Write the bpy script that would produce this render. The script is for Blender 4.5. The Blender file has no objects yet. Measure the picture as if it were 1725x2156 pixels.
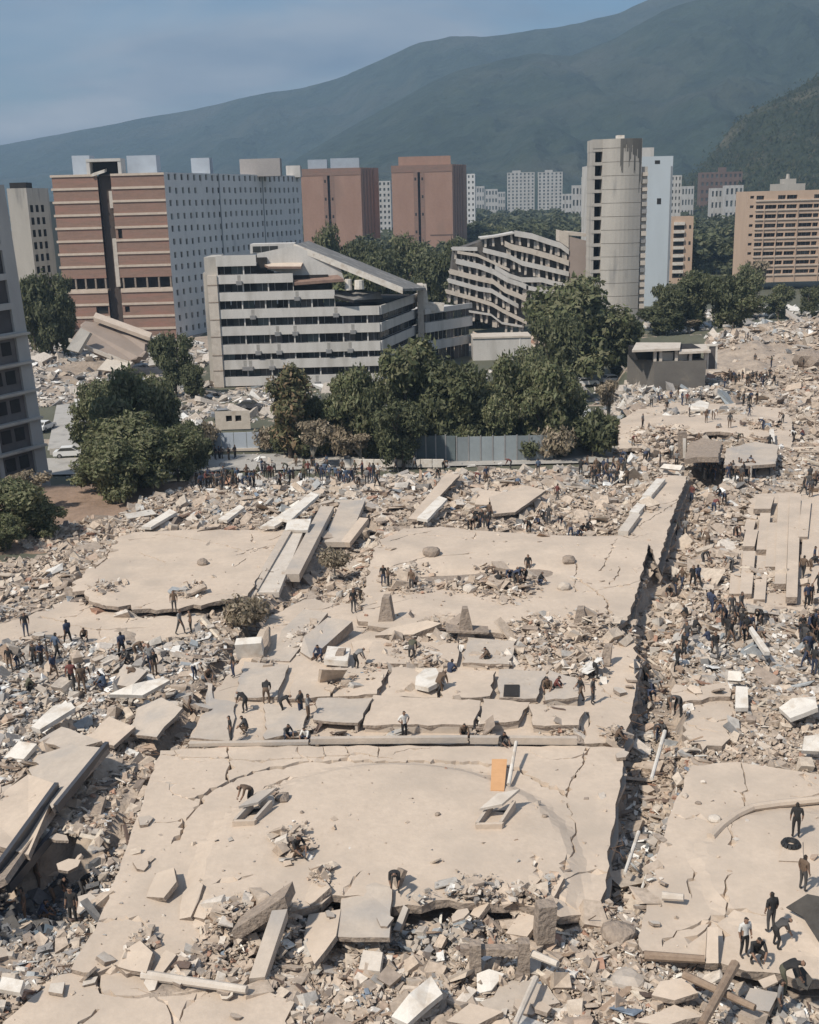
import bpy, bmesh, math, random
import numpy as np
from mathutils import Vector, Matrix
from mathutils.geometry import delaunay_2d_cdt
random.seed(11)
rng = np.random.default_rng(11)
S = bpy.context.scene
COL = S.collection
rad = math.radians
# ------------------------------------------------------------------ camera, sky, sun, exposure
FPX, PITCH, ROLL, CZ = 2381.0, rad(15.4), rad(1.5), 30.0      # focal length in pixels of a 1725 x 2156 frame
fw = np.array([0, math.cos(PITCH), -math.sin(PITCH)])
r0 = np.array([1.0, 0, 0]); u0 = np.array([0, math.sin(PITCH), math.cos(PITCH)])
rt = math.cos(ROLL) * r0 - math.sin(ROLL) * u0
up = math.sin(ROLL) * r0 + math.cos(ROLL) * u0
CAM = np.array([0, 0, CZ])
cd = bpy.data.cameras.new('camera'); cam = bpy.data.objects.new('camera', cd); COL.objects.link(cam)
cd.sensor_fit = 'VERTICAL'; cd.sensor_height = 24; cd.lens = FPX / 2156 * 24
cd.clip_start = 0.5; cd.clip_end = 20000
cam.matrix_world = Matrix(((rt[0], up[0], -fw[0], 0), (rt[1], up[1], -fw[1], 0), (rt[2], up[2], -fw[2], CZ), (0, 0, 0, 1)))
S.camera = cam
S.view_settings.view_transform = 'Standard'; S.view_settings.look = 'None'
S.view_settings.gamma = 1; S.view_settings.use_curve_mapping = False
S.view_settings.exposure = EXPOSURE = 0.74
SUN_AZ, SUN_EL = rad(-132), rad(50)          # azimuth from +Y, clockwise: left of and a little behind the camera
sdir = np.array([math.sin(SUN_AZ) * math.cos(SUN_EL), math.cos(SUN_AZ) * math.cos(SUN_EL), math.sin(SUN_EL)])
sl = bpy.data.lights.new('sun', 'SUN'); sl.energy = 2.85; sl.angle = rad(2.5); sl.color = (1.0, 0.93, 0.83)
so = bpy.data.objects.new('sun', sl); COL.objects.link(so)
so.rotation_euler = Vector(sdir).to_track_quat('Z', 'Y').to_euler()
W = bpy.data.worlds.new('World'); S.world = W; W.use_nodes = True
nt = W.node_tree; nt.nodes.clear()
def wn(t, **k):
    n = nt.nodes.new(t)
    for a, b in k.items(): setattr(n, a, b)
    return n
sky = wn('ShaderNodeTexSky', sky_type='NISHITA', sun_disc=False, sun_elevation=SUN_EL, sun_rotation=SUN_AZ, air_density=1.6, dust_density=1.5)
tcw = wn('ShaderNodeTexCoord'); mpw = wn('ShaderNodeMapping'); mpw.inputs['Scale'].default_value = (1.0, 1.0, 4.2); mpw.inputs['Location'].default_value = (0.35, 0.1, 0.15)
nz = wn('ShaderNodeTexNoise'); nz.inputs['Scale'].default_value = 3.6; nz.inputs['Detail'].default_value = 7; nz.inputs['Roughness'].default_value = 0.52; nz.inputs['Distortion'].default_value = 0.5
rmp = wn('ShaderNodeValToRGB'); rmp.color_ramp.elements[0].position = 0.30; rmp.color_ramp.elements[1].position = 0.58
nz2 = wn('ShaderNodeTexNoise'); nz2.inputs['Scale'].default_value = 4.5; nz2.inputs['Detail'].default_value = 6
rmp2 = wn('ShaderNodeValToRGB'); e = rmp2.color_ramp.elements
e[0].position = 0.34; e[0].color = (0.7, 1.0, 1.45, 1); e[1].position = 0.68; e[1].color = (2.6, 2.65, 2.75, 1)
skm = wn('ShaderNodeMixRGB', blend_type='MULTIPLY'); skm.inputs[0].default_value = 1; skm.inputs[2].default_value = (0.16, 0.31, 0.50, 1)
mx = wn('ShaderNodeMixRGB'); bg = wn('ShaderNodeBackground'); bg.inputs['Strength'].default_value = 0.15; wo = wn('ShaderNodeOutputWorld')
L = nt.links.new
L(tcw.outputs['Generated'], mpw.inputs['Vector']); L(mpw.outputs[0], nz.inputs['Vector']); L(mpw.outputs[0], nz2.inputs['Vector'])
L(nz.outputs['Fac'], rmp.inputs[0]); L(nz2.outputs['Fac'], rmp2.inputs[0]); L(sky.outputs[0], skm.inputs[1])
L(rmp.outputs[0], mx.inputs[0]); L(skm.outputs[0], mx.inputs[1]); L(rmp2.outputs[0], mx.inputs[2]); L(mx.outputs[0], bg.inputs['Color']); L(bg.outputs[0], wo.inputs[0])
S.cycles.max_bounces = 6; S.cycles.diffuse_bounces = 3; S.cycles.glossy_bounces = 2; S.cycles.transparent_max_bounces = 4; S.cycles.volume_bounces = 0
# ------------------------------------------------------------------ where a picture point lies in the place
def ray(px, py): return fw + rt * (px - 862.5) / FPX + up * (1078 - py) / FPX
def P(px, py, z=0.0):
    d = ray(px, py); return CAM + d * (z - CZ) / d[2]
def PY(px, py, Y):
    d = ray(px, py); return CAM + d * Y / d[1]
def XZ(px, py, Y):
    p = PY(px, py, Y); return p[0], p[2]
# ------------------------------------------------------------------ noise
def _hash(i, j, s):
    n = (i * 374761393 + j * 668265263 + s * 1442695041) & 0xffffffff
    n = ((n ^ (n >> 13)) * 1274126177) & 0xffffffff
    return ((n ^ (n >> 16)) & 0xffff) / 65535.0
def vnoise(x, y, s=0):
    x = np.asarray(x, float); y = np.asarray(y, float)
    i = np.floor(x).astype(np.int64); j = np.floor(y).astype(np.int64); u = x - i; v = y - j
    u = u * u * (3 - 2 * u); v = v * v * (3 - 2 * v)
    a = _hash(i, j, s); b = _hash(i + 1, j, s); c = _hash(i, j + 1, s); d = _hash(i + 1, j + 1, s)
    return (a + (b - a) * u) * (1 - v) + (c + (d - c) * u) * v
def fbm(x, y, o=4, s=0):
    t = 0; a = 0.5; n = 0
    for k in range(o):
        t = t + a * (vnoise(np.asarray(x) * 2**k, np.asarray(y) * 2**k, s + k) - 0.5); a *= 0.5
    return t
def sst(a, b, x): t = np.clip((np.asarray(x, float) - a) / (b - a), 0, 1); return t * t * (3 - 2 * t)
def inpoly(x, y, poly):
    x = np.asarray(x, float); y = np.asarray(y, float); r = np.zeros(x.shape, bool); n = len(poly)
    for i in range(n):
        x1, y1 = poly[i][:2]; x2, y2 = poly[(i + 1) % n][:2]
        if y1 == y2: continue
        r ^= ((y1 > y) != (y2 > y)) & (x < (x2 - x1) * (y - y1) / (y2 - y1) + x1)
    return r
# ------------------------------------------------------------------ materials
MATS = {}
def mat(name, col, col2=None, rough=0.85, scale=2.0, bump=0.0, bscale=12.0, island=None, streak=0, objrand=0.0, metal=0, spec=0.3, stain=None, bdist=0.05):
    """procedural: two-tone noise, optional per-piece tints (island: colour list), vertical streaks, bump"""
    if name in MATS: return MATS[name]
    m = bpy.data.materials.new(name); m.use_nodes = True; t = m.node_tree; N = t.nodes; LK = t.links.new
    b = N['Principled BSDF']; b.inputs['Roughness'].default_value = rough; b.inputs['Metallic'].default_value = metal
    b.inputs['Specular IOR Level'].default_value = spec
    tc = N.new('ShaderNodeNewGeometry')
    n1 = N.new('ShaderNodeTexNoise'); n1.inputs['Scale'].default_value = scale; n1.inputs['Detail'].default_value = 10; n1.inputs['Roughness'].default_value = 0.68
    mp = N.new('ShaderNodeMapping'); LK(tc.outputs['Position'], mp.inputs['Vector'])
    if streak: mp.inputs['Scale'].default_value = (1, 1, streak)
    LK(mp.outputs[0], n1.inputs['Vector'])
    rp = N.new('ShaderNodeValToRGB'); rp.color_ramp.elements[0].position = 0.33; rp.color_ramp.elements[1].position = 0.68
    LK(n1.outputs['Fac'], rp.inputs[0])
    c2 = col2 or tuple(c * 0.72 for c in col)
    if island:
        ri = N.new('ShaderNodeValToRGB'); ri.color_ramp.interpolation = 'CONSTANT'; els = ri.color_ramp.elements
        while len(els) < len(island): els.new(0.5)
        acc = 0; tot = sum(w for w, _ in island)
        for k, (w, c) in enumerate(island):
            els[k].position = acc / tot; els[k].color = (*c, 1); acc += w
        LK(tc.outputs['Random Per Island'], ri.inputs[0])
        mm = N.new('ShaderNodeMixRGB'); mm.blend_type = 'MULTIPLY'; mm.inputs[0].default_value = 1
        rp.color_ramp.elements[0].color = (0.72, 0.70, 0.68, 1); rp.color_ramp.elements[1].color = (1.12, 1.1, 1.08, 1)
        LK(ri.outputs[0], mm.inputs[1]); LK(rp.outputs[0], mm.inputs[2]); out = mm.outputs[0]
    else:
        rp.color_ramp.elements[0].color = (*c2, 1); rp.color_ramp.elements[1].color = (*col, 1); out = rp.outputs[0]
    if stain:      # (colour, scale, low, high): blotches of another colour
        n3 = N.new('ShaderNodeTexNoise'); n3.inputs['Scale'].default_value = stain[1]; n3.inputs['Detail'].default_value = 5
        LK(mp.outputs[0], n3.inputs['Vector'])
        r3 = N.new('ShaderNodeMapRange'); r3.inputs[1].default_value = stain[2]; r3.inputs[2].default_value = stain[3]; LK(n3.outputs['Fac'], r3.inputs[0])
        n4 = N.new('ShaderNodeTexNoise'); n4.inputs['Scale'].default_value = stain[1] * 9; n4.inputs['Detail'].default_value = 6; n4.inputs['Roughness'].default_value = 0.75; LK(tc.outputs['Position'], n4.inputs['Vector'])
        r4 = N.new('ShaderNodeMapRange'); r4.inputs[1].default_value = 0.3; r4.inputs[2].default_value = 0.72; r4.inputs[3].default_value = 0.90; r4.inputs[4].default_value = 1.07; LK(n4.outputs['Fac'], r4.inputs[0])
        v4 = N.new('ShaderNodeVectorMath'); v4.operation = 'SCALE'; LK(out, v4.inputs[0]); LK(r4.outputs[0], v4.inputs['Scale']); out = v4.outputs[0]
        m3 = N.new('ShaderNodeMixRGB'); LK(r3.outputs[0], m3.inputs[0]); LK(out, m3.inputs[1]); m3.inputs[2].default_value = (*stain[0], 1); out = m3.outputs[0]
    if objrand:
        oi = N.new('ShaderNodeObjectInfo'); mr = N.new('ShaderNodeMapRange'); mr.inputs[3].default_value = 1 - objrand; mr.inputs[4].default_value = 1 + objrand
        LK(oi.outputs['Random'], mr.inputs[0]); vm = N.new('ShaderNodeVectorMath'); vm.operation = 'SCALE'
        LK(out, vm.inputs[0]); LK(mr.outputs[0], vm.inputs['Scale']); out = vm.outputs[0]
    LK(out, b.inputs['Base Color'])
    if bump:
        n2 = N.new('ShaderNodeTexNoise'); n2.inputs['Scale'].default_value = bscale; n2.inputs['Detail'].default_value = 6; LK(tc.outputs['Position'], n2.inputs['Vector'])
        bp = N.new('ShaderNodeBump'); bp.inputs['Strength'].default_value = bump; bp.inputs['Distance'].default_value = bdist
        LK(n2.outputs['Fac'], bp.inputs['Height']); LK(bp.outputs[0], b.inputs['Normal'])
    MATS[name] = m; return m
BEIGE = (0.46, 0.375, 0.29)
M_slab = mat('dusty_concrete', (0.55, 0.447, 0.350), (0.48, 0.388, 0.303), scale=0.35, bump=0.25, bscale=6, stain=((0.405, 0.335, 0.268), 0.3, 0.45, 0.78))
M_slab2 = mat('grey_concrete', (0.48, 0.405, 0.33), (0.41, 0.347, 0.285), scale=0.5, bump=0.3, bscale=6, stain=((0.30, 0.28, 0.26), 0.3, 0.5, 0.75))
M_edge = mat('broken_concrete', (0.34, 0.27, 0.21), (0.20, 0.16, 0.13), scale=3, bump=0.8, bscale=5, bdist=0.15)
M_pale = mat('pale_plaster', (0.56, 0.495, 0.42), (0.47, 0.41, 0.345), scale=1.0, bump=0.25, stain=((0.40, 0.335, 0.27), 0.8, 0.55, 0.75))
M_whitep = mat('white_sheet', (0.68, 0.63, 0.56), (0.56, 0.51, 0.445), scale=0.9, bump=0.25, stain=((0.46, 0.39, 0.315), 1.3, 0.5, 0.72))
M_rub = mat('rubble', BEIGE, island=[(30, (0.47, 0.385, 0.305)), (24, (0.42, 0.345, 0.275)), (20, (0.50, 0.425, 0.345)), (10, (0.36, 0.30, 0.245)), (7, (0.58, 0.52, 0.45)), (5, (0.30, 0.245, 0.20)), (4, (0.45, 0.345, 0.265)), (4, (0.42, 0.395, 0.36)), (2, (0.37, 0.225, 0.16)), (0.3, (0.20, 0.24, 0.29)), (0.2, (0.34, 0.14, 0.11)), (2, (0.70, 0.66, 0.60)), (2, (0.20, 0.165, 0.14))], scale=3, bump=0.3, bscale=9)
M_rubg = mat('grey_rubble', BEIGE, island=[(20, (0.44, 0.385, 0.325)), (18, (0.39, 0.35, 0.305)), (14, (0.51, 0.46, 0.405)), (12, (0.28, 0.265, 0.25)), (8, (0.64, 0.62, 0.58)), (6, (0.17, 0.165, 0.16)), (6, (0.33, 0.345, 0.35)), (4, (0.75, 0.74, 0.71)), (2, (0.25, 0.275, 0.29)), (4, (0.40, 0.33, 0.26))], scale=3, bump=0.3, bscale=9)
M_rubshade = mat('pit_shade_rubble', BEIGE, island=[(10, (0.085, 0.09, 0.10)), (9, (0.12, 0.115, 0.11)), (6, (0.17, 0.175, 0.185)), (4, (0.06, 0.06, 0.065)), (3, (0.26, 0.25, 0.24)), (2, (0.14, 0.18, 0.22)), (1, (0.42, 0.42, 0.42))], scale=3, bump=0.3, bscale=9)  # shade of the left pit is put into these rubble tones
M_stick = mat('splintered_debris', BEIGE, island=[(5, (0.30, 0.22, 0.16)), (4, (0.14, 0.10, 0.08)), (4, (0.55, 0.48, 0.39)), (3, (0.40, 0.33, 0.26)), (2, (0.72, 0.69, 0.62)), (1, (0.10, 0.09, 0.085))], scale=4)
M_ground = mat('dusty_ground', (0.42, 0.34, 0.265), (0.27, 0.215, 0.17), scale=0.5, bump=0.9, bscale=2.2, bdist=0.25, stain=((0.20, 0.17, 0.145), 0.8, 0.56, 0.76))
M_far = mat('far_ground', (0.125, 0.12, 0.085), (0.08, 0.082, 0.055), scale=0.02, stain=((0.30, 0.26, 0.2), 0.03, 0.6, 0.75))
M_soil = mat('reddish_soil', (0.30, 0.21, 0.155), (0.20, 0.14, 0.10), scale=0.7, bump=0.6, bscale=3, bdist=0.15)
M_street = mat('street_concrete', (0.40, 0.375, 0.34), (0.33, 0.31, 0.28), scale=0.3, stain=((0.25, 0.235, 0.215), 0.4, 0.55, 0.75))
M_forest = mat('mountain_forest', (0.040, 0.056, 0.034), (0.014, 0.024, 0.015), scale=0.012, bump=1.0, bscale=0.03, bdist=25, stain=((0.056, 0.060, 0.042), 0.003, 0.5, 0.72))
M_hill = mat('hill_scrub', (0.040, 0.050, 0.028), (0.018, 0.026, 0.014), scale=0.05, bump=1.0, bscale=0.06, bdist=10, stain=((0.12, 0.105, 0.065), 0.012, 0.54, 0.7))
M_sea = mat('sea_water', (0.05, 0.10, 0.14), (0.04, 0.08, 0.115), rough=0.25, scale=0.02, bump=0.3, bscale=0.2)
def leafmat(nm, cols):
    m = mat(nm, (0.06, 0.07, 0.035), island=[(1, tuple(k * f for k, f in zip(c, (1.75, 1.65, 1.55)))) for c in cols], scale=0.4, rough=0.6, spec=0.25)
    t = m.node_tree; b = t.nodes['Principled BSDF']; tr = t.nodes.new('ShaderNodeBsdfTranslucent'); ms = t.nodes.new('ShaderNodeMixShader'); ms.inputs[0].default_value = 0.3
    t.links.new(b.inputs['Base Color'].links[0].from_socket, tr.inputs['Color']); t.links.new(b.outputs[0], ms.inputs[1]); t.links.new(tr.outputs[0], ms.inputs[2]); t.links.new(ms.outputs[0], t.nodes['Material Output'].inputs['Surface'])
    return m
M_leaf = leafmat('leaves', [(0.075, 0.090, 0.045), (0.095, 0.110, 0.058), (0.115, 0.125, 0.072), (0.055, 0.068, 0.035), (0.135, 0.14, 0.085), (0.085, 0.09, 0.052)])
M_leafd = leafmat('dark_leaves', [(0.058, 0.070, 0.037), (0.074, 0.085, 0.047), (0.092, 0.10, 0.058), (0.045, 0.054, 0.030)])
M_leafg = leafmat('dusty_leaves', [(0.20, 0.175, 0.135), (0.16, 0.143, 0.105), (0.24, 0.21, 0.165), (0.13, 0.118, 0.088)])
M_leafr = leafmat('reddish_leaves', [(0.11, 0.108, 0.062), (0.145, 0.11, 0.07), (0.092, 0.10, 0.055), (0.075, 0.08, 0.045)])
M_scrub = mat('scrub_leaves', (0.05, 0.06, 0.03), island=[(3, (0.046, 0.056, 0.032)), (3, (0.036, 0.046, 0.026)), (2, (0.058, 0.066, 0.038)), (1, (0.075, 0.072, 0.048))], scale=0.05, rough=0.8, spec=0.1)
M_bark = mat('bark', (0.15, 0.115, 0.085), (0.09, 0.07, 0.055), scale=3, bump=0.5)
M_barkp = mat('pale_bark', (0.30, 0.27, 0.22), (0.20, 0.18, 0.15), scale=3, bump=0.5)
M_brick = mat('red_brick', (0.365, 0.195, 0.14), (0.30, 0.155, 0.11), scale=0.25, streak=3, stain=((0.25, 0.15, 0.12), 0.12, 0.5, 0.7))
M_brickb = mat('brown_brick', (0.29, 0.185, 0.14), (0.235, 0.15, 0.115), scale=0.3, streak=6, stain=((0.30, 0.165, 0.125), 0.15, 0.5, 0.72))
M_cream = mat('cream_band', (0.58, 0.48, 0.39), (0.47, 0.38, 0.30), scale=0.7)
M_grey = mat('grey_render', (0.72, 0.69, 0.655), (0.64, 0.615, 0.585), scale=0.12, streak=0.3, stain=((0.52, 0.50, 0.48), 0.25, 0.58, 0.75))
M_white = mat('white_render', (0.56, 0.53, 0.49), (0.47, 0.445, 0.41), scale=0.25, streak=0.25, stain=((0.36, 0.335, 0.30), 0.45, 0.50, 0.78))
M_whiteb = mat('cool_white_render', (0.48, 0.52, 0.54), (0.44, 0.475, 0.49), scale=0.2, streak=0.3)
M_raw = mat('raw_concrete', (0.44, 0.405, 0.355), (0.36, 0.33, 0.29), scale=0.25, streak=0.2, stain=((0.22, 0.21, 0.195), 0.35, 0.56, 0.72))
M_stain = mat('black_stain', (0.085, 0.082, 0.075), (0.15, 0.14, 0.125), scale=0.8, streak=0.12)
M_tan = mat('tan_render', (0.54, 0.395, 0.29), (0.46, 0.33, 0.24), scale=0.2, streak=0.3)
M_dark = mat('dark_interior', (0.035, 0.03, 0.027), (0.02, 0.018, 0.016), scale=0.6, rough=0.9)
M_glass = mat('window_glass', (0.055, 0.055, 0.05), (0.035, 0.035, 0.032), rough=0.25, scale=0.5, objrand=0.6, spec=0.4)
M_glassg = mat('greenish_glass', (0.075, 0.09, 0.085), (0.045, 0.055, 0.052), rough=0.3, scale=0.5, objrand=0.7, spec=0.4)
M_roof = mat('roof_felt', (0.20, 0.19, 0.175), (0.14, 0.133, 0.125), scale=0.8, stain=((0.28, 0.265, 0.24), 0.5, 0.5, 0.7))
M_rust = mat('rusty_roof', (0.25, 0.165, 0.125), (0.16, 0.105, 0.085), scale=0.8)
M_teal = mat('grey_teal_panel', (0.13, 0.155, 0.155), (0.10, 0.12, 0.122), scale=0.6, objrand=0.2)
M_bluew = mat('pale_blue_wall', (0.40, 0.44, 0.48), (0.34, 0.37, 0.41), scale=0.4)
M_orange = mat('orange_door', (0.60, 0.34, 0.17), (0.52, 0.285, 0.135), scale=1.5)
M_wood = mat('timber', (0.30, 0.22, 0.155), (0.20, 0.14, 0.10), scale=3, bump=0.3)
M_black = mat('black_rubber', (0.02, 0.02, 0.02), (0.03, 0.03, 0.03), rough=0.7)
M_car = mat('car_paint_white', (0.72, 0.71, 0.69), (0.62, 0.61, 0.59), rough=0.35, scale=1, spec=0.5)
M_carg = mat('car_paint_grey', (0.25, 0.26, 0.27), (0.2, 0.21, 0.22), rough=0.35, scale=1, spec=0.5)
M_cardark = mat('car_paint_dark', (0.06, 0.06, 0.065), (0.045, 0.045, 0.05), rough=0.35, scale=1, spec=0.5)
M_metal = mat('dull_metal', (0.32, 0.31, 0.30), (0.24, 0.23, 0.22), rough=0.5, scale=2, metal=0.3)
M_rebar = mat('rusted_rebar', (0.12, 0.07, 0.045), (0.07, 0.045, 0.03), scale=4)
# ------------------------------------------------------------------ objects
ORG = {}
def tag(o, label=None, cat=None, group=None, kind=None):
    if label: o['label'] = label
    if cat: o['category'] = cat; o['kind'] = 'thing'
    if group: o['group'] = group
    if kind: o['kind'] = kind
    return o
def thing(name, label, cat, loc, group=None):
    o = bpy.data.objects.new(name, None); COL.objects.link(o); o.location = loc; o.empty_display_size = 0.3
    ORG[o.name] = np.array(loc, float); return tag(o, label, cat, group)
class MB:
    def __init__(s): s.v = []; s.f = []; s.m = []
    def face(s, pts, m=0):
        n = len(s.v); s.v += [tuple(map(float, p)) for p in pts]; s.f.append(tuple(range(n, n + len(pts)))); s.m.append(m)
    def obox(s, O, U, V, Wv, m=0):
        """box from corner O with three edge vectors (U x V points along Wv)"""
        O, U, V, Wv = (np.asarray(a, float) for a in (O, U, V, Wv)); n = len(s.v)
        s.v += [tuple(O + U * a + V * b + Wv * c) for c in (0, 1) for a, b in ((0, 0), (1, 0), (1, 1), (0, 1))]
        q = [(0, 3, 2, 1), (4, 5, 6, 7), (0, 1, 5, 4), (1, 2, 6, 5), (2, 3, 7, 6), (3, 0, 4, 7)]
        if np.dot(np.cross(U, V), Wv) < 0: q = [tuple(reversed(k)) for k in q]
        s.f += [tuple(n + i for i in k) for k in q]; s.m += [m] * 6; return s
    def box(s, x0, x1, y0, y1, z0, z1, m=0):
        return s.obox((x0, y0, z0), (x1 - x0, 0, 0), (0, y1 - y0, 0), (0, 0, z1 - z0), m)
    def prism(s, pts, ext, m=0, mside=None):
        """polygon pts (3-D) extruded by vector ext"""
        pts = [np.asarray(p, float) for p in pts]; ext = np.asarray(ext, float); n = len(s.v); k = len(pts)
        nr = sum(np.cross(pts[i] - pts[0], pts[(i + 1) % k] - pts[0]) for i in range(k))
        if np.dot(nr, ext) > 0: pts = pts[::-1]
        s.v += [tuple(p) for p in pts] + [tuple(p + ext) for p in pts]
        s.f.append(tuple(range(n, n + k))); s.f.append(tuple(range(n + 2 * k - 1, n + k - 1, -1))); s.m += [m, m]
        for i in range(k):
            j = (i + 1) % k; s.f.append((n + j, n + i, n + k + i, n + k + j)); s.m.append(m if mside is None else mside)
        return s
    def tube(s, p0, p1, ra, rb=None, n=6, m=0):
        rb = ra if rb is None else rb; p0 = np.asarray(p0, float); p1 = np.asarray(p1, float); d = p1 - p0; L_ = np.linalg.norm(d)
        if L_ < 1e-6: return s
        d = d / L_; a = np.cross(d, (0, 0, 1) if abs(d[2]) < 0.9 else (1, 0, 0)); a /= np.linalg.norm(a); b = np.cross(d, a); k = len(s.v)
        for p, r in ((p0, ra), (p1, rb)):
            s.v += [tuple(p + r * (a * math.cos(2 * math.pi * i / n) + b * math.sin(2 * math.pi * i / n))) for i in range(n)]
        for i in range(n):
            j = (i + 1) % n; s.f.append((k + i, k + j, k + n + j, k + n + i)); s.m.append(m)
        s.f.append(tuple(range(k + n - 1, k - 1, -1))); s.f.append(tuple(range(k + n, k + 2 * n))); s.m += [m, m]; return s
    def build(s, name, mats, parent=None, origin=None, smooth=False):
        if not isinstance(mats, (list, tuple)): mats = [mats]
        me = bpy.data.meshes.new(name); o = bpy.data.objects.new(name, me); COL.objects.link(o)
        if parent is not None: org = ORG[parent.name]; o.parent = parent
        else:
            v = np.array(s.v); org = np.array([v[:, 0].mean(), v[:, 1].mean(), v[:, 2].min()]) if origin is None else np.array(origin, float); o.location = org
        ORG[o.name] = org
        me.from_pydata([(a - org[0], b - org[1], c - org[2]) for a, b, c in s.v], [], s.f)
        for mm in mats: me.materials.append(mm)
        if len(mats) > 1: me.polygons.foreach_set('material_index', s.m)
        if smooth: me.polygons.foreach_set('use_smooth', [True] * len(me.polygons))
        me.update(); return o
def piece(name, mesh, world, parent):
    """a repeat of a small part: shares MESH, stands at WORLD (matrix), child of PARENT"""
    o = bpy.data.objects.new(name, mesh); COL.objects.link(o); o.parent = parent
    o.matrix_local = Matrix.Translation(-Vector(ORG[parent.name])) @ world; return o
def rawmesh(name, V, F, mats, mi=None, smooth=False):
    """numpy mesh: V n x 3, F m x k"""
    me = bpy.data.meshes.new(name); V = np.asarray(V, np.float32); F = np.asarray(F, np.int32); m, k = F.shape
    me.vertices.add(len(V)); me.vertices.foreach_set('co', V.ravel()); me.loops.add(m * k); me.loops.foreach_set('vertex_index', F.ravel())
    me.polygons.add(m); me.polygons.foreach_set('loop_start', np.arange(0, m * k, k, dtype=np.int32)); me.polygons.foreach_set('loop_total', np.full(m, k, np.int32))
    for mm in mats: me.materials.append(mm)
    if mi is not None: me.polygons.foreach_set('material_index', np.asarray(mi, np.int32))
    me.polygons.foreach_set('use_smooth', np.full(m, smooth, bool))
    me.update(calc_edges=True); me.validate(); return me
def link(name, me, loc=(0, 0, 0), parent=None):
    o = bpy.data.objects.new(name, me); COL.objects.link(o); o.location = loc
    if parent: o.parent = parent
    ORG[o.name] = np.array(loc, float); return o
# ------------------------------------------------------------------ the ground
def wpoly(pts, z=0.0): return [tuple(P(x, y, z)[:2]) for x, y in pts]
FIELD = wpoly([(-300, 1240), (0, 1195), (110, 1165), (230, 1100), (330, 1050), (420, 1012), (520, 985), (700, 975), (900, 955), (1180, 955), (1295, 945), (1305, 880), (1350, 800), (1480, 790), (1490, 730), (1560, 690), (1640, 665), (2700, 610), (2900, 2500), (-900, 2500), (-900, 1290)])
PIT = wpoly([(-60, 1760), (60, 1850), (120, 1800), (210, 1810), (190, 1960), (90, 2030), (-60, 2040)], -1)
RAV = wpoly([(1310, 1590), (1350, 1420), (1330, 1320), (1420, 1110), (1460, 1000), (1530, 1010), (1480, 1180), (1420, 1400), (1450, 1600), (1400, 1780), (1345, 1990), (1260, 1960), (1285, 1770)], -1)
RAV2 = wpoly([(200, 1860), (330, 1590), (480, 1400), (560, 1300), (640, 1210), (770, 1100), (800, 1140), (755, 1250), (640, 1330), (505, 1400), (395, 1570), (300, 1690), (250, 1860)], -1)
def gz(x, y):
    x = np.asarray(x, float); y = np.asarray(y, float)
    edge = np.where(x < 26, 121.0 + 0 * x, 121 + np.clip((x - 26) * 6, 0, 130)); street = sst(0, 15, y - edge)
    z = -2.6 * street
    infield = 1 - street
    z = z + infield * (1.7 * fbm(x / 9, y / 9, 3, 3) + 0.9 * fbm(x / 1.9, y / 1.9, 3, 9)) + (1 - infield) * 0.18 * fbm(x / 3, y / 3, 2, 5) * (y < 300)
    z = z - 1.6 * inpoly(x, y, RAV) - 1.1 * inpoly(x, y, RAV2) - 2.2 * inpoly(x, y, PIT)
    z = z + 3.4 * np.exp(-(((x - 84) / 26)**2 + ((y - 215) / 34)**2)) * (0.7 + 1.2 * vnoise(x / 4, y / 4, 7))
    z = z + 2.2 * np.exp(-(((x + 77) / 20)**2 + ((y - 235) / 32)**2)) * (0.6 + 0.8 * vnoise(x / 5, y / 5, 8))
    z = z + np.clip(y - 420, 0, 900) * 0.006
    return z
def g1(x, y): return float(gz(np.array([x]), np.array([y]))[0])
gx = np.concatenate([-np.geomspace(7300, 115, 34), np.arange(-112, 112, 0.7), np.geomspace(115, 7300, 34)])
gy = np.concatenate([np.arange(-8, 24, 4), np.arange(26, 262, 0.7), np.geomspace(264, 7300, 60)])
GX, GY = np.meshgrid(gx, gy); GZ = gz(GX, GY); nx, ny = len(gx), len(gy)
ii = (np.arange(ny - 1)[:, None] * nx + np.arange(nx - 1)[None, :]).ravel()
GF = np.stack([ii, ii + 1, ii + nx + 1, ii + nx], 1)
cx = (GX[:-1, :-1] + GX[1:, 1:]).ravel() / 2; cy = (GY[:-1, :-1] + GY[1:, 1:]).ravel() / 2
jit = 3.5 * fbm(cx / 6, cy / 6, 3, 21)
gm = np.full(len(ii), 1)
gm[inpoly(cx + jit, cy + jit, FIELD)] = 0
back = ((cx + 77) / 34)**2 + ((cy - 255) / 70)**2 < 1 + jit * 0.1; gm[back] = 0
gm[(np.abs(cx - 5) < 75) & (cy > 148) & (cy < 250) & (jit > 0.55)] = 0
soil = (cx < -24) & (cy > 98) & (cy < 132) & (gm == 1); gm[soil] = 2
tag(link('ground', rawmesh('ground', np.stack([GX.ravel(), GY.ravel(), GZ.ravel()], 1), GF, [M_ground, M_far, M_soil], gm, True)), kind='structure')
def sheet(name, poly, z, m):
    mb = MB(); mb.face([(x, y, z) for x, y in poly]); return tag(mb.build(name, m, origin=(0, 0, 0)), kind='structure')
sheet('street', [(-58, 140), (-10, 139), (32, 138.5), (32, 148), (-10, 148.5), (-58, 150)], -2.35, M_street)
sheet('side_road', [P(100, 948, -2.3)[:2], P(215, 948, -2.3)[:2], P(188, 850, -2.3)[:2], P(120, 850, -2.3)[:2]], -2.3, M_street)
sheet('upper_road', [P(1375, 800, -.2)[:2], P(1500, 800, -.2)[:2], P(1690, 796, -.2)[:2], P(1690, 757, -.2)[:2], P(1480, 760, -.2)[:2]], 0.25, M_street)
sheet('sea', [(-7300, 620), (-330, 900), (-900, 7300), (-7300, 7300)], 9.0, M_sea)
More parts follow.
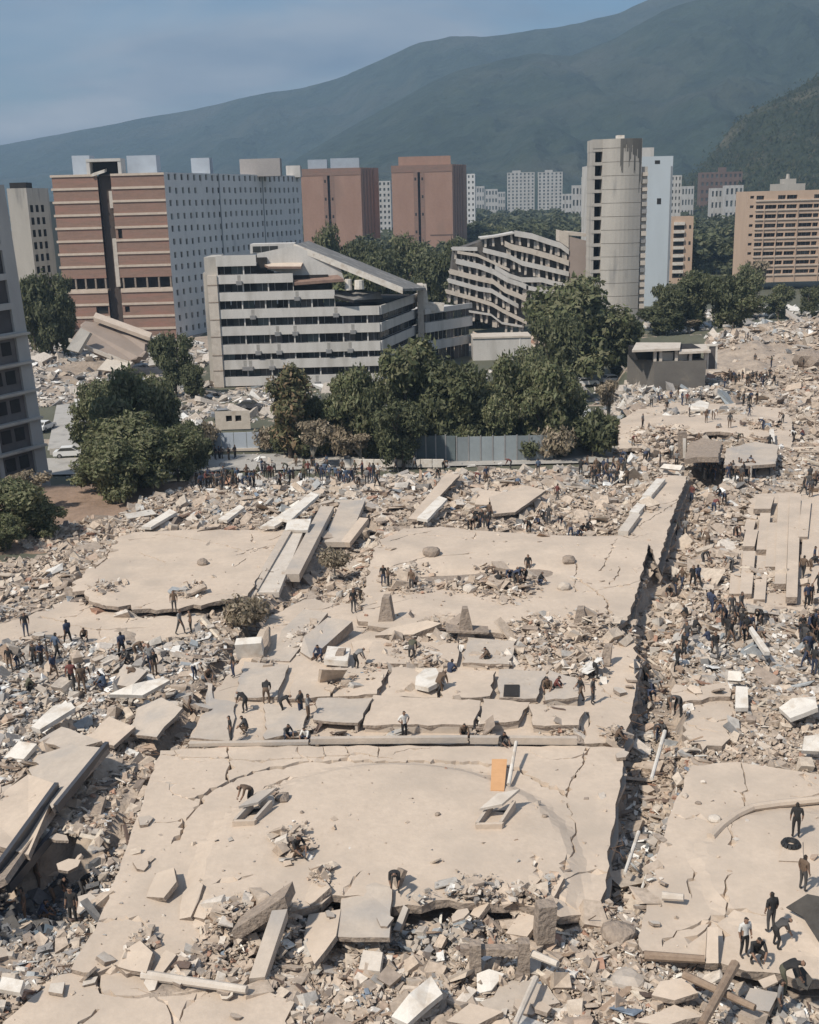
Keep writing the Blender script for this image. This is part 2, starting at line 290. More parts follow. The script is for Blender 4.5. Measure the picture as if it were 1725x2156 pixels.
# ------------------------------------------------------------------ mountains
def ridge(prof, R0, R1, R2, name, m, s, amp, na=260, nr=70, far_=0.0):
    """prof: the skyline seen from the town (px, py); crest at distance R1, foot at R0, back down at R2"""
    px = np.array([p[0] for p in prof], float); py = np.array([p[1] for p in prof], float)
    xs = np.linspace(px[0], px[-1], na); ys = np.interp(xs, px, py)
    rows = []
    T = np.concatenate([np.linspace(0, 1, nr), np.linspace(1, 1.35, 8)[1:]])
    R0b, R1b, R2b = R0, R1, R2
    for x, y in zip(xs, ys):
        k_ = 1 + far_ * float(np.clip((900 - x) / 1500, 0, 1)); R0, R1, R2 = R0b * k_, R1b * k_, R2b * k_
        d = ray(x, y); h = CZ + d[2] / d[1] * R1; az = d[0] / d[1]
        Y = np.where(T <= 1, R0 + (R1 - R0) * T, R1 + (R2 - R1) * (T - 1) / 0.35); X = az * (R1 + (Y - R1) * 0.8)
        prof_t = np.where(T <= 1, T**1.35, 1 - (T - 1) * 1.8)
        spur = np.abs(fbm(X / (R1 * 0.085) + 0.4 * fbm(Y / (R1 * .06), X / (R1 * .06), 3, s + 40), Y / (R1 * 0.45), 4, s)) * 2
        spur2 = fbm(X / (R1 * 0.03), Y / (R1 * 0.05), 4, s + 5)
        env = np.clip(np.minimum(T * 3, (1.0 - T) * 4 + 0.12), 0, 1)
        z = h * prof_t + amp * h * env * (-(spur) * 0.75 + 0.16 + spur2 * 0.45)
        rows.append(np.stack([X, Y, np.maximum(z, -40 * (T < 0.05) - 60 * (T > 1.3))], 1))
    V = np.array(rows); n, k = V.shape[:2]
    i = (np.arange(n - 1)[:, None] * k + np.arange(k - 1)[None, :]).ravel(); F = np.stack([i, i + k, i + k + 1, i + 1], 1)
    tag(link(name, rawmesh(name, V.reshape(-1, 3), F, [m], None, True)), kind='structure'); return V
ridge([(-900, 420), (-300, 340), (0, 306), (200, 270), (400, 230), (600, 190), (640, 183), (730, 158), (830, 116), (880, 92), (950, 76), (1020, 80), (1090, 70), (1150, 60), (1230, 45), (1300, 28), (1360, 0), (1500, -60), (1800, -120), (2400, -160)], 2300, 4200, 5400, 'mountain', M_forest, 2, 0.36, far_=0.55)
ridge([(350, 440), (480, 410), (600, 350), (700, 290), (800, 235), (880, 190), (960, 150), (1060, 124), (1130, 112), (1200, 118), (1300, 78), (1400, 22), (1500, -10), (1650, -60), (1900, -120), (2400, -220)], 1500, 3000, 3900, 'mountain', M_forest, 12, 0.34)
HV = ridge([(1340, 415), (1420, 385), (1470, 362), (1510, 312), (1545, 262), (1600, 226), (1660, 196), (1725, 160), (1850, 110), (2100, 70), (2400, 40)], 820, 1300, 1700, 'hill', M_hill, 22, 0.16)
# ------------------------------------------------------------------ hazy air
hz = MB(); hz.box(-7500, 7500, -30, 7500, -75, 1300)
hm = bpy.data.materials.new('haze_air'); hm.use_nodes = True; hm.node_tree.nodes.remove(hm.node_tree.nodes['Principled BSDF'])
pv = hm.node_tree.nodes.new('ShaderNodeVolumePrincipled'); pv.inputs['Density'].default_value = HAZE = 0.00017; pv.inputs['Color'].default_value = (0.46, 0.67, 0.90, 1); pv.inputs['Anisotropy'].default_value = 0.0
hm.node_tree.links.new(pv.outputs[0], hm.node_tree.nodes['Material Output'].inputs['Volume'])
ho = hz.build('haze', hm, origin=(0, 0, 0)); tag(ho, kind='stuff')
# ------------------------------------------------------------------ buildings
Z3 = np.array([0, 0, 1.0])
def wall_holes(mb, O, U, W_, H, holes, dep, m=0, mr=0):
    """wall W_ x H from corner O along unit U, with rectangular openings (x0,x1,z0,z1) whose reveals go DEP deep"""
    O = np.asarray(O, float); U = np.asarray(U, float); Nn = np.cross(U, Z3)
    us = sorted({0.0, W_} | {round(h[k], 3) for h in holes for k in (0, 1)}); vs = sorted({0.0, H} | {round(h[k], 3) for h in holes for k in (2, 3)})
    pt = lambda u, v, d=0.0: O + U * u + Z3 * v - Nn * d
    hs = {}
    for i in range(len(us) - 1):
        for j in range(len(vs) - 1):
            c = ((us[i] + us[i + 1]) / 2, (vs[j] + vs[j + 1]) / 2)
            hs[i, j] = any(h[0] < c[0] < h[1] and h[2] < c[1] < h[3] for h in holes)
    for j in range(len(vs) - 1):
        i = 0
        while i < len(us) - 1:
            if hs[i, j]: i += 1; continue
            k = i
            while k < len(us) - 1 and not hs[k, j]: k += 1
            mb.face([pt(us[i], vs[j]), pt(us[k], vs[j]), pt(us[k], vs[j + 1]), pt(us[i], vs[j + 1])], m); i = k
    for a, b, c, d in holes:
        mb.face([pt(a, c), pt(a, c, dep), pt(a, d, dep), pt(a, d)], mr); mb.face([pt(b, d), pt(b, d, dep), pt(b, c, dep), pt(b, c)], mr)
        mb.face([pt(a, c), pt(b, c), pt(b, c, dep), pt(a, c, dep)], mr); mb.face([pt(a, d, dep), pt(b, d, dep), pt(b, d), pt(a, d)], mr)
PANES = {}
def pane(T, O, U, h, dep, m, name='window', bars=1):
    """a window filling opening h at the back of its reveal: pane with a frame and a mullion"""
    U = np.asarray(U, float); Nn = np.cross(U, Z3); w = h[1] - h[0]; hh = h[3] - h[2]; key = (round(w, 2), round(hh, 2), m.name, bars, name)
    if key not in PANES:
        mb = MB(); mb.box(0, w, 0, 0.06, 0, hh, 0); t = min(0.09, w * 0.08)
        if bars:
            for k in range(1, bars + 1): mb.box(w * k / (bars + 1) - t / 2, w * k / (bars + 1) + t / 2, -0.05, -0.003, 0.003, hh - 0.003, 1)
            mb.box(0.003, w - 0.003, -0.06, -0.004, 0.002, t, 1)
        me = bpy.data.meshes.new(name); me.from_pydata(mb.v, [], mb.f); me.materials.append(m); me.materials.append(M_metal); me.polygons.foreach_set('material_index', mb.m); PANES[key] = me
    p = np.asarray(O, float) + U * h[0] + Z3 * h[2] - Nn * (dep - 0.002)
    mw = Matrix(((U[0], -Nn[0], 0, p[0]), (U[1], -Nn[1], 0, p[1]), (0, 0, 1, p[2]), (0, 0, 0, 1)))
    return piece(name, PANES[key], mw, T)
def grid(W_, H, nc, nr, w, h, x0=None, z0=None, dx=None, dz=None):
    dx = dx or W_ / nc; dz = dz or H / nr; x0 = (dx - w) / 2 if x0 is None else x0; z0 = (dz - h) / 2 if z0 is None else z0
    return [(x0 + i * dx, x0 + i * dx + w, z0 + j * dz, z0 + j * dz + h) for j in range(nr) for i in range(nc)]
def shell(T, A, B, back, z0, z1, mats, front=(), right=(), left=(), dep=0.3, glass=M_glass, miss=0.0, bars=1, parapet=0.5):
    """a block on plan A, B (front, left to right), B+back, A+back; openings per side as lists of (x0,x1,z0,z1); mats = wall, reveal, roof"""
    A = np.array([A[0], A[1], z0]); B = np.array([B[0], B[1], z0]); bk = np.array([back[0], back[1], 0.0]); H = z1 - z0; mb = MB()
    sides = [(A, B, front), (B, B + bk, right), (A + bk, A, left), (B + bk, A + bk, ())]
    for p, q, hs in sides:
        d = q - p; W_ = float(np.linalg.norm(d)); U = d / W_
        wall_holes(mb, p, U, W_, H, list(hs), dep, 0, 1)
        for h in hs:
            if random.random() >= miss: pane(T, p, U, h, dep, glass if not isinstance(glass, list) else random.choice(glass), bars=bars)
            else: pane(T, p, U, h, dep, M_dark, bars=0)
    rz = Z3 * (H - parapet); t = 0.3
    mb.face([A + rz, B + rz, B + bk + rz, A + bk + rz], 2)
    o = mb.build('wall', mats, T)
    return o
def zt(px, py, Y): return XZ(px, py, Y)[1]
def xt(px, py, Y): return XZ(px, py, Y)[0]
# --- high apartment block at the left edge
Rp = P(112, 1050, -2.6); dl = np.array([-0.54, -0.84]); Lf = 26.4; Lp = Rp[:2] + dl * Lf
T = thing('apartment_block', 'tall grey apartment block with dark window panels at the left edge of the photo', 'building', (Rp[0], Rp[1], -2.6))
ztop = zt(20, 388, Rp[1]); H1 = ztop + 2.6; fl = 3.2; holes = []; lows = []
for j in range(11):
    for i in range(5):
        x1 = Lf - 1.6 - i * 4.9
        if j >= 6 and j * fl + 3.0 < H1: holes.append((x1 - 3.4, x1, j * fl + 0.45, j * fl + 2.95))
        elif j < 6: lows.append((x1 - 4.35, x1, j * fl + 0.28, j * fl + 3.0))
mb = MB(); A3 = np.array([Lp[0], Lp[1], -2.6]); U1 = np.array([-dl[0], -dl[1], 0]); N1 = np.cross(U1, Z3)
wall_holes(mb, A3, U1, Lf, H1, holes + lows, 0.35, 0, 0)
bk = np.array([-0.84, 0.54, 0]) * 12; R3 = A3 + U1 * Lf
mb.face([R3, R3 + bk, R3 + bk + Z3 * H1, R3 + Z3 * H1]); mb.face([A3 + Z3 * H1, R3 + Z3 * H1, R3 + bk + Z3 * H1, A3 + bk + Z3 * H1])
mb.build('wall', [mat('grey_beige_render', (0.40, 0.385, 0.36), (0.31, 0.30, 0.285), scale=0.3, streak=0.3)], T)  # the block's own grey-beige paint
M_panel = mat('dark_shutter', (0.075, 0.068, 0.066), (0.055, 0.05, 0.05), scale=0.4, objrand=0.2)
M_brownw = mat('dim_brown_wall', (0.13, 0.115, 0.108), (0.09, 0.08, 0.075), scale=0.6, objrand=0.25)
T.rotation_euler = (0, -rad(2.4), 0)
for h in holes: pane(T, A3, U1, h, 0.35, M_panel, 'shutter', bars=0)
for h in lows:
    pane(T, A3, U1, h, 0.34, M_brownw, 'bay_wall', bars=0)
    w = h[1] - h[0]
    for a, b in ((0.12, 0.42), (0.55, 0.84)):
        if random.random() < 0.75: pane(T, A3, U1, (h[0] + w * a, h[0] + w * b, h[2] + 0.9, h[3] - 0.35), 0.26, M_dark, 'window', bars=0)
for j in range(1, 7):
    mb = MB(); mb.obox(A3 + Z3 * (j * fl) + N1 * 0.003, U1 * Lf, N1 * 0.55, Z3 * 0.26); mb.build('balcony_slab', M_raw, T)
# --- buildings behind it
Y = 300; x0, x1 = xt(14, 395, Y), xt(55, 395, Y); zz = zt(50, 396, Y)
T = thing('white_tower', 'narrow block with blank white upper wall behind the grey block at the left edge', 'building', (x0, Y, -2.5))
H = zz + 2.5; hs = [(1.6, 3.9, z, z + 1.9) for z in np.arange(1, 16, 3.1)]
shell(T, (x0, Y), (x1, Y), (2, 12), -2.5, zz, [M_raw, M_dark, M_roof], front=hs, right=[(1 + 3 * i, 2.6 + 3 * i, z, z + 1.8) for i in range(3) for z in np.arange(1, H - 3, 3.1)], dep=0.7, miss=0.4)
mb = MB(); mb.box(x0 + 0.5, x1 - 0.3, Y + 1, Y + 6, zz - 0.5, zz + 1.4); mb.build('roof_room', M_dark, T)
Y = 340; x0, x1 = xt(52, 425, Y), xt(86, 425, Y); zz = zt(70, 425, Y)
T = thing('grey_tower', 'hazy grey green block with dark windows between white tower and brick block', 'building', (x0, Y, -2.5)); H = zz + 2.5
shell(T, (x0, Y), (x1, Y), (3, 12), -2.5, zz, [mat('grey_green_render', (0.20, 0.215, 0.195), (0.16, 0.17, 0.155), scale=0.3), M_dark, M_roof], front=[(0.5 + 1.3 * i, 1.3 + 1.3 * i, z, z + 1.7) for i in range(2) for z in np.arange(1, H - 8, 3.1)], dep=0.5)
# --- the banded brick slab block with its long grey side
Bq = P(380, 705, -1.5); YB = Bq[1]; xa, xb = xt(108, 366, YB), xt(345, 366, YB); zB = zt(225, 366, YB); z0 = -2.5; H = zB - z0
T = thing('brick_block', 'long apartment block with banded brown brick end wall and grey windowed side', 'building', (xb, YB, z0))
far = np.array([xt(632, 366, YB * 1.25), YB * 1.25]); sd = far - np.array([xb, YB]); LS = float(np.linalg.norm(sd)); US = np.array([*(sd / LS), 0.0])
nfl = 13; fh = H / nfl; Wd = xb - xa; sx0, sx1 = Wd * 0.405, Wd * 0.525       # dark slot in the brick end
mb = MB()
A3 = np.array([xa, YB, z0]); B3 = np.array([xb, YB, z0]); S3 = np.array([*sd, 0]); UX = np.array([1.0, 0, 0])
mb.face([A3 + S3, A3, A3 + Z3 * H, A3 + S3 + Z3 * H]); mb.face([B3 + S3, A3 + S3, A3 + S3 + Z3 * H, B3 + S3 + Z3 * H])
mb.face([A3 + Z3 * (H - 0.4), B3 + Z3 * (H - 0.4), B3 + S3 + Z3 * (H - 0.4), A3 + S3 + Z3 * (H - 0.4)])
holes = []
for r in range(nfl):
    n = 25; dx = (LS - 1.6) / n
    for i in range(n):
        if r < 3 and i > 8: continue
        if random.random() < .05: continue
        jx, jz = random.uniform(-.16, .16), random.uniform(-.12, .12); holes.append((0.8 + i * dx + dx * 0.32 + jx, 0.8 + i * dx + dx * 0.32 + 1.1 + jx, r * fh + 1.3 + jz, r * fh + 2.75 + jz))
wall_holes(mb, B3, US, LS, H, holes, 0.35)
mb.build('side_wall', [M_grey], T)
for h in holes: pane(T, B3, US, h, 0.35, random.choice([M_glass, M_glassg, M_glass, M_glassg, M_dark]), 'window')
for f in (0.345, 0.67):
    mb = MB(); NS = np.cross(US, Z3); mb.obox(B3 + US * (LS * f) + NS * 0.004, US * 0.35, NS * 0.12, Z3 * H); mb.build('drain_pipe', M_carg, T)
for r in range(nfl):
    zb = z0 + r * fh
    for k, (a, b) in enumerate(((0.0, sx0), (sx1, Wd))):
        if r == 4:      # the open wrecked storey
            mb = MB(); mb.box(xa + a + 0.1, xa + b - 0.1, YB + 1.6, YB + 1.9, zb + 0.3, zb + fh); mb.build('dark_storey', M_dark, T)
            for q in range(5):
                mb = MB(); xq = xa + a + 0.6 + q * (b - a - 1.2) / 4; mb.box(xq, xq + 0.4, YB + 0.1, YB + 0.6, zb + 0.3, zb + fh); mb.build('column', M_edge, T)
            mb = MB(); mb.box(xa + a, xa + b, YB - 0.12, YB + 1.8, zb - 0.1, zb + 0.45); mb.build('floor_slab', M_cream, T)
            continue
        m0 = MB(); hs = []
        if r == 2 and k == 0: hs = [((b - a) * 0.70, (b - a) * 0.97, 0.5, fh - 0.75)]
        if r == 8 and k == 1: hs = [(0.6, 1.6, 0.2, fh - 0.7)]
        if r == 2 and k == 1: hs = [(0.6, 1.8, 0.8, fh - 0.9)]
        wall_holes(m0, (xa + a, YB, zb), UX, b - a, fh - 0.56, hs, 0.5)
        m0.build('brick_panel', [M_brickb], T)
        for h in hs: pane(T, (xa + a, YB, zb), UX, h, 0.49, M_dark, 'broken_opening', bars=0)
        mb = MB(); mb.box(xa + a - (0.35 if k == 0 else 0), xa + b + (0.05 if k else 0), YB - 0.22, YB + 0.3, zb + fh - 0.55, zb + fh); mb.build('concrete_band', M_cream, T)
mb = MB(); mb.box(xa + sx0, xa + sx1, YB + 1.5, YB + 1.8, z0, z0 + H); mb.build('slot_wall', mat('slot_brown', (0.095, 0.07, 0.058), (0.065, 0.05, 0.042), scale=0.4, streak=0.1), T)
mb = MB(); mb.box(xa + sx1 - 1.0, xa + sx1 - 0.003, YB - 0.1, YB + 1.5, z0 + H * 0.33, z0 + H * 0.62); mb.box(xa + sx1 - 0.8, xa + sx1 - 0.003, YB - 0.05, YB + 1.5, z0 + H * 0.80, z0 + H * 0.9); mb.build('loose_wall_strip', M_pale, T)
mb = MB(); hx = xa + (sx0 + sx1) / 2    # gate-shaped head house over the slot
mb.box(hx - 4.1, hx - 3.3, YB + 0.2, YB + 5, z0 + H, z0 + H + 2.9); mb.box(hx + 3.6, hx + 4.4, YB + 0.2, YB + 5, z0 + H, z0 + H + 2.9); mb.box(hx - 4.1, hx + 4.4, YB + 0.1, YB + 5.1, z0 + H + 2.9, z0 + H + 3.6)
mb.build('roof_gate', M_white, T)
mb = MB(); mb.box(hx - 3.3, hx + 3.6, YB + 3.2, YB + 3.5, z0 + H, z0 + H + 2.9); mb.build('lift_house', M_dark, T)
mb = MB(); mb.obox((hx - 2.8, YB - 0.5, z0 + H - 0.6), (3.2, 0, 0.9), (0, 2.5, 0.3), (0, 0, 0.7)); mb.build('broken_slab', M_whitep, T)
for px0, px1, py, m in ((153, 190, 328, M_bluew), (268, 330, 328, M_bluew), (403, 442, 333, M_bluew), (505, 590, 335, mat('dim_plaster', (0.36, 0.33, 0.31), (0.30, 0.275, 0.26))), (602, 632, 349, M_white)):
    t = (px0 - 345) / 290; YY = YB + 8 + max(0, t) * (far[1] - YB - 4); a, b = xt(px0, 350, YY), xt(px1, 350, YY)
    mb = MB(); mb.box(a, b, YY, YY + 5, z0 + H - 0.5, zt(px0, py, YY)); mb.build('roof_room', m, T)
# --- two brick towers
M_brickd = mat('red_brick_plain', (0.40, 0.245, 0.18), (0.345, 0.205, 0.15), scale=0.12, streak=0.4, stain=((0.29, 0.19, 0.145), 0.10, 0.55, 0.75))
def brick_tower(label, p0, p1, p2, ptop, slot, heads, Y, crack):
    xa, xb = xt(p0, ptop, Y), xt(p1, ptop, Y); Y2 = Y + 16; xc = xt(p2, ptop + 3, Y2); z1 = zt(p0, ptop, Y); z0 = -2.0; H = z1 - z0
    T = thing('brick_tower', label, 'building', (xa, Y, z0)); Wd = xb - xa; sx = Wd * slot
    mb = MB(); dep = 1.4
    hs = [(sx, sx + 1.3, 0.001, H - 0.001)]
    wall_holes(mb, (xa, Y, z0), UX, Wd, H, hs, dep); mb.face([(xb, Y, z0), (xc, Y2, z0), (xc, Y2, z1), (xb, Y, z1)]); mb.face([(xa, Y2, z0), (xa, Y, z0), (xa, Y, z1), (xa, Y2, z1)])
    mb.face([(xc, Y2, z0), (xa, Y2, z0), (xa, Y2, z1), (xc, Y2, z1)]); mb.face([(xa, Y, z1 - 0.4), (xb, Y, z1 - 0.4), (xc, Y2, z1 - 0.4), (xa, Y2, z1 - 0.4)])
    mb.build('wall', [M_brickd], T)
    pane(T, (xa, Y, z0), UX, (sx, sx + 1.3, 0, H - 0.2), dep - 0.05, M_dark, 'slot', bars=0)
    for s in (sx - 2.3, sx + 1.35):
        mb = MB(); mb.box(xa + s, xa + s + 2.2, Y - 0.1, Y + 0.3, z0, z1 - 1.5); mb.build('render_strip', M_brickb, T)
        for z in np.arange(z0 + 6, z1 - 6, 9.0):
            if random.random() < 0.7: pane(T, (xa + s, Y - 0.1, z), UX, (0.6, 1.5, 0, 1.5), -0.03, M_dark, 'window', bars=0)
    mb = MB(); mb.box(xa - 0.15, xb + 0.15, Y - 0.15, Y + 0.4, z1 - 3.6, z1); mb.build('roof_band', M_brickb, T)
    for a, b, h, m in heads:
        mb = MB(); mb.box(xa + Wd * a, xa + Wd * b, Y + 2, Y + 9, z1 - 0.5, z1 + h); mb.build('roof_room', m, T)
    for q in range(4):
        yy = 2.5 + q * 3.2; d = np.array([xc - xb, Y2 - Y]); d /= np.linalg.norm(d)
        mb = MB(); mb.obox((xb + d[0] * yy + 0.02, Y + d[1] * yy, z0), (d[0] * 1.1, d[1] * 1.1, 0), (0.25, -0.1, 0), (0, 0, H)); mb.build('side_fin', M_brickb, T)
    mb = MB()
    for a, b, f in crack: mb.box(xa + Wd * a, xa + Wd * b, Y - 0.06, Y - 0.004, z0 + H * f, z0 + H * f + 0.7)
    mb.build('stain_band', mat('sooty_brick', (0.17, 0.11, 0.085), (0.13, 0.085, 0.065)), T)
brick_tower('red brick tower with white roof boxes, standing next to the long grey facade', 633, 759, 797, 356, 0.44, [(0.12, 0.44, 4.6, M_bluew), (0.50, 0.98, 5.0, M_bluew)], 620, [(0.7, 0.99, 0.13)])
brick_tower('red brick tower with brick roof room, right of the other brick tower', 824, 952, 982, 349, 0.43, [(0.12, 0.98, 4.4, M_brickd)], 620, [(0.02, 0.45, 0.27), (0.62, 1.0, 0.27)])
# --- far pale buildings
def simple(name, label, p0, p1, ptop, Y, m, nc, nr, w, h, dpt=14, z0=None, right=0, dep=0.5, glass=M_glassg, pbase=None, group=None, extra=None):
    xa, xb = xt(p0, ptop, Y), xt(p1, ptop, Y); z1 = zt((p0 + p1) / 2, ptop, Y); z0 = g1((xa + xb) / 2, Y) - 0.5 if z0 is None else z0
    T = thing(name, label, 'building', (xa, Y, z0), group); Wd = xb - xa; H = z1 - z0
    fr = grid(Wd, H, nc, nr, Wd / nc * w, H / nr * h) if nc else []
    rg = grid(dpt, H, right, nr, dpt / right * w, H / nr * h) if right else []
    shell(T, (xa, Y), (xb, Y), (dpt * 0.1, dpt), z0, z1, [m, M_dark if dep > 0.6 else m, M_roof], front=fr, right=rg, dep=dep, glass=glass)
    if extra: 
        for a, b, hh in extra:
            mb = MB(); mb.box(xa + Wd * a, xa + Wd * b, Y + 2, Y + 6, z1 - 0.5, z1 + hh); mb.build('roof_room', m, T)
    return T
simple('white_block', 'narrow white block squeezed between the two brick towers', 796, 822, 381, 880, M_white, 3, 11, 0.45, 0.5)
simple('grey_block', 'narrow pale grey block just right of the brick towers', 983, 1000, 366, 880, M_grey, 2, 12, 0.4, 0.45)
simple('white_twin_tower', 'left one of two far white twin towers before the mountain', 1068, 1126, 363, 1500, M_white, 7, 14, 0.42, 0.55, extra=[(0.2, 0.5, 2.5)], dpt=22)
simple('white_twin_tower', 'right one of two far white twin towers, split by a dark seam', 1133, 1185, 362, 1500, M_white, 6, 14, 0.42, 0.55, extra=[(0.3, 0.6, 2.5)], dpt=22)
for k, (a, b, t, YY, nm, lb) in enumerate(((1184, 1212, 408, 1150, 'white_house', 'low white block below the right twin tower'), (1205, 1236, 390, 1000, 'stepped_block', 'white stepped block between twin towers and concrete tower'), (1226, 1248, 372, 900, 'stepped_block', 'taller white stepped block touching the concrete tower'), (1022, 1048, 398, 1600, 'white_house', 'far white house on slope left of the twin towers'), (1044, 1064, 404, 1650, 'white_house', 'small far white house hard against left twin tower'), (998, 1020, 392, 1650, 'white_house', 'far pale house above the trees right of grey block'), (1498, 1530, 396, 900, 'white_house', 'white house in front of the far brown block'), (1528, 1566, 390, 880, 'white_house', 'white house beside the tan apartment block roof'), (1436, 1462, 392, 1000, 'white_house', 'low white house on slope right of the pale slab tower'))):
    simple(nm, lb, a, b, t, YY, M_white, 4, 4 if t > 385 else 7, 0.5, 0.5, dpt=12)
simple('brown_block', 'far brown brick block in front of the dark hill', 1476, 1564, 362, 1050, mat('dull_brown', (0.20, 0.135, 0.105), (0.15, 0.10, 0.08), scale=0.1), 9, 7, 0.45, 0.45, dpt=16, extra=[(0.45, 0.62, 4)])
simple('small_white_tower', 'small white tower peeping out right of the pale slab tower', 1414, 1436, 369, 640, M_white, 3, 12, 0.4, 0.5)
T = simple('beige_block', 'small beige block with balcony openings below the pale slab tower', 1416, 1461, 456, 430, M_tan, 0, 6, 0.5, 0.5, dpt=10)
xa, xb = xt(1418, 456, 430), xt(1461, 456, 430); zz = zt(1440, 456, 430)
for j in range(7):
    mb = MB(); mb.box(xa + 0.3, xa + 4.2, 429.2, 429.99, zz - 3.0 - j * 2.9, zz - 1.9 - j * 2.9); mb.build('balcony', M_whitep, T)
    pane(T, (xa + 0.3, 430, zz - 4.7 - j * 2.9), UX, (0, 3.9, 0, 1.5), -0.04, M_dark, 'window', bars=0)
    if j % 2 == 0: pane(T, (xb - 1.6, 430, zz - 4.4 - j * 2.9), UX, (0, 0.8, 0, 1.3), -0.04, M_glass, 'window', bars=0)
# --- concrete tower with stained top
YT = 262; ze = -1.0; xa, xm, xb = xt(1249, 300, YT), xt(1270, 300, YT), xt(1353, 300, YT); zz = zt(1310, 292, YT)
T = thing('concrete_tower', 'tall bare concrete tower with black stains running down from its top corner', 'building', (xm, YT, ze))
nf = 15; fh = 2.93; Hh = zz - ze
for j in range(nf + 1):
    za = zz - 1.9 - j * fh; zb = za + fh - 0.10 if j else zz
    if zb < ze: break
    mb = MB(); n = 9; pts = [(xm + (xb - xm) * k / n, YT - 1.2 * math.sin(math.pi * k / n), max(za, ze)) for k in range(n + 1)] + [(xb, YT + 9, max(za, ze)), (xm, YT + 9, max(za, ze))]
    mb.prism(pts, (0, 0, zb - max(za, ze))); mb.build('wall_ring', M_raw, T)
    if za > ze:
        mb = MB(); mb.prism([(xm + 0.15 + (xb - xm - 0.3) * k / n, YT + 0.15 - 1.2 * math.sin(math.pi * k / n), za - 0.1) for k in range(n + 1)] + [(xb - 0.2, YT + 8.8, za - 0.1), (xm + 0.2, YT + 8.8, za - 0.1)], (0, 0, 0.1)); mb.build('joint', M_edge, T)
    if j: 
        mb = MB(); mb.box(xa, xm - 0.003, YT + 0.4, YT + 8, za + fh - 0.7, za + fh); mb.build('balcony_slab', M_raw, T)
        mb = MB(); mb.box(xa + 0.05, xa + 0.6, YT + 0.5, YT + 7.9, za, za + fh - 0.7); mb.build('pier', M_raw, T)
mb = MB(); mb.box(xa + 1.0, xm - 0.003, YT + 3.4, YT + 7.6, ze, zz - 2.4); mb.build('dark_recess', M_dark, T)
mb = MB(); mb.box(xa, xm - 0.003, YT + 0.3, YT + 8, zz - 1.9, zz); mb.build('roof_head', M_raw, T)
mb = MB(); mb.box(xb + 0.003, xb + 1.5, YT + 0.8, YT + 9, ze, zz - 6); mb.build('side_wall', M_raw, T)
for j in range(22):
    mb = MB(); q = zz - 8 - j * 1.62; mb.box(xb + 0.3, xb + 1.5, YT + 0.3, YT + 0.79, q, q + 0.75 + 0.3 * random.random()); mb.build('air_conditioner', random.choice([M_pale, M_raw, M_metal]), T)
mb = MB(); mb.box(xm + 3.3, xm + 4.9, YT + 1, YT + 3, zz, zz + 0.8); mb.build('roof_tank', M_whitep, T)
mb = MB()
for a, b, lo in ((0.46, 0.74, 2.0), (0.74, 0.99, 3.2), (0.42, 0.5, 8), (0.52, 0.56, 3.0), (0.58, 0.72, 2.6), (0.64, 0.70, 6.5), (0.75, 0.86, 4.2), (0.78, 0.82, 9.5), (0.88, 0.985, 5.5), (0.93, 0.975, 12)):
    for k in range(3):
        u = a + (b - a) * k / 3; u2 = a + (b - a) * (k + 1) / 3; f = lambda t: (xm + (xb - xm) * t, YT - 0.02 - 1.2 * math.sin(math.pi * t))
        l2 = lo * (0.6 + 0.5 * random.random()); p, q = f(u), f(u2); mb.face([(p[0], p[1], zz - l2), (q[0], q[1], zz - l2 * (0.8 + 0.3 * random.random())), (q[0], q[1], zz - 0.01), (p[0], p[1], zz - 0.01)])
mb.build('water_stain', M_stain, T)
# --- pale slab tower behind it
T = simple('pale_tower', 'blank bluish white slab tower directly behind the stained concrete tower', 1350, 1418, 329, 345, M_whiteb, 0, 1, 0.5, 0.5, dpt=16)
YY = 345; za = zt(1390, 430, YY)
pane(T, (xt(1383, 440, YY), YY, za), UX, (0, 1.2, 0, 1.7), -0.04, M_dark, 'window', bars=0); pane(T, (xt(1379, 345, YY), YY, zt(1390, 345, YY)), UX, (0, 1.5, 0, 1.0), -0.04, M_dark, 'window', bars=0)
mb = MB(); mb.box(xt(1411, 400, YY), xt(1412.5, 400, YY) + 0.25, YY - 0.1, YY - 0.004, 0, zt(1400, 350, YY)); mb.build('downpipe', M_carg, T)
mb = MB(); mb.box(xt(1352, 329, YY), xt(1380, 329, YY), YY + 2, YY + 7, zt(1366, 330, YY), zt(1366, 310, YY)); mb.build('roof_room', M_white, T)
mb = MB(); mb.box(xt(1237, 500, YY), xt(1250, 500, YY), YY, YY + 12, 0, zt(1245, 349, YY)); mb.build('left_wing', M_white, T)
for j in range(14): pane(T, (xt(1239, 500, YY), YY, zt(1245, 358, YY) - 2 - j * 2.6), UX, (0.3, 1.4, 0, 1.3), -0.04, M_glass, 'window', bars=0)
# --- tan apartment block at right
YR = 392; xa, xb = xt(1576, 400, YR), xt(1860, 400, YR); zz = zt(1700, 400, YR); z0 = 0.0; fl = 3.06; H = zz - z0
T = thing('tan_block', 'tan apartment block with rows of dark ribbon windows at the right edge', 'building', (xa, YR, z0))
cols = [(0.8, 1.3), (2.9, 2.6), (5.9, 3.9), (10.1, 2.6), (13.1, 3.5), (17.5, 4.5), (22.2, 1.9), (25.3, 4), (30, 4), (35, 4), (40, 4)]
hs = []
for j in range(1, 10):
    for i, (c, w) in enumerate(cols):
        if c + w > xb - xa - 0.5: continue
        hz_ = H - 2.0 - (j - 1) * fl
        if j == 1 and i in (2, 5, 7): continue
        hs.append((c, c + w, hz_ - (0.75 if i else 0.35), hz_ + 0.55))
shell(T, (xa, YR), (xb, YR), (0, 14), z0, zz, [M_tan, M_tan, M_roof], front=hs, dep=0.8, glass=[M_dark, M_dark, M_glass], bars=2)
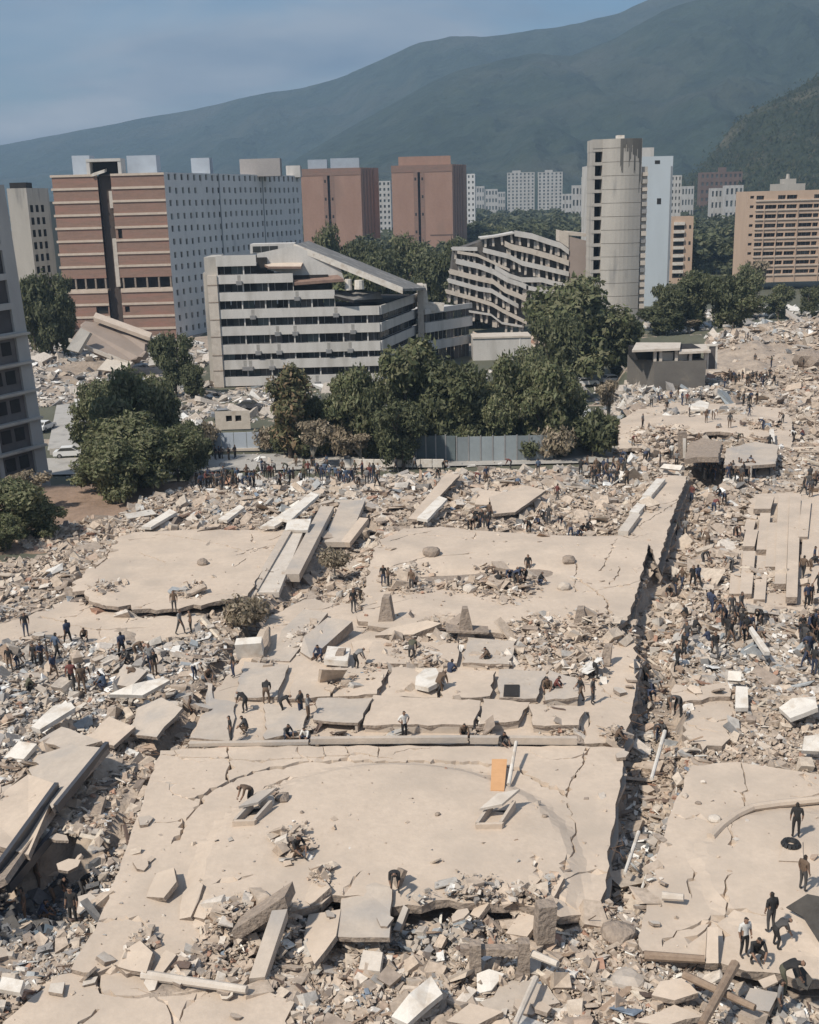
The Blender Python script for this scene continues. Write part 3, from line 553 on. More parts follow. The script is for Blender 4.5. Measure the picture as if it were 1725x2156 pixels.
for j in range(1, 10):
    q = zz - 3.2 - (j - 1) * fl; mb = MB(); mb.box(xa + 2.6, xb, YR - 0.35, YR - 0.003, q - 0.15, q + 0.32); mb.build('ledge', M_cream, T)
for c in (5.6, 9.85, 16.9, 24.8):
    mb = MB(); mb.box(xa + c - 0.1, xa + c + 0.2, YR - 0.4, YR - 0.353, z0, zz - 4); mb.build('pilaster', M_tan, T)
mb = MB(); mb.box(xa + 10, xa + 20, YR + 3, YR + 9, zz - 0.5, zz + 2.2); mb.box(xa + 13, xa + 17, YR + 3.5, YR + 8, zz + 2.2, zz + 3.8); mb.tube((xa + 14.6, YR + 5, zz + 3.8), (xa + 14.6, YR + 5, zz + 5.4), 0.7, 0.5); mb.build('roof_room', M_raw, T)
# --- white collapsed block, front
Yw = 209; zw = lambda y, x=470, Y=Yw: zt(x, y, Y)
xl = xt(458, 590, Yw); K = np.array([xt(799, 660, Yw), Yw]); Rr = np.array([xt(881, 660, 236), 236.0])
T = thing('white_block', 'half collapsed white office block with striped window bands and a slanting roof', 'building', (xl, Yw, -2.6))
BANDS = [(452, 539, 538, 561), (458, 617, 579, 598), (463, 705, 616, 634), (466, 799, 652, 671), (470, 799, 688, 707), (474, 799, 726, 746), (478, 799, 759, 778), (481, 799, 794, 813)]
UK = np.array([1.0, 0, 0]); dR = Rr - K; LR = float(np.linalg.norm(dR)); UR = np.array([*(dR / LR), 0]); NR = np.cross(UR, Z3)
GL = [M_glass, M_glassg, M_dark, M_glass, M_dark, M_brownw]
for b, (x0p, x1p, y0p, y1p) in enumerate(BANDS):
    za, zb = zw(y1p), zw(y0p); x1 = xt(x1p, y0p, Yw) if b < 3 else K[0]
    mb = MB(); mb.box(xl, x1, Yw - 0.35, Yw, za, zb, 0); mb.build('parapet', M_white, T)
    mb = MB(); mb.box(xl + 0.05, x1 - 0.05, Yw + 0.003, Yw + 13, za + 0.2, za + 0.5); mb.build('floor_slab', M_raw, T)
    if b >= 3:
        mb = MB(); o = np.array([K[0], K[1], za]) + NR * 0.0; mb.obox(o, UR * LR, NR * 0.35, Z3 * (zb - za)); mb.build('parapet', M_white, T)
    zn = zw(BANDS[b + 1][2]) if b < 7 else -2.4
    hgt = za - zn; W_ = x1 - xl; n = max(3, int(W_ / 2.1)); w = W_ / n
    if b < 7 or True:
        for i in range(n):
            if b == 7 and i > 5: break
            pane(T, (xl, Yw, zn), UK, (i * w + 0.08, (i + 1) * w - 0.08, 0, hgt - 0.003), 0.55 + 0.5 * (random.random() < 0.25), random.choice(GL), 'window')
        if b >= 3:
            nn = 7; w2 = LR / nn
            for i in range(nn): pane(T, (K[0], K[1], zn), UR, (i * w2 + 0.1, (i + 1) * w2 - 0.1, 0, hgt - 0.003), 0.55, random.choice(GL), 'window')
    for i in range(0, n + 1, 2):
        xx = xl + i * w; mb = MB(); mb.box(max(xl, xx - 0.12), min(x1, xx + 0.12), Yw + 0.1, Yw + 0.4, zn, za); mb.build('column', M_white, T)
    if b >= 1:
        for q in range(random.choice((1, 2, 2, 3)) + (b > 3)):
            xq = xl + 3 + random.random() * (W_ - 8); g = zn + 0.2; mb = MB(); mb.box(xq, xq + 1.0, Yw - 0.95, Yw - 0.36, za - 0.5 + 0.3, za + 0.5); 
            mb.build('air_conditioner', M_metal, T)
            mb = MB(); mb.box(xq + 0.35, xq + 0.9, Yw - 0.356, Yw - 0.352, za - 0.0, za + 0.3 + 0.002); mb.face([(xq + 0.2, Yw - 0.358, zb - 1.5), (xq + 0.8, Yw - 0.358, zb - 1.7), (xq + 0.8, Yw - 0.358, zb - 0.1), (xq + 0.2, Yw - 0.358, zb - 0.1)]); mb.build('rust_stain', mat('grey_streak', (0.25, 0.235, 0.21), (0.34, 0.32, 0.29), scale=2), T)
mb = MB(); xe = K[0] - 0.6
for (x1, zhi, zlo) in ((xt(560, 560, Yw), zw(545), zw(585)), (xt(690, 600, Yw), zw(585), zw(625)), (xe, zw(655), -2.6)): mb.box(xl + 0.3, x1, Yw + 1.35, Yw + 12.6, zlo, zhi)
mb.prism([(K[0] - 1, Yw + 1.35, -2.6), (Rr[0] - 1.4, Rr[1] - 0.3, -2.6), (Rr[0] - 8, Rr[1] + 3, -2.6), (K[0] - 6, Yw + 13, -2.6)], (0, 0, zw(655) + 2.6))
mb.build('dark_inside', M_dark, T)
mb = MB(); x0 = xt(437, 585, Yw); mb.box(x0, xl - 0.003, Yw - 0.6, Yw + 10, -2.6, zw(579)); mb.build('end_wall', M_pale, T)
for b in range(1, 8):
    mb = MB(); q = zw(BANDS[b][3]); mb.box(x0 - 0.02, xl - 0.005, Yw - 0.64, Yw - 0.603, q - 0.25, q - 0.05); mb.build('joint', M_edge, T)
mb = MB(); mb.box(xt(424, 585, Yw), x0 - 0.003, Yw + 2, Yw + 12, -2.6, zw(575)); mb.box(x0 - 0.5, xl - 0.01, Yw + 0.5, Yw + 10, zw(579) + 0.003, zw(541)); mb.build('stair_tower', M_raw, T)
# slanting roof wing over the broken top floors
c1, c2 = PY(619, 515, Yw + 3), PY(848, 608, Yw + 1); c3, c4 = PY(897, 606, Yw + 22), PY(650, 507, Yw + 22)
mb = MB(); mb.prism([c1, c2, c3, c4], (0, 0, -0.45)); mb.build('slanting_roof', M_roof, T)
d = c2 - c1; d /= np.linalg.norm(d); mb = MB(); mb.obox(c1 + np.array([0, -0.55, -0.9]), c2 - c1, (0, 0.53, 0), (0, 0, 1.15)); mb.build('roof_edge', M_whitep, T)
mb = MB(); mb.prism([PY(x, y, Yw + 2.2) for x, y in ((541, 534), (610, 519), (626, 518), (716, 562), (726, 592), (690, 592), (622, 582), (541, 562))], (0, 0.4, 0)); mb.build('gable_wall', M_white, T)
mb = MB(); mb.prism([PY(x, y, Yw + 4) for x, y in ((527, 514), (619, 512), (619, 530), (527, 534))], (0, 5, 0)); mb.build('roof_room', M_white, T)
pane(T, PY(533, 533, Yw + 4), UX, (0, 4.6, 0, 1.2), -0.05, M_glass, 'window', bars=2)
def canopy(name, px, Y, dpt, th, m, m2):
    mb = MB(); mb.prism([PY(x, y, Y + (dpt if i >= len(px) // 2 else 0)) for i, (x, y) in enumerate(px)], (0, 0, -th), 0, 1); mb.build(name, [m, m2], T)
canopy('awning', [(566, 561), (634, 561), (642, 545), (540, 549)], Yw - 0.3, 5, 0.4, M_cream, M_rust)
canopy('awning', [(620, 595), (724, 587), (700, 571), (617, 577)], Yw - 0.4, 5, 0.5, M_rust, M_rust)
canopy('awning', [(704, 622), (745, 632), (806, 629), (800, 614), (712, 612)], Yw - 1.2, 6, 0.5, M_roof, M_dark)
for x, y0, y1, w in ((726, 588, 611, 1.4), (746, 590, 609, 1.9)):
    p = PY(x, y1, Yw + 1); mb = MB(); mb.tube(p + np.array([w / 2, 0, 0]), (p[0] + w / 2, p[1], zt(x, y0, Yw + 1)), w / 2, w / 2 * 0.9, n=10); mb.build('water_tank', M_whitep, T)
# --- its end wing, cut off behind the trees
Ye = 232; T = thing('white_wing', 'low white wing with two curved window bands behind the green trees', 'building', (xt(893, 700, Ye), Ye, -2.6))
A = np.array([xt(893, 690, Ye), Ye, 0]); Bb = np.array([xt(992, 690, Ye + 12), Ye + 12, 0]); d = Bb - A; LL = float(np.linalg.norm(d)); U = d / LL; Nn = np.cross(U, Z3)
for (ya, yb) in ((651, 662), (680, 701), (721, 739)):
    za, zb = zt(895, yb, Ye), zt(895, ya, Ye); mb = MB(); mb.obox(A + Z3 * za, U * LL, Nn * 0.4, Z3 * (zb - za)); mb.obox(A + Z3 * (za + 0.1) - Nn * 0.01, U * LL, -Nn * 9, Z3 * 0.3); mb.build('parapet', M_white, T)
for (ya, yb) in ((663, 680), (701, 721), (740, 775)):
    za, zb = zt(895, yb, Ye), zt(895, ya, Ye)
    for i in range(6): pane(T, A + Z3 * za, U, (i * LL / 6 + 0.1, (i + 1) * LL / 6 - 0.1, 0, zb - za - 0.003), 0.5, random.choice(GL), 'window')
mb = MB(); mb.box(A[0] - 1.2, A[0] - 0.003, Ye - 0.8, Ye + 6, -2.6, zt(890, 600, Ye)); mb.build('pier', M_pale, T)
mb = MB(); mb.prism([PY(x, y, Ye + 1) for x, y in ((889, 598), (898, 598), (902, 636), (936, 638), (934, 655), (889, 655))], (0, 0.6, 0)); mb.build('broken_wall', M_whitep, T)
# --- second collapsed white block: wavy storeys
Yc = 274; T = thing('collapsed_block', 'collapsed white block whose sagging floors slope down to the right behind the trees', 'building', (xt(1000, 600, Yc), Yc, -2.5))
zf = lambda p: (980 / 1.0713 + p[0] * 0.2056, 466.7 + p[1] * 0.2056)
LB = [([(185, 245), (440, 250)], 45), ([(235, 285), (440, 318), (620, 400), (770, 470)], 38), ([(220, 365), (460, 420), (612, 478), (740, 555), (880, 600), (960, 640)], 60), ([(155, 470), (470, 550), (600, 575), (720, 665), (860, 720), (940, 760)], 58), ([(140, 565), (460, 655), (590, 675), (720, 755), (860, 830)], 52), ([(120, 680), (450, 770), (590, 815), (700, 880), (945, 1000)], 48), ([(355, 895), (580, 930), (690, 1015), (900, 1050)], 30),
      ([(820, 80), (1000, 110), (1160, 165), (1290, 205), (1375, 270)], 62), ([(720, 185), (790, 220), (980, 262), (1200, 325), (1375, 385)], 62), ([(500, 255), (760, 320), (900, 390), (1100, 435), (1375, 500)], 55), ([(620, 430), (770, 520), (890, 560), (1100, 560), (1240, 600), (1375, 620)], 55), ([(940, 640), (1090, 670), (1260, 720), (1375, 760)], 50), ([(470, 150), (640, 130), (820, 95)], 26)]
for pts, th in LB:
    mb = MB(); q = [zf(p) for p in pts]; t = th * 0.225
    for (xa_, ya_), (xb_, yb_) in zip(q[:-1], q[1:]):
        p0, p1 = PY(xa_, ya_ + t, Yc), PY(xb_, yb_ + t, Yc); h = (t - 2.5) * Yc / FPX
        mb.obox(p0 + np.array([0, -0.4, 0]), p1 - p0, (0, 0.4, 0), (0, 0, h)); mb.obox(p0 + np.array([0.0, 0.003, 0.1]), p1 - p0, (0, 7.0, 0), (0, 0, 0.3))
    mb.build('sagging_floor', random.choice([M_white, M_white, M_pale]), T)
    for (xa_, ya_), (xb_, yb_) in zip(q[:-1], q[1:]):        # posts and dark rooms under each floor piece
        n = max(1, int((xb_ - xa_) / 13))
        for k in range(n):
            f = (k + 0.5 + 0.3 * (random.random() - 0.5)) / n; xx = xa_ + (xb_ - xa_) * f; yy = ya_ + (yb_ - ya_) * f + t; p0 = PY(xx, yy, Yc)
            mb = MB(); lean = 0.5 * (random.random() - 0.5); mb.obox(p0 + np.array([lean, 0.3, -2.0]), (0.5, 0, 0), (0, 0.35, 0), (-lean, 0, 2.05)); mb.build('post', M_pale, T)
            if random.random() < 0.55:
                mb = MB(); w = (xb_ - xa_) / n * Yc / FPX; mb.box(p0[0] - w * 0.3, p0[0] + w * 0.3, Yc + 0.55, Yc + 0.7, p0[2] - 1.9, p0[2] - 0.2); mb.build('window', random.choice([M_glass, M_brownw, M_pale, M_raw]), T)
core = [(200, 300), (480, 200), (820, 130), (1200, 230), (1370, 300), (1370, 700), (1000, 760), (930, 1060), (640, 1090), (350, 960), (150, 760)]
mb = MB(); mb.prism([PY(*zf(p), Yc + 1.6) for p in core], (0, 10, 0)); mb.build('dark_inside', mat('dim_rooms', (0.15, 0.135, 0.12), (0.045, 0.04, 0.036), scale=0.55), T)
mb = MB(); mb.prism([PY(*zf(p), Yc - 0.1) for p in ((1376, 150), (1600, 205), (1640, 640), (1385, 665))], (0, 9, 0)); mb.build('gable_wall', mat('brown_grey_render', (0.34, 0.275, 0.235), (0.30, 0.24, 0.205), scale=0.3), T)
mb = MB(); mb.prism([PY(*zf(p), Yc - 0.3) for p in ((1280, 85), (1376, 110), (1376, 270), (1280, 200))], (0, 6, 0)); mb.prism([PY(*zf(p), Yc - 0.2) for p in ((1376, 100), (1640, 130), (1640, 160), (1376, 140))], (0, 9, 0)); mb.build('roof_frame', M_pale, T)
# --- low white building beside the trees
T = thing('white_outbuilding', 'low whitewashed building with flat top below the sagging white block', 'building', PY(1000, 760, 236))
xa, xb = xt(996, 720, 236), xt(1118, 720, 236); mb = MB(); mb.box(xa, xb, 236, 243, -2.6, zt(1050, 712, 236)); mb.build('wall', M_white, T)
mb = MB(); mb.box(xa + 9.7, xa + 9.9, 235.9, 235.996, -2, zt(1050, 713, 236)); mb.build('drain_pipe', M_grey, T)
mb = MB(); mb.box(xa - 0.1, xb + 0.1, 235.8, 243.1, zt(1050, 712, 236) + 0.003, zt(1050, 712, 236) + 0.35); mb.build('roof', M_pale, T)
# --- low hall with flat roofs at right
Yh = 176; zh = -0.6
T = thing('low_hall', 'low dark walled hall under flat pale roofs with open bays beside the crowd road', 'building', (xt(1377, 790, Yh), Yh, zh))
xa, xb = xt(1345, 760, Yh), xt(1487, 760, Yh); zc = zt(1430, 738, Yh); zm = zt(1430, 760, Yh)
mb = MB(); mb.prism([(xt(1377, 790, Yh), Yh, zh - 1), (xb, Yh, zh - 1), (xb, Yh + 9, zh - 1), (xa, Yh + 9, zh - 1)], (0, 0, zm - zh + 1)); mb.build('wall', mat('dim_grey_brown', (0.165, 0.15, 0.13), (0.125, 0.113, 0.1), scale=0.4, stain=((0.23, 0.19, 0.15), 0.4, 0.6, 0.7)), T)
for x in (1377, 1389, 1422, 1452, 1484):
    mb = MB(); q = xt(x, 750, Yh); mb.box(q, q + 0.45, Yh + 0.1, Yh + 0.6, zm + 0.003, zc); mb.build('column', M_pale, T)
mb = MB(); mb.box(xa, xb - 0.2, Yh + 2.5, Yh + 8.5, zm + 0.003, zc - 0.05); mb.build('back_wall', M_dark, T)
for a, b, w in ((1392, 1420, 0.8), (1428, 1450, 0.5)):
    mb = MB(); mb.box(xt(a, 750, Yh), xt(b, 750, Yh), Yh + 0.7, Yh + 0.9, zm + 0.004, zm + 1.3); mb.build('screen_wall', M_raw, T)
for pts in (((1331, 737), (1432, 733), (1434, 721), (1340, 721)), ((1430, 741), (1497, 738), (1487, 724), (1436, 726))):
    mb = MB(); mb.prism([PY(x, y, Yh - 0.6 if i < 2 else Yh + 8) for i, (x, y) in enumerate(pts)], (0, 0, -0.35)); mb.build('roof', M_pale, T)
T = thing('doorway_frame', 'white door frame left standing at the right end of the low hall', 'door frame', PY(1489, 765, Yh + 1))
a, b = xt(1489, 745, Yh + 1), xt(1511, 745, Yh + 1); zl, zu = zt(1500, 764, Yh + 1), zt(1500, 729, Yh + 1)
for q in (a, b - 0.3):
    mb = MB(); mb.box(q, q + 0.3, Yh + 1, Yh + 1.3, zl - 1, zu); mb.build('jamb', M_whitep, T)
mb = MB(); mb.box(a, b, Yh + 0.97, Yh + 1.33, zu + 0.002, zu + 0.3); mb.build('lintel', M_whitep, T)
mb = MB(); mb.box(a + 0.3, b - 0.3, Yh + 1.1, Yh + 1.15, zl - 1, zu - 0.003); mb.build('door', M_brownw, T)
# --- left back: low white building and the fallen brown wall
Yl = 285; T = thing('white_shed', 'low white building with flat roof at foot of the brick block', 'building', PY(80, 720, Yl))
xa, xb = xt(58, 700, Yl), xt(142, 700, Yl); mb = MB(); mb.box(xa, xb, Yl, Yl + 9, -2, zt(100, 692, Yl)); mb.build('wall', M_white, T)
mb = MB(); mb.box(xa - 0.5, xb + 0.4, Yl - 0.6, Yl + 9.5, zt(100, 687, Yl), zt(100, 678, Yl)); mb.build('roof', M_pale, T)
mb = MB(); mb.box(xa, xb, Yl + 0.1, Yl + 0.3, zt(100, 691, Yl), zt(100, 688, Yl)); mb.build('shade_gap', M_dark, T)
YS = 224; T = thing('fallen_wall', 'big tilted brown wall slab with pale edge beam lying before the brick block', 'wall slab', PY(240, 760, YS))
q = [(150, 716), (180, 676), (212, 673), (318, 712), (300, 752), (268, 768)]
pt = [PY(x, y, YS + dy) for (x, y), dy in zip(q, (0, 9, 10, 8, 0, -1))]
pr = []; rq = random.Random(5)
for i in range(len(pt)):
    a, b = pt[i], pt[(i + 1) % len(pt)]
    for j in range(5): pr.append(a + (b - a) * j / 5 + (np.array([rq.uniform(-.5, .5), 0, rq.uniform(-.45, .45)]) if j else 0))
mb = MB(); mb.prism(pr, (0.3, 1.2, -0.8)); mb.build('slab', mat('brown_slab', (0.315, 0.25, 0.205), (0.26, 0.205, 0.165), scale=0.2), T)
p0, p1 = PY(204, 671, YS + 10), PY(322, 714, YS + 8); mb = MB(); mb.obox(p0 + np.array([0, -2.4, -0.2]), p1 - p0, (0, 2.4, 0.7), (0, -0.2, 0.8)); mb.build('edge_beam', M_cream, T)
for (a, b) in (((145, 720), (235, 757)), ((228, 752), (272, 770))):
    p0, p1 = PY(*a, YS - 1), PY(*b, YS - 1.5); mb = MB(); mb.obox(p0, p1 - p0, (0, 0.8, 0), (0, 0, 0.7)); mb.build('edge_beam', M_pale, T)

for lb, q in (('broken wall piece leaning on left side of the fallen brown wall', ((140, 735), (165, 742), (190, 700), (170, 690))), ('pale wall piece below the fallen brown wall', ((205, 778), (262, 785), (280, 762), (228, 752))), ('grey wall piece right of the fallen brown wall', ((312, 770), (352, 764), (345, 725), (322, 722)))):
    pp = [PY(x, y, YS - 4 + (3 if i > 1 else 0)) for i, (x, y) in enumerate(q)]; mb = MB(); mb.prism(pp, (0.2, .8, -.4)); tag(mb.build('wall_piece', M_pale if 'pale' in lb else M_raw), lb, 'wall piece')
# ------------------------------------------------------------------ the fallen floor slabs
M_tarp = mat('dark_cloth_sheet', (0.085, 0.078, 0.07), (0.055, 0.05, 0.045), scale=2, rough=.95, spec=.05)
SLABS = []            # (plan polygon, height function) for everything that rests on them
def rough(poly, step, amp, seed=0):
    """plan polygon with its edges split and jittered: broken concrete"""
    out = []; n = len(poly); r = random.Random(seed)
    for i in range(n):
        a = np.array(poly[i][:2], float); b = np.array(poly[(i + 1) % n][:2], float); d = b - a; L_ = np.linalg.norm(d); k = max(1, int(L_ / step)); nn = np.array([-d[1], d[0]]) / max(L_, 1e-6)
        w = poly[i][2] if len(poly[i]) > 2 else amp
        for j in range(k): out.append(tuple(a + d * j / k + (nn * w * (r.random() - 0.5) * 2 if j else 0)))
    return out
def slab(name, label, px, z0, thick=0.35, hfun=None, cracks=(), grid_=0.5, m=None, amp=0.10, step=0.55, cat='concrete slab', under=(), group=None, seed=1):
    """px: outline in picture points on the plane z0 (third value: edge raggedness); cracks: (points, width, depth)"""
    m = m or M_slab
    base = [tuple(P(p[0], p[1], z0)[:2]) + tuple(p[2:]) for p in px]; poly = rough(base, step, amp, seed)
    hf = (lambda x, y: z0 + 0 * x) if hfun is None else (lambda x, y: z0 + hfun(x, y)); SLABS.append((poly, hf))
    pts = [Vector(p) for p in poly]; nb = len(pts); edges = []; depth = {}
    AA = np.array(poly); ctr = AA.mean(0); auto = []; ra = random.Random(seed * 7 + len(label))
    for k in range(max(3, int(np.ptp(AA[:, 0]) * np.ptp(AA[:, 1]) / 45))):          # hair cracks running in from the edges
        p_ = np.array(poly[ra.randrange(nb)]); dr = (ctr - p_) / max(np.linalg.norm(ctr - p_), .1); ln_ = [p_ + dr * .15]
        for j in range(ra.randrange(2, 6)): dr = dr + np.array([ra.gauss(0, .55), ra.gauss(0, .55)]); dr /= max(np.linalg.norm(dr), .1); ln_.append(ln_[-1] + dr * ra.uniform(.5, 1.3))
        if inpoly(np.array([l[0] for l in ln_]), np.array([l[1] for l in ln_]), poly).all(): auto.append((ln_, ra.uniform(.03, .06), ra.uniform(.04, .09)))
    for cp, w, dp in list(cracks) + auto:
        q = [P(x, y, z0)[:2] if isinstance(cp[0], tuple) else np.array([x, y]) for x, y in cp]; line = []
        for a, b in zip(q[:-1], q[1:]):
            k = max(1, int(np.linalg.norm(b - a) / 0.45)); line += [a + (b - a) * j / k for j in range(k)]
        line.append(q[-1]); line = [l + (rng.random(2) - 0.5) * 0.22 for l in line]; ids = []
        for i, l in enumerate(line):
            t = line[min(i + 1, len(line) - 1)] - line[max(i - 1, 0)]; nn = np.array([-t[1], t[0]]) / max(np.linalg.norm(t), 1e-6); ww = w * .62 * (0.5 + rng.random())
            depth[len(pts)] = dp * 2.2; ids.append(len(pts)); pts.append(Vector(l)); pts.append(Vector(l + nn * ww)); pts.append(Vector(l - nn * ww))
        edges += list(zip(ids[:-1], ids[1:]))
    A = np.array(poly); x0, y0 = A.min(0); x1, y1 = A.max(0)
    g = np.stack(np.meshgrid(np.arange(x0, x1, grid_), np.arange(y0, y1, grid_)), -1).reshape(-1, 2) + (rng.random((1, 2)) - 0.5) * 0.1
    g = g + (rng.random(g.shape) - 0.5) * grid_ * 0.5; g = g[inpoly(g[:, 0], g[:, 1], poly)]
    pts += [Vector(p) for p in g]
    V, E_, F, ov, oe, of = delaunay_2d_cdt(pts, edges, [list(range(nb))], 1, 1e-5)
    XY = np.array([(v[0], v[1]) for v in V]); Zh = hf(XY[:, 0], XY[:, 1]) + 0.035 * fbm(XY[:, 0] * 0.9, XY[:, 1] * 0.9, 3, 31) + 0.10 * fbm(XY[:, 0] * 0.16, XY[:, 1] * 0.16, 2, 33)
    o2n = {}
    for i, lst in enumerate(ov):
        for k in lst:
            o2n[k] = i
            if k in depth: Zh[i] -= depth[k]
    verts = [(XY[i, 0], XY[i, 1], Zh[i]) for i in range(len(V))]; n = len(verts); faces = []
    for f in F:
        a, b, c = (XY[k] for k in f[:3]); faces.append(tuple(f) if (b[0] - a[0]) * (c[1] - a[1]) - (b[1] - a[1]) * (c[0] - a[0]) > 0 else tuple(reversed(f)))
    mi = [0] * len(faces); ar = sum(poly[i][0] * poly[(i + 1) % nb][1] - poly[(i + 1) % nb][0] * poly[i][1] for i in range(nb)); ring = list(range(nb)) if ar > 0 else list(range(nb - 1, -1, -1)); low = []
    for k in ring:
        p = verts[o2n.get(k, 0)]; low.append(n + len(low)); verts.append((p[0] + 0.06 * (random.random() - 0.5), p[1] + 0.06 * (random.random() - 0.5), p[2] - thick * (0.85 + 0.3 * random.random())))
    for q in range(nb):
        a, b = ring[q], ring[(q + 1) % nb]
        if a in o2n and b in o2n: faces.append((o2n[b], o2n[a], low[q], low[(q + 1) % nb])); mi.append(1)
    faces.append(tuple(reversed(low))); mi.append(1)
    mb = MB(); mb.v = verts; mb.f = faces; mb.m = mi
    c = c_ = A.mean(0); T = thing('collapsed_floor', label, cat, (c[0], c[1], z0 - thick), group)
    mb.build('roof_slab', [m, M_edge], T)
    rb = MB(); rr_ = random.Random(seed + len(label))        # bent bars sticking out of the broken edges
    for q in range(nb):
        if rr_.random() < 0.10:
            e0 = np.array([*poly[q], 0.0]); e0[2] = verts[o2n.get(q, 0)][2] - thick * .5; dv = e0 - np.array([c_[0], c_[1], e0[2]]); dv = dv / max(np.linalg.norm(dv), .1)
            for w_ in range(rr_.choice((1, 2, 3))):
                a_ = e0 + np.array([rr_.uniform(-.2, .2), rr_.uniform(-.2, .2), 0]) - dv * .1; b_ = a_ + dv * rr_.uniform(.3, .8) + np.array([rr_.uniform(-.3, .3), rr_.uniform(-.3, .3), rr_.uniform(-.2, .3)]); d_ = b_ + np.array([rr_.uniform(-.4, .4), rr_.uniform(-.4, .4), rr_.uniform(-.5, .3)])
                rb.tube(a_, b_, .022, .022, 4); rb.tube(b_, d_, .022, .02, 4)
    if rb.v: tag(rb.build('rebar', M_rebar, T), kind='stuff')
    for dz, off, sc in under:
        mb = MB(); q = [(c[0] + (p[0] - c[0]) * sc + off[0], c[1] + (p[1] - c[1]) * sc + off[1], z0 - dz) for p in base]
        mb.prism([(x, y, z) for (x, y, *_), z in zip(rough(q, 1.5, 0.12, seed + 7), [z0 - dz] * 999)], (0, 0, -0.28)); mb.build('floor_slab', [M_edge if random.random() < 0.5 else M_slab2], T)
    return T
def dome(cx, cy, rx, ry, h): return lambda x, y: h * sst(1.06, 0.94, np.sqrt(((x - cx) / rx)**2 + ((y - cy) / ry)**2)) + h * 0.6 * np.clip(1 - ((x - cx) / rx)**2 - ((y - cy) / ry)**2, 0, 1)
# front slab
zA = 0.8; ca = P(815, 1800, zA); dA = dome(ca[0], ca[1] - 0.5, P(1205, 1780, zA)[0] - ca[0], P(815, 1605, zA)[1] - ca[1], 0.34)
slab('a', 'biggest pale floor slab in the foreground, with curved cracks and two holes broken in it', [(338, 1580), (480, 1572), (1225, 1570), (1316, 1577), (1300, 1680), (1285, 1765), (1277, 1870, .12), (1252, 1916, .25), (1180, 1938, .3), (1090, 1920, .3), (860, 1925, .3), (700, 1905, .3), (560, 1960, .3), (420, 1990, .3), (300, 2040, .3), (150, 2040, .1), (200, 1958, .1), (245, 1845, .08)],
     zA, 0.4, dA, [([(415, 1680), (500, 1638), (560, 1620), (640, 1606), (740, 1601), (820, 1606), (930, 1604), (1035, 1608)], .2, .5), ([(1060, 1612), (1090, 1622), (1140, 1645), (1190, 1674)], .15, .4), ([(1195, 1690), (1211, 1745), (1206, 1800), (1188, 1838)], .06, .10), ([(1238, 1573), (1222, 1620), (1198, 1648), (1192, 1676)], .06, .12), ([(480, 1574), (484, 1610), (478, 1642)], .07, .2), ([(425, 1684), (412, 1705), (392, 1720), (388, 1742)], .09, .2), ([(388, 1748), (365, 1772)], .09, .2), ([(330, 1730), (372, 1730)], .06, .14), ([(340, 1590), (560, 1602), (760, 1588), (830, 1596)], .07, .14), ([(1195, 1862), (1240, 1835), (1277, 1838)], .06, .12), ([(460, 1872), (500, 1868), (530, 1858)], .05, .1), ([(560, 1655), (620, 1638)], .07, .12), ([(735, 1590), (730, 1574)], .05, .1), ([(788, 1604), (800, 1575)], .06, .14)],
     under=[(1.0, (0.25, -0.1), 0.985), (1.7, (0.1, 0.2), 0.97), (2.4, (0.4, 0.0), 0.99)], grid_=0.42)
# middle slab carrying the row of roof panels
zM = 0.5
slab('m', 'flat middle slab under the rows of tilted roof panels, behind the biggest foreground slab', [(395, 1566), (440, 1470, .1), (505, 1390, .1), (565, 1300, .1), (640, 1262, .3), (800, 1280, .3), (1050, 1322, .3), (1250, 1330, .2), (1335, 1345, .2), (1340, 1420), (1330, 1500), (1314, 1564), (1215, 1566), (760, 1567)], zM, 0.35, None, [([(1222, 1572), (1240, 1530), (1236, 1500)], .08, .15), ([(1250, 1430), (1290, 1470), (1330, 1480)], .06, .1), ([(505, 1480), (560, 1500), (640, 1490)], .06, .1)], under=[(0.9, (0.3, 0), 0.98), (1.6, (0.1, 0.1), 0.985)], grid_=0.7)
# second big slab
zB_ = 0.9; cb = P(1060, 1215, zB_)
slab('b', 'long pale slab behind the roof panels, with a broken open trench across its middle', [(765, 1255, .2), (778, 1195, .15), (800, 1140, .1), (850, 1112), (930, 1108), (1000, 1118), (1100, 1124), (1230, 1135), (1306, 1132), (1366, 1152), (1345, 1230), (1322, 1302), (1290, 1325, .3), (1200, 1318, .3), (1060, 1335, .4), (900, 1322, .4), (790, 1318, .4), (752, 1300, .3)],
     zB_, 0.35, lambda x, y: 0.35 * np.exp(-((y - cb[1] - 7) / 4.0)**2) - 0.9 * np.exp(-((y - (cb[1] + 0.8) - 0.08 * (x - 4)) / 1.1)**2) * sst(-1.5, 1.5, x) * sst(12.5, 9.5, x) + 0.25 * fbm(x / 4, y / 4, 2, 55),
     [([(830, 1192), (900, 1178), (990, 1172)], .1, .2), ([(1210, 1215), (1240, 1235), (1280, 1262), (1282, 1300)], .12, .25), ([(1300, 1140), (1280, 1180), (1268, 1200)], .06, .12), ([(1215, 1190), (1210, 1245)], .06, .12), ([(820, 1145), (860, 1128), (910, 1118)], .08, .14), ([(1305, 1195), (1300, 1215), (1283, 1230)], .07, .15)],
     under=[(1.0, (0.3, -0.1), 0.985), (1.7, (0.0, 0.2), 0.97), (2.3, (0.35, 0), 0.99)], grid_=0.5)
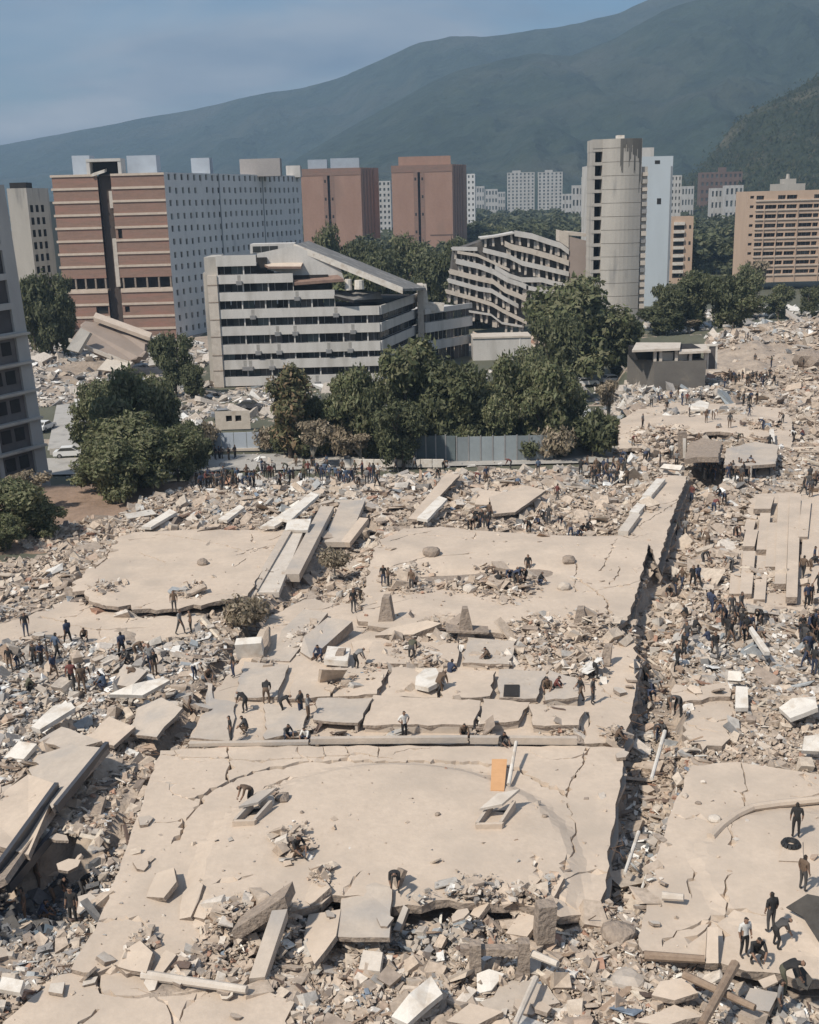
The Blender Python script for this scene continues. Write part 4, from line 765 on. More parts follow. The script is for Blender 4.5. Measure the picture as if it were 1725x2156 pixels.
slab('r', 'narrow roof strip running away to the crowd, right of the rubble behind second slab', [(1312, 1128), (1345, 1080), (1372, 1040), (1398, 1000), (1447, 1003), (1425, 1060), (1405, 1120), (1385, 1190, .1), (1370, 1150)], 1.0, 0.35, None, [([(1330, 1115), (1380, 1085), (1420, 1060)], .06, .1)], under=[(0.9, (0.4, 0), 0.98), (1.6, (0.2, 0), 0.99), (2.3, (0.5, 0), 0.98)], grid_=0.7)
zC = 0.6; cc = P(1480, 905, zC)
slab('c', 'rounded pale slab up the slope behind the dark torn mound, ringed by people', [(1303, 945, .2), (1305, 885), (1351, 858), (1415, 848), (1490, 850), (1579, 853), (1655, 861), (1668, 887), (1668, 945, .2), (1625, 936, .4), (1516, 920, .4), (1440, 925, .4), (1360, 942, .4)], zC, 0.4, lambda x, y: 0.8 * np.clip(1 - ((x - cc[0]) / 14)**2 - ((y - cc[1]) / 12)**2, 0, 1), [([(1495, 886), (1540, 884), (1600, 880)], .1, .2)], under=[(0.9, (0.2, 0), 0.98)], grid_=0.9)
zD = 0.7
slab('d', 'big pale slab at the right edge in the foreground, with a curved raised rib', [(1457, 1612), (1560, 1604), (1640, 1616), (1725, 1630), (1900, 1650), (1960, 2060), (1720, 2062, .3), (1610, 2046, .3), (1500, 2022, .2), (1360, 2012, .1), (1345, 1990), (1362, 1885), (1388, 1790), (1420, 1690)], zD, 0.4, dome(P(1740, 1860, zD)[0], P(1600, 1850, zD)[1], P(1740, 1860, zD)[0] - P(1452, 1800, zD)[0], 5.6, 0.16),
     [([(1562, 1606), (1570, 1650), (1566, 1700)], .05, .1), ([(1540, 1735), (1543, 1790)], .05, .1), ([(1530, 1850), (1531, 1920)], .05, .1), ([(1497, 1940), (1430, 1960), (1400, 1985)], .08, .15), ([(1497, 1940), (1550, 1922), (1600, 1932)], .08, .15), ([(1490, 1945), (1470, 1970)], .06, .15), ([(1512, 1945), (1525, 1975)], .06, .15), ([(1465, 1835), (1452, 1860), (1460, 1885)], .05, .1)], under=[(1.0, (-0.2, 0.2), 0.985), (1.8, (0, 0), 0.99)], grid_=0.5)
slab('g', 'sandy slab piece behind the right foreground slab, half buried in rubble', [(1437, 1545, .2), (1462, 1475, .1), (1540, 1468, .1), (1548, 1500, .2), (1530, 1560, .3), (1480, 1580, .3)], 0.5, 0.4, None, (), grid_=0.6)
slab('g2', 'flat slab piece with jagged back edge beside the right ravine, above the sandy slab', [(1412, 1478, .2), (1422, 1440, .2), (1455, 1446, .2), (1532, 1436, .2), (1538, 1466, .2)], 0.8, 0.4, None, (), grid_=0.6)
zE = 0.3
slab('e', 'cracked pale slab on the left, under the long fallen planks and white pieces', [(150, 1245, .4), (215, 1180, .4), (248, 1138, .3), (285, 1127), (450, 1122), (603, 1121), (560, 1195), (522, 1262), (440, 1280, .4), (330, 1290, .5), (210, 1280, .5)], zE, 0.3, lambda x, y: 0.5 * fbm(x / 5, y / 5, 2, 66) + 0.3, [([(285, 1140), (330, 1138)], .12, .25), ([(335, 1132), (400, 1142), (470, 1152), (505, 1166)], .09, .22), ([(295, 1168), (320, 1178), (350, 1190)], .09, .2), ([(500, 1178), (530, 1165), (580, 1158)], .07, .15), ([(530, 1128), (535, 1150)], .06, .12), ([(235, 1150), (225, 1180), (200, 1205)], .14, .3), ([(495, 1200), (520, 1185)], .08, .15)], grid_=0.6)
slab('e2', 'low broken slab on the left behind the grey rubble, spread with splinters', [(-60, 1330, .5), (60, 1300, .5), (150, 1262, .5), (260, 1300, .5), (430, 1300, .5), (420, 1345, .5), (260, 1360, .5), (120, 1345, .5), (-60, 1370, .5)], 0.0, 0.3, lambda x, y: 0.5 * fbm(x / 4, y / 4, 2, 67) + 0.15, [([(100, 1300), (200, 1330), (300, 1325)], .1, .2)], grid_=0.7)
zF = 0.6
slab('f', 'pale slab in the bottom left corner, with a wavy raised lip along its back', [(-40, 2200), (40, 2125), (125, 2052, .15), (185, 2042, .1), (300, 2052), (420, 2064), (560, 2085, .1), (620, 2110, .3), (600, 2150, .4), (610, 2220, .3)], zF, 0.4, None, [([(200, 2040), (215, 2092), (300, 2100), (400, 2088), (520, 2080)], .12, .22), ([(170, 2156), (205, 2122)], .1, .2)], grid_=0.4, under=[(1.0, (0, 0.1), 0.98)])
slab('i', 'flat grey slab patch at the bottom edge right of the centre', [(1010, 2110, .2), (1080, 2062, .2), (1150, 2075, .2), (1180, 2110, .2), (1120, 2130, .3), (1030, 2128, .3)], 0.4, 0.3, None, (), grid_=0.5, m=M_slab2)
def zs_at(x, y):
    """height of whatever lies on top at (x, y)"""
    z = g1(x, y)
    for poly, hf in SLABS:
        if inpoly(np.array([x]), np.array([y]), poly)[0]: z = max(z, float(hf(np.array([x]), np.array([y]))[0]))
    return z
def onpx(px, py, z=0.5):
    """the point of the rubble surface seen at a picture point"""
    p = P(px, py, z)
    for _ in range(4): p = P(px, py, zs_at(p[0], p[1]))
    return p
# ------------------------------------------------------------------ single plates, panels, beams
def plate(name, label, pts, m=None, thick=0.25, cat='concrete piece', group=None, ragged=0.0, parent=None, part=None):
    """pts: (px, py, z): corners seen at picture points, each at its own height"""
    q = [P(x, y, z) for x, y, z in pts]; m = m or M_slab
    if ragged:
        out = []; k = len(q)
        for i in range(k):
            a, b = q[i], q[(i + 1) % k]; L_ = np.linalg.norm(b - a); n = max(1, int(L_ / 0.7))
            for j in range(n): out.append(a + (b - a) * j / n + ((rng.random(3) - 0.5) * ragged * (1, 1, 0.3) if j else 0))
        q = out
    nn = sum(np.cross(q[i] - q[0], q[i + 1] - q[0]) for i in range(1, len(q) - 1)); nn /= np.linalg.norm(nn)
    if nn[2] < 0: nn = -nn
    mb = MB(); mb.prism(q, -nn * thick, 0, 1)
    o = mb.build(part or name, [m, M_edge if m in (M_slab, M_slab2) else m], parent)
    return o if parent is not None else tag(o, label, cat, group)
def beam(name, label, a, b, w, h, m=None, cat='beam', za=None, zb=None, group=None):
    """a bar from picture point a to b; za, zb heights of its underside"""
    pa = P(a[0], a[1], za) if za is not None else onpx(*a); pb = P(b[0], b[1], zb) if zb is not None else onpx(*b)
    d = pb - pa; d2 = np.array([d[0], d[1], 0.0]); s = np.cross(d2, Z3); s = s / max(np.linalg.norm(s), 1e-6); u = np.cross(s, d); u = u / np.linalg.norm(u)
    mb = MB(); mb.obox(pa - s * w / 2, d, s * w, u * h, 0)
    return tag(mb.build(name, [m or M_slab2]), label, cat, group)
LF = 0.62; RP = 'roof panels in rows on the middle slab'
def panel(label, quad, lift, m=None, skirt=True):
    """a raised roof panel: quad of picture points at heights, standing on its own low walls"""
    pj = random.Random(label); q = [P(x + pj.uniform(-6, 6), y + pj.uniform(-5, 5), zM + l * LF * pj.uniform(.75, 1.3)) for (x, y), l in zip(quad, lift)]; c = np.mean(q, 0); T = thing('roof_tile', label, 'roof tile', (c[0], c[1], zM), RP)
    mb = MB(); qq = []
    for i in range(len(q)):
        a, b = q[i], q[(i + 1) % len(q)]; n_ = max(1, int(np.linalg.norm(b - a) / .6))
        for j in range(n_): qq.append(a + (b - a) * j / n_ + (np.array([pj.uniform(-.13, .13), pj.uniform(-.13, .13), 0]) if j else 0))
    mb.prism(qq, (0, 0, -0.16), 0, 1); mb.build('panel_top', [m or M_slab, M_edge], T)
    if skirt:
        k = len(q)
        for i in skirt if isinstance(skirt, tuple) else (0, 1, 2):
            a, b = q[i], q[(i + 1) % k]; a = a + (c - a) * 0.03; b = b + (c - b) * 0.03; mb = MB(); ha, hb = a[2] - zM - 0.17, b[2] - zM - 0.17
            if max(ha, hb) < 0.08: continue
            inn = (c - (a + b) / 2); inn[2] = 0; inn /= np.linalg.norm(inn)
            bs = [np.array([a[0], a[1], zM - 0.1]), np.array([b[0], b[1], zM - 0.1]), b - Z3 * 0.165, a - Z3 * 0.165]
            mb.prism(bs, inn * 0.15); mb.build('side_wall', [M_slab2], T)
    return T
panel('roof panel with open dark hollow under its front, left of centre', [(661, 1516), (757, 1521), (786, 1466), (664, 1468)], (1.1, 1.1, 1.0, .8), M_slab2, (1, 2, 3))
panel('wide roof panel right of the hollow panel, front row', [(760, 1523), (993, 1522), (1012, 1473), (790, 1466)], (1.0, .9, .8, .9))
panel('narrow roof panel between wide front panel and white pole', [(1010, 1521), (1097, 1521), (1111, 1477), (1016, 1472)], (.8, .8, .7, .7))
panel('rightmost roof panel of the front row', [(1117, 1524), (1224, 1529), (1236, 1486), (1118, 1482)], (.8, .9, .9, .7))
panel('large pale roof panel at the left end of the second row', [(498, 1470), (584, 1468), (606, 1400), (515, 1396)], (.35, .6, .6, .3), M_slab2)
panel('small roof panel with rubble heap behind it, second row', [(612, 1470), (690, 1470), (690, 1424), (620, 1424)], (.6, .7, .6, .5))
panel('broken roof panel with the rubble bowl, second row', [(700, 1462), (796, 1464), (822, 1408), (704, 1402)], (.5, .6, .6, .5))
panel('roof panel with big white sheet lying on it, second row', [(800, 1466), (925, 1468), (932, 1406), (826, 1408)], (.6, .6, .6, .6))
panel('roof panel left of the square hatch panel', [(932, 1468), (1034, 1468), (1050, 1410), (936, 1408)], (.7, .7, .7, .6))
T = panel('blue grey roof panel with a dark square hatch', [(1046, 1468), (1130, 1470), (1146, 1413), (1053, 1408)], (.8, .8, .8, .7), M_slab2)
q = [P(x, y, zM + .805 * LF) for x, y in ((1060, 1467), (1093, 1467), (1094, 1443), (1062, 1443))]; mb = MB(); mb.prism(q, (0, 0, 0.06)); mb.build('hatch', M_dark, T)
panel('roof panel half in shade beside the two standing workers', [(1147, 1470), (1212, 1470), (1214, 1422), (1160, 1413)], (.8, .9, .9, .8), M_slab2)
panel('low roof panel in third row under the tilted cross', [(875, 1398), (960, 1398), (968, 1352), (885, 1350)], (.5, .6, .6, .5))
panel('low pale roof panel right of tilted cross, third row', [(975, 1395), (1070, 1394), (1085, 1346), (985, 1346)], (.6, .6, .6, .5), M_slab2)
panel('low roof panel left of tilted cross, third row', [(770, 1395), (862, 1396), (875, 1350), (790, 1346)], (.5, .5, .5, .4))
panel('slanting roof panel in front row at the left, ringed by kneeling workers', [(555, 1560), (640, 1538), (648, 1490), (560, 1478)], (.3, .8, .9, .4), M_slab2)
panel('plain roof panel at the left end of front row beside the standing man', [(400, 1552), (480, 1560), (500, 1482), (445, 1474)], (.25, .3, .3, .2), M_slab2, ())
for k, (a, b, h) in enumerate((((655, 1565), (985, 1562), .35), ((990, 1564), (1215, 1566), .4), ((400, 1570), (650, 1566), .2))):
    beam('kerb_beam', ('long kerb beam along the back of biggest slab, under the hollow panel', 'kerb beam along back edge of biggest slab, right part', 'low kerb beam along the back edge of the biggest slab, left part')[k], a, b, 0.3, h, M_slab2, za=zA + 0.01, zb=zA + 0.01)
# dark upright fins and the pillar with its shadow as a cross arm
for lb, base, top, w in (('dark pointed concrete fin standing left of the tilted cross', ((795, 1318), (830, 1318)), (812, 1258), .5), ('grey pointed concrete fin standing right of the cross', ((1205, 1325), (1240, 1325)), (1222, 1283), .5), ('small dark fin among the third row of panels', ((700, 1400), (722, 1400)), (716, 1372), .4), ('dark narrow fin behind the standing workers', ((1262, 1400), (1284, 1402)), (1280, 1362), .4)):
    a, b = P(*base[0], zM + .1), P(*base[1], zM + .1); t = PY(top[0], top[1], a[1] + .3); mb = MB(); mb.prism([a, b, t + np.array([.25, 0, 0]), t - np.array([.25, 0, 0])], (0.15, w, 0.1)); tag(mb.build('concrete_fin', M_edge), lb, 'concrete fin', 'concrete fins standing up')
a = P(982, 1350, zM); t = PY(980, 1282, a[1]); T = thing('broken_pillar', 'dark broken pillar with a built shadow, like a tilted cross behind the panel rows', 'pillar', tuple(a))
mb = MB(); mb.prism([a + np.array([-.65, 0, 0]), a + np.array([.65, 0, 0]), t + np.array([.18, 0, 0]), t + np.array([-.18, 0, 0])], (0, .6, 0)); mb.build('shaft', M_edge, T)
p, q = PY(940, 1322, a[1] - .2), PY(1030, 1326, a[1] - .2); mb = MB(); mb.obox(p - Z3 * .35, q - p, (0, 1.0, .1), (0, 0, .14)); mb.build('arm', M_edge, T)  # flat dark slab standing in for the shadow the pillar casts
# lifted slabs between the panel rows and the second slab
plate('lifted_slab', 'lifted dark sided slab leaning up beside the white tank', [(632, 1372, .6), (655, 1386, .7), (742, 1308, 1.6), (690, 1300, 1.5), (640, 1340, 1.2)], M_slab2, .7, 'slab piece')
plate('lifted_slab', 'torn slab strip lifted above the third row of panels', [(790, 1338, 1.0), (870, 1336, 1.0), (930, 1312, 1.5), (900, 1306, 1.5), (820, 1322, 1.1)], M_slab, .5, 'slab piece', ragged=.15)
plate('lifted_slab', 'curled slab edge left of the dark pointed fin', [(740, 1352, .7), (800, 1342, .8), (835, 1352, .8), (800, 1372, .5), (745, 1370, .5)], M_slab, .35, 'slab piece', ragged=.2)
plate('slab_piece', 'slanted slab strip left of the lifted dark sided slab', [(560, 1392, .5), (610, 1392, .6), (690, 1290, .9), (640, 1282, .7), (590, 1330, .5)], M_slab2, .4, 'slab piece')
plate('white_tank', 'big white box standing at the left end of the panel rows', [(494, 1358, 1.6), (550, 1354, 1.7), (552, 1340, 1.9), (498, 1344, 1.8)], M_whitep, 1.25, 'tank')
plate('dark_sheet', 'dark curved sheet edge right of the white box', [(536, 1396, .4), (548, 1392, .5), (566, 1350, 1.2), (566, 1318, 1.3), (558, 1330, 1.0)], M_edge, .2, 'sheet')
plate('white_sheet', 'large crumpled white sheet lying on second row panel', [(874, 1442, 1.3), (902, 1448, 1.4), (930, 1428, 1.5), (918, 1406, 1.5), (894, 1408, 1.6), (876, 1424, 1.4)], M_whitep, .3, 'sheet', ragged=.25)
plate('white_sheet', 'small white box lid on third row left of the pointed dark heap', [(682, 1388, 1.1), (732, 1392, 1.1), (738, 1364, 1.2), (690, 1360, 1.2)], M_whitep, .4, 'sheet')
for lb, x, y, w, h in (('upright white board standing right of the workers on the flat roof strip', 1343, 1420, 14, 32), ('small white board lying below the upright white board', 1340, 1452, 15, 10), ('white board leaning at back of the flat roof strip', 1380, 1385, 20, 22), ('white bucket by the shaded roof panel', 1272, 1440, 14, 15)):
    a, b = onpx(x - w / 2, y), onpx(x + w / 2, y); t = zt(x, y - h, a[1] + .3); mb = MB(); mb.obox(a - Z3 * .02, b - a, (0, .12, 0), (0, .3, t - a[2])); tag(mb.build('white_board', M_whitep), lb, 'board')
# orange door, white pole, blocks on the big slab
plate('orange_board', 'orange door leaf lying on the biggest slab beside the white pole', [(1033, 1664, zA + .45), (1062, 1664, zA + .45), (1068, 1598, zA + .5), (1036, 1598, zA + .5)], M_orange, .06, 'door leaf')
pa, pb = P(1071, 1652, zA + .3), P(1087, 1562, zA + 1.0); mb = MB(); mb.tube(pa, pb, .11, .09, 8); tag(mb.build('white_pole', M_whitep), 'white pole leaning across the crack beside the orange door leaf', 'pole')
for k, (lb, x, y, s) in enumerate((('hollow pale block tipped open on the right half of biggest slab', 1035, 1755, 1), ('hollow dark block lying beside the bending man on biggest slab', 519, 1745, .85))):
    c = P(x, y, zA + .2); T = thing('hollow_block', lb, 'concrete block', tuple(c)); mb = MB(); mb.obox(c + np.array([-.75 * s, -.1, 0]), (1.25 * s, 0, 0), (.1, .18, 0), (0, 0, .55 * s)); mb.build('front_wall', M_slab, T)
    for sx in (-.75, .35):
        mb = MB(); mb.obox(c + np.array([sx * s, .1, 0]), (.16, 0, 0), (.8 * s, 1.5 * s, .25), (0, 0, .55 * s)); mb.build('side_wall', M_slab2, T)
    mb = MB(); mb.obox(c + np.array([-.5 * s, .2, .03]), (.8 * s, 0, 0), (.75 * s, 1.4 * s, .2), (0, 0, .05)); mb.build('hollow_shade', M_dark, T)  # near-black sheet painted in for the shade inside the hollow
    mb = MB(); mb.obox(c + np.array([-.6 * s + .1, .75, .78 * s]), (1.1 * s, .2, .1), (.95 * s, 1.0, .22), (-.02, 0, .12)); mb.build('cover_slab', M_pale if k == 0 else M_slab2, T)
# left foreground: long dark-edged roof sheets
for lb, q, m in (('tilted slab at left edge with a long dark underside along the ravine', [(-40, 1770, 1.0), (60, 1800, 1.2), (122, 1652, 1.6), (60, 1630, .8), (-40, 1700, .6)], M_slab), ('upper tilted slab at left, with long straight dark edge', [(60, 1620, .6), (110, 1702, 1.6), (228, 1575, 2.0), (150, 1568, 1.2), (80, 1590, .7)], M_slab2), ('third tilted slab at left edge, lower one with dark side', [(-50, 1880, .6), (10, 1850, 1.3), (118, 1695, 1.2), (110, 1680, .6), (-50, 1820, .2)], M_edge)):
    plate('tilted_slab', lb, q, m, .3, 'slab piece')
for lb, a, b, z1, z2 in (('long dark metal rail under the tilted slabs at left', (-10, 1850), (122, 1665), .9, 1.4), ('upper long dark rail along the tilted slab at left', (120, 1712), (228, 1578), 1.2, 1.8), ('lowest dark rail down in the left pit', (20, 1880), (118, 1760), -.2, .3)):
    beam('roof_rail', lb, a, b, .22, .5, M_cardark, 'rail', z1, z2)
# long planks of fallen wall right of the left slab
for lb, a, b, w, h, m in (('narrow fallen wall plank along right edge of left slab', (609, 1124), (527, 1268), .7, .5, M_slab2), ('wide pale fallen wall plank beside the left slab', (630, 1104), (566, 1258), 1.7, .45, M_pale), ('shadowed fallen wall plank between two pale planks', (690, 1080), (615, 1225), 1.3, .7, M_slab2), ('broad fallen wall plank second from right', (745, 1062), (706, 1152), 2.4, .5, M_slab2), ('short narrow fallen plank at the right of the plank row', (768, 1100), (728, 1152), .9, .5, M_slab)):
    beam('fallen_plank', lb, a, b, w, h, m, 'wall plank', .75, -.25, 'fallen wall planks beside the left slab')
# kerb pieces on the roof strip
for lb, a, b in (('upper white kerb length on the roof strip', (1362, 1052), (1392, 1016)), ('middle white kerb length on roof strip', (1335, 1088), (1362, 1056)), ('lower pale kerb length on the roof strip', (1312, 1128), (1338, 1092))):
    beam('kerb_piece', lb, a, b, .9, .45, M_whitep if 'white' in lb else M_pale, 'kerb', 1.0, 1.0)
# white slabs lying among the rubble: (label, four picture corners, lift)
for lb, q, z in (('long white slab lying slantwise before the fence crowd', [(548, 1108), (578, 1108), (640, 1070), (622, 1062)], 1.2), ('white slab just above the long white slab, tilted', [(588, 1090), (610, 1096), (672, 1042), (655, 1036)], 1.6), ('white slab lying flat beside the fallen planks', [(600, 1116), (648, 1116), (655, 1092), (606, 1094)], 1.4), ('narrow white slab left of the long white slab', [(460, 1092), (478, 1096), (515, 1068), (505, 1062)], 1.0), ('white slab at the left below the tree edge', [(298, 1108), (318, 1110), (372, 1078), (358, 1072)], .9), ('thin white strip beside the left tree trunk', [(270, 1092), (330, 1082), (320, 1072), (262, 1082)], .7), ('white slab in the grey rubble at left', [(66, 1530), (84, 1536), (158, 1490), (150, 1478), (112, 1486)], 1.0), ('long grey white slab pointing right in the left rubble', [(228, 1462), (300, 1464), (358, 1432), (345, 1426), (280, 1440)], 1.1), ('small white slab under the left grey rubble', [(8, 1595), (50, 1598), (78, 1566), (40, 1560)], .9),
                 ('bright white slab at the bottom edge right of centre', [(824, 2140), (858, 2156), (932, 2092), (908, 2055), (862, 2092)], 1.0), ('tilted white framed panel in the right rubble', [(1640, 1490), (1664, 1512), (1722, 1490), (1718, 1466), (1668, 1470)], 1.2), ('white plate at the right edge above right slab', [(1690, 1580), (1725, 1582), (1728, 1546), (1694, 1550)], 1.2), ('upright white plate by the ravine rubble', [(1548, 1490), (1576, 1490), (1574, 1446), (1550, 1444)], 1.0), ('small white plate above the upright white plate', [(1532, 1432), (1560, 1434), (1562, 1414), (1534, 1412)], 1.1), ('pointed white sheet among right rubble, standing', [(1610, 1372), (1622, 1372), (1584, 1318), (1578, 1322)], 1.4),
                 ('white slab on the rubble behind second slab, long and slanting', [(878, 1090), (900, 1094), (942, 1050), (925, 1044)], 1.5), ('pale long slab leaning behind second slab at left', [(860, 1092), (880, 1094), (968, 1000), (940, 996)], 1.1), ('sandy roof slab with dark right edge behind second slab', [(1040, 1082), (1085, 1078), (1150, 1032), (1110, 1022), (1030, 1046)], 1.3), ('flat sandy slab in the rubble behind second slab', [(1000, 1062), (1050, 1064), (1062, 1036), (1010, 1030)], 1.0), ('white slab end near the crowd at the roof strip', [(1390, 985), (1432, 990), (1438, 980), (1398, 976)], 1.2), ('white pickup sized plate on the rounded slab edge', [(1450, 862), (1490, 862), (1494, 848), (1474, 842), (1452, 854)], 1.6), ('pale plate on rounded slab, left part', [(1366, 892), (1392, 890), (1396, 878), (1372, 880)], 1.3), ('white upright plate in the torn mound at right', [(1620, 930), (1632, 930), (1630, 902), (1620, 904)], 1.6)):
    plate('white_slab', lb, [(x, y, z + (0.35 if i > 1 else -0.1)) for i, (x, y) in enumerate(q)], M_whitep if 'sandy' not in lb and 'pale' not in lb else M_slab, .28, 'slab piece', ragged=.06)
# torn mound on the rounded slab
plate('dark_hood', 'dark torn curved slab arching over a hollow below the rounded slab', [(1440, 968, 1.2), (1468, 962, 2.3), (1512, 962, 2.4), (1520, 930, 2.4), (1480, 922, 2.4), (1450, 934, 1.9)], M_edge, .6, 'slab piece', ragged=.2)
plate('tilted_slab', 'tilted rubble covered slab with post under its front, beside the dark torn arch', [(1524, 978, 1.8), (1560, 982, 1.7), (1634, 976, 1.8), (1640, 938, 1.9), (1590, 930, 1.9), (1530, 944, 2.0)], M_slab2, .35, 'slab piece', ragged=.2)
a = onpx(1579, 1008); mb = MB(); mb.tube(a, (a[0], a[1], 1.7), .2, .2, 8); tag(mb.build('prop_post', M_pale), 'short pale post under front of the tilted rubble covered slab', 'post')
for lb, x, y, h, w in (('leaning white and dark pillar left of the dark torn arch', 1432, 963, 56, .9),):
    a = onpx(x, y); t = zt(x, y - h, a[1]); mb = MB(); mb.obox(a - Z3 * .2, (w, 0, 0), (0, .7, 0), (-.2, 0, t - a[2])); o = mb.build('leaning_pillar', M_edge); tag(o, lb, 'pillar')
    mb = MB(); mb.obox(a + np.array([.35, -.08, -.1]), (.35, 0, 0), (0, .07, 0), (-.12, 0, (t - a[2]) * .75)); b = mb.build('plaster_face', M_whitep, o)
# staircase of roof strips on the right
ST = 'stepped roof strips at right'
slab('h', 'flat base roof under the stepped strips at the right edge', [(1530, 1265, .3), (1560, 1160, .3), (1585, 1040, .2), (1700, 1035, .2), (1790, 1040), (1800, 1280, .3), (1650, 1290, .4)], .15, .3, None, (), grid_=.8)
for k, (x0, x1, y0, y1, z) in enumerate(((1569, 1590, 1085, 1115, 1.0), (1590, 1626, 1045, 1071, 1.5), (1596, 1618, 1080, 1157, 1.1), (1614, 1638, 1100, 1193, 1.15), (1560, 1586, 1160, 1250, 1.0), (1566, 1592, 1115, 1150, 1.25), (1634, 1658, 1040, 1229, 1.3), (1658, 1682, 1040, 1257, 1.45), (1684, 1704, 1050, 1130, 1.6), (1690, 1745, 1060, 1180, 1.2), (1708, 1760, 1145, 1260, 1.0), (1538, 1560, 1158, 1250, .7), (1590, 1614, 1170, 1262, .85))):
    lbs = ('short step piece left of the dark boxed step', 'roof strip ending in the big dark boxed step', 'second roof strip, ending just right of the square roof patch', 'third roof strip, ending at a dark notch', 'roof strip with the square black hole before it', 'square roof patch at head of the left strips', 'long roof strip, fourth along the staircase of steps', 'longest roof strip beside the pale right roof', 'pale roof strip at top right of the steps', 'broad pale roof at the right edge above the steps', 'lower pale roof at right edge beside the standing people', 'leftmost low roof strip beside the rubble', 'low strip in front of the second roof strip')
    t = -(x0 - 1560) * 0.0
    z = .35 + (z - .7) * .7; plate('roof_strip', lbs[k], [(x0 - 3, y1, z), (x1 - 3, y1, z), (x1 + 5, y0, z + .1), (x0 + 5, y0, z + .1)], M_slab, .5, 'roof strip', ST)
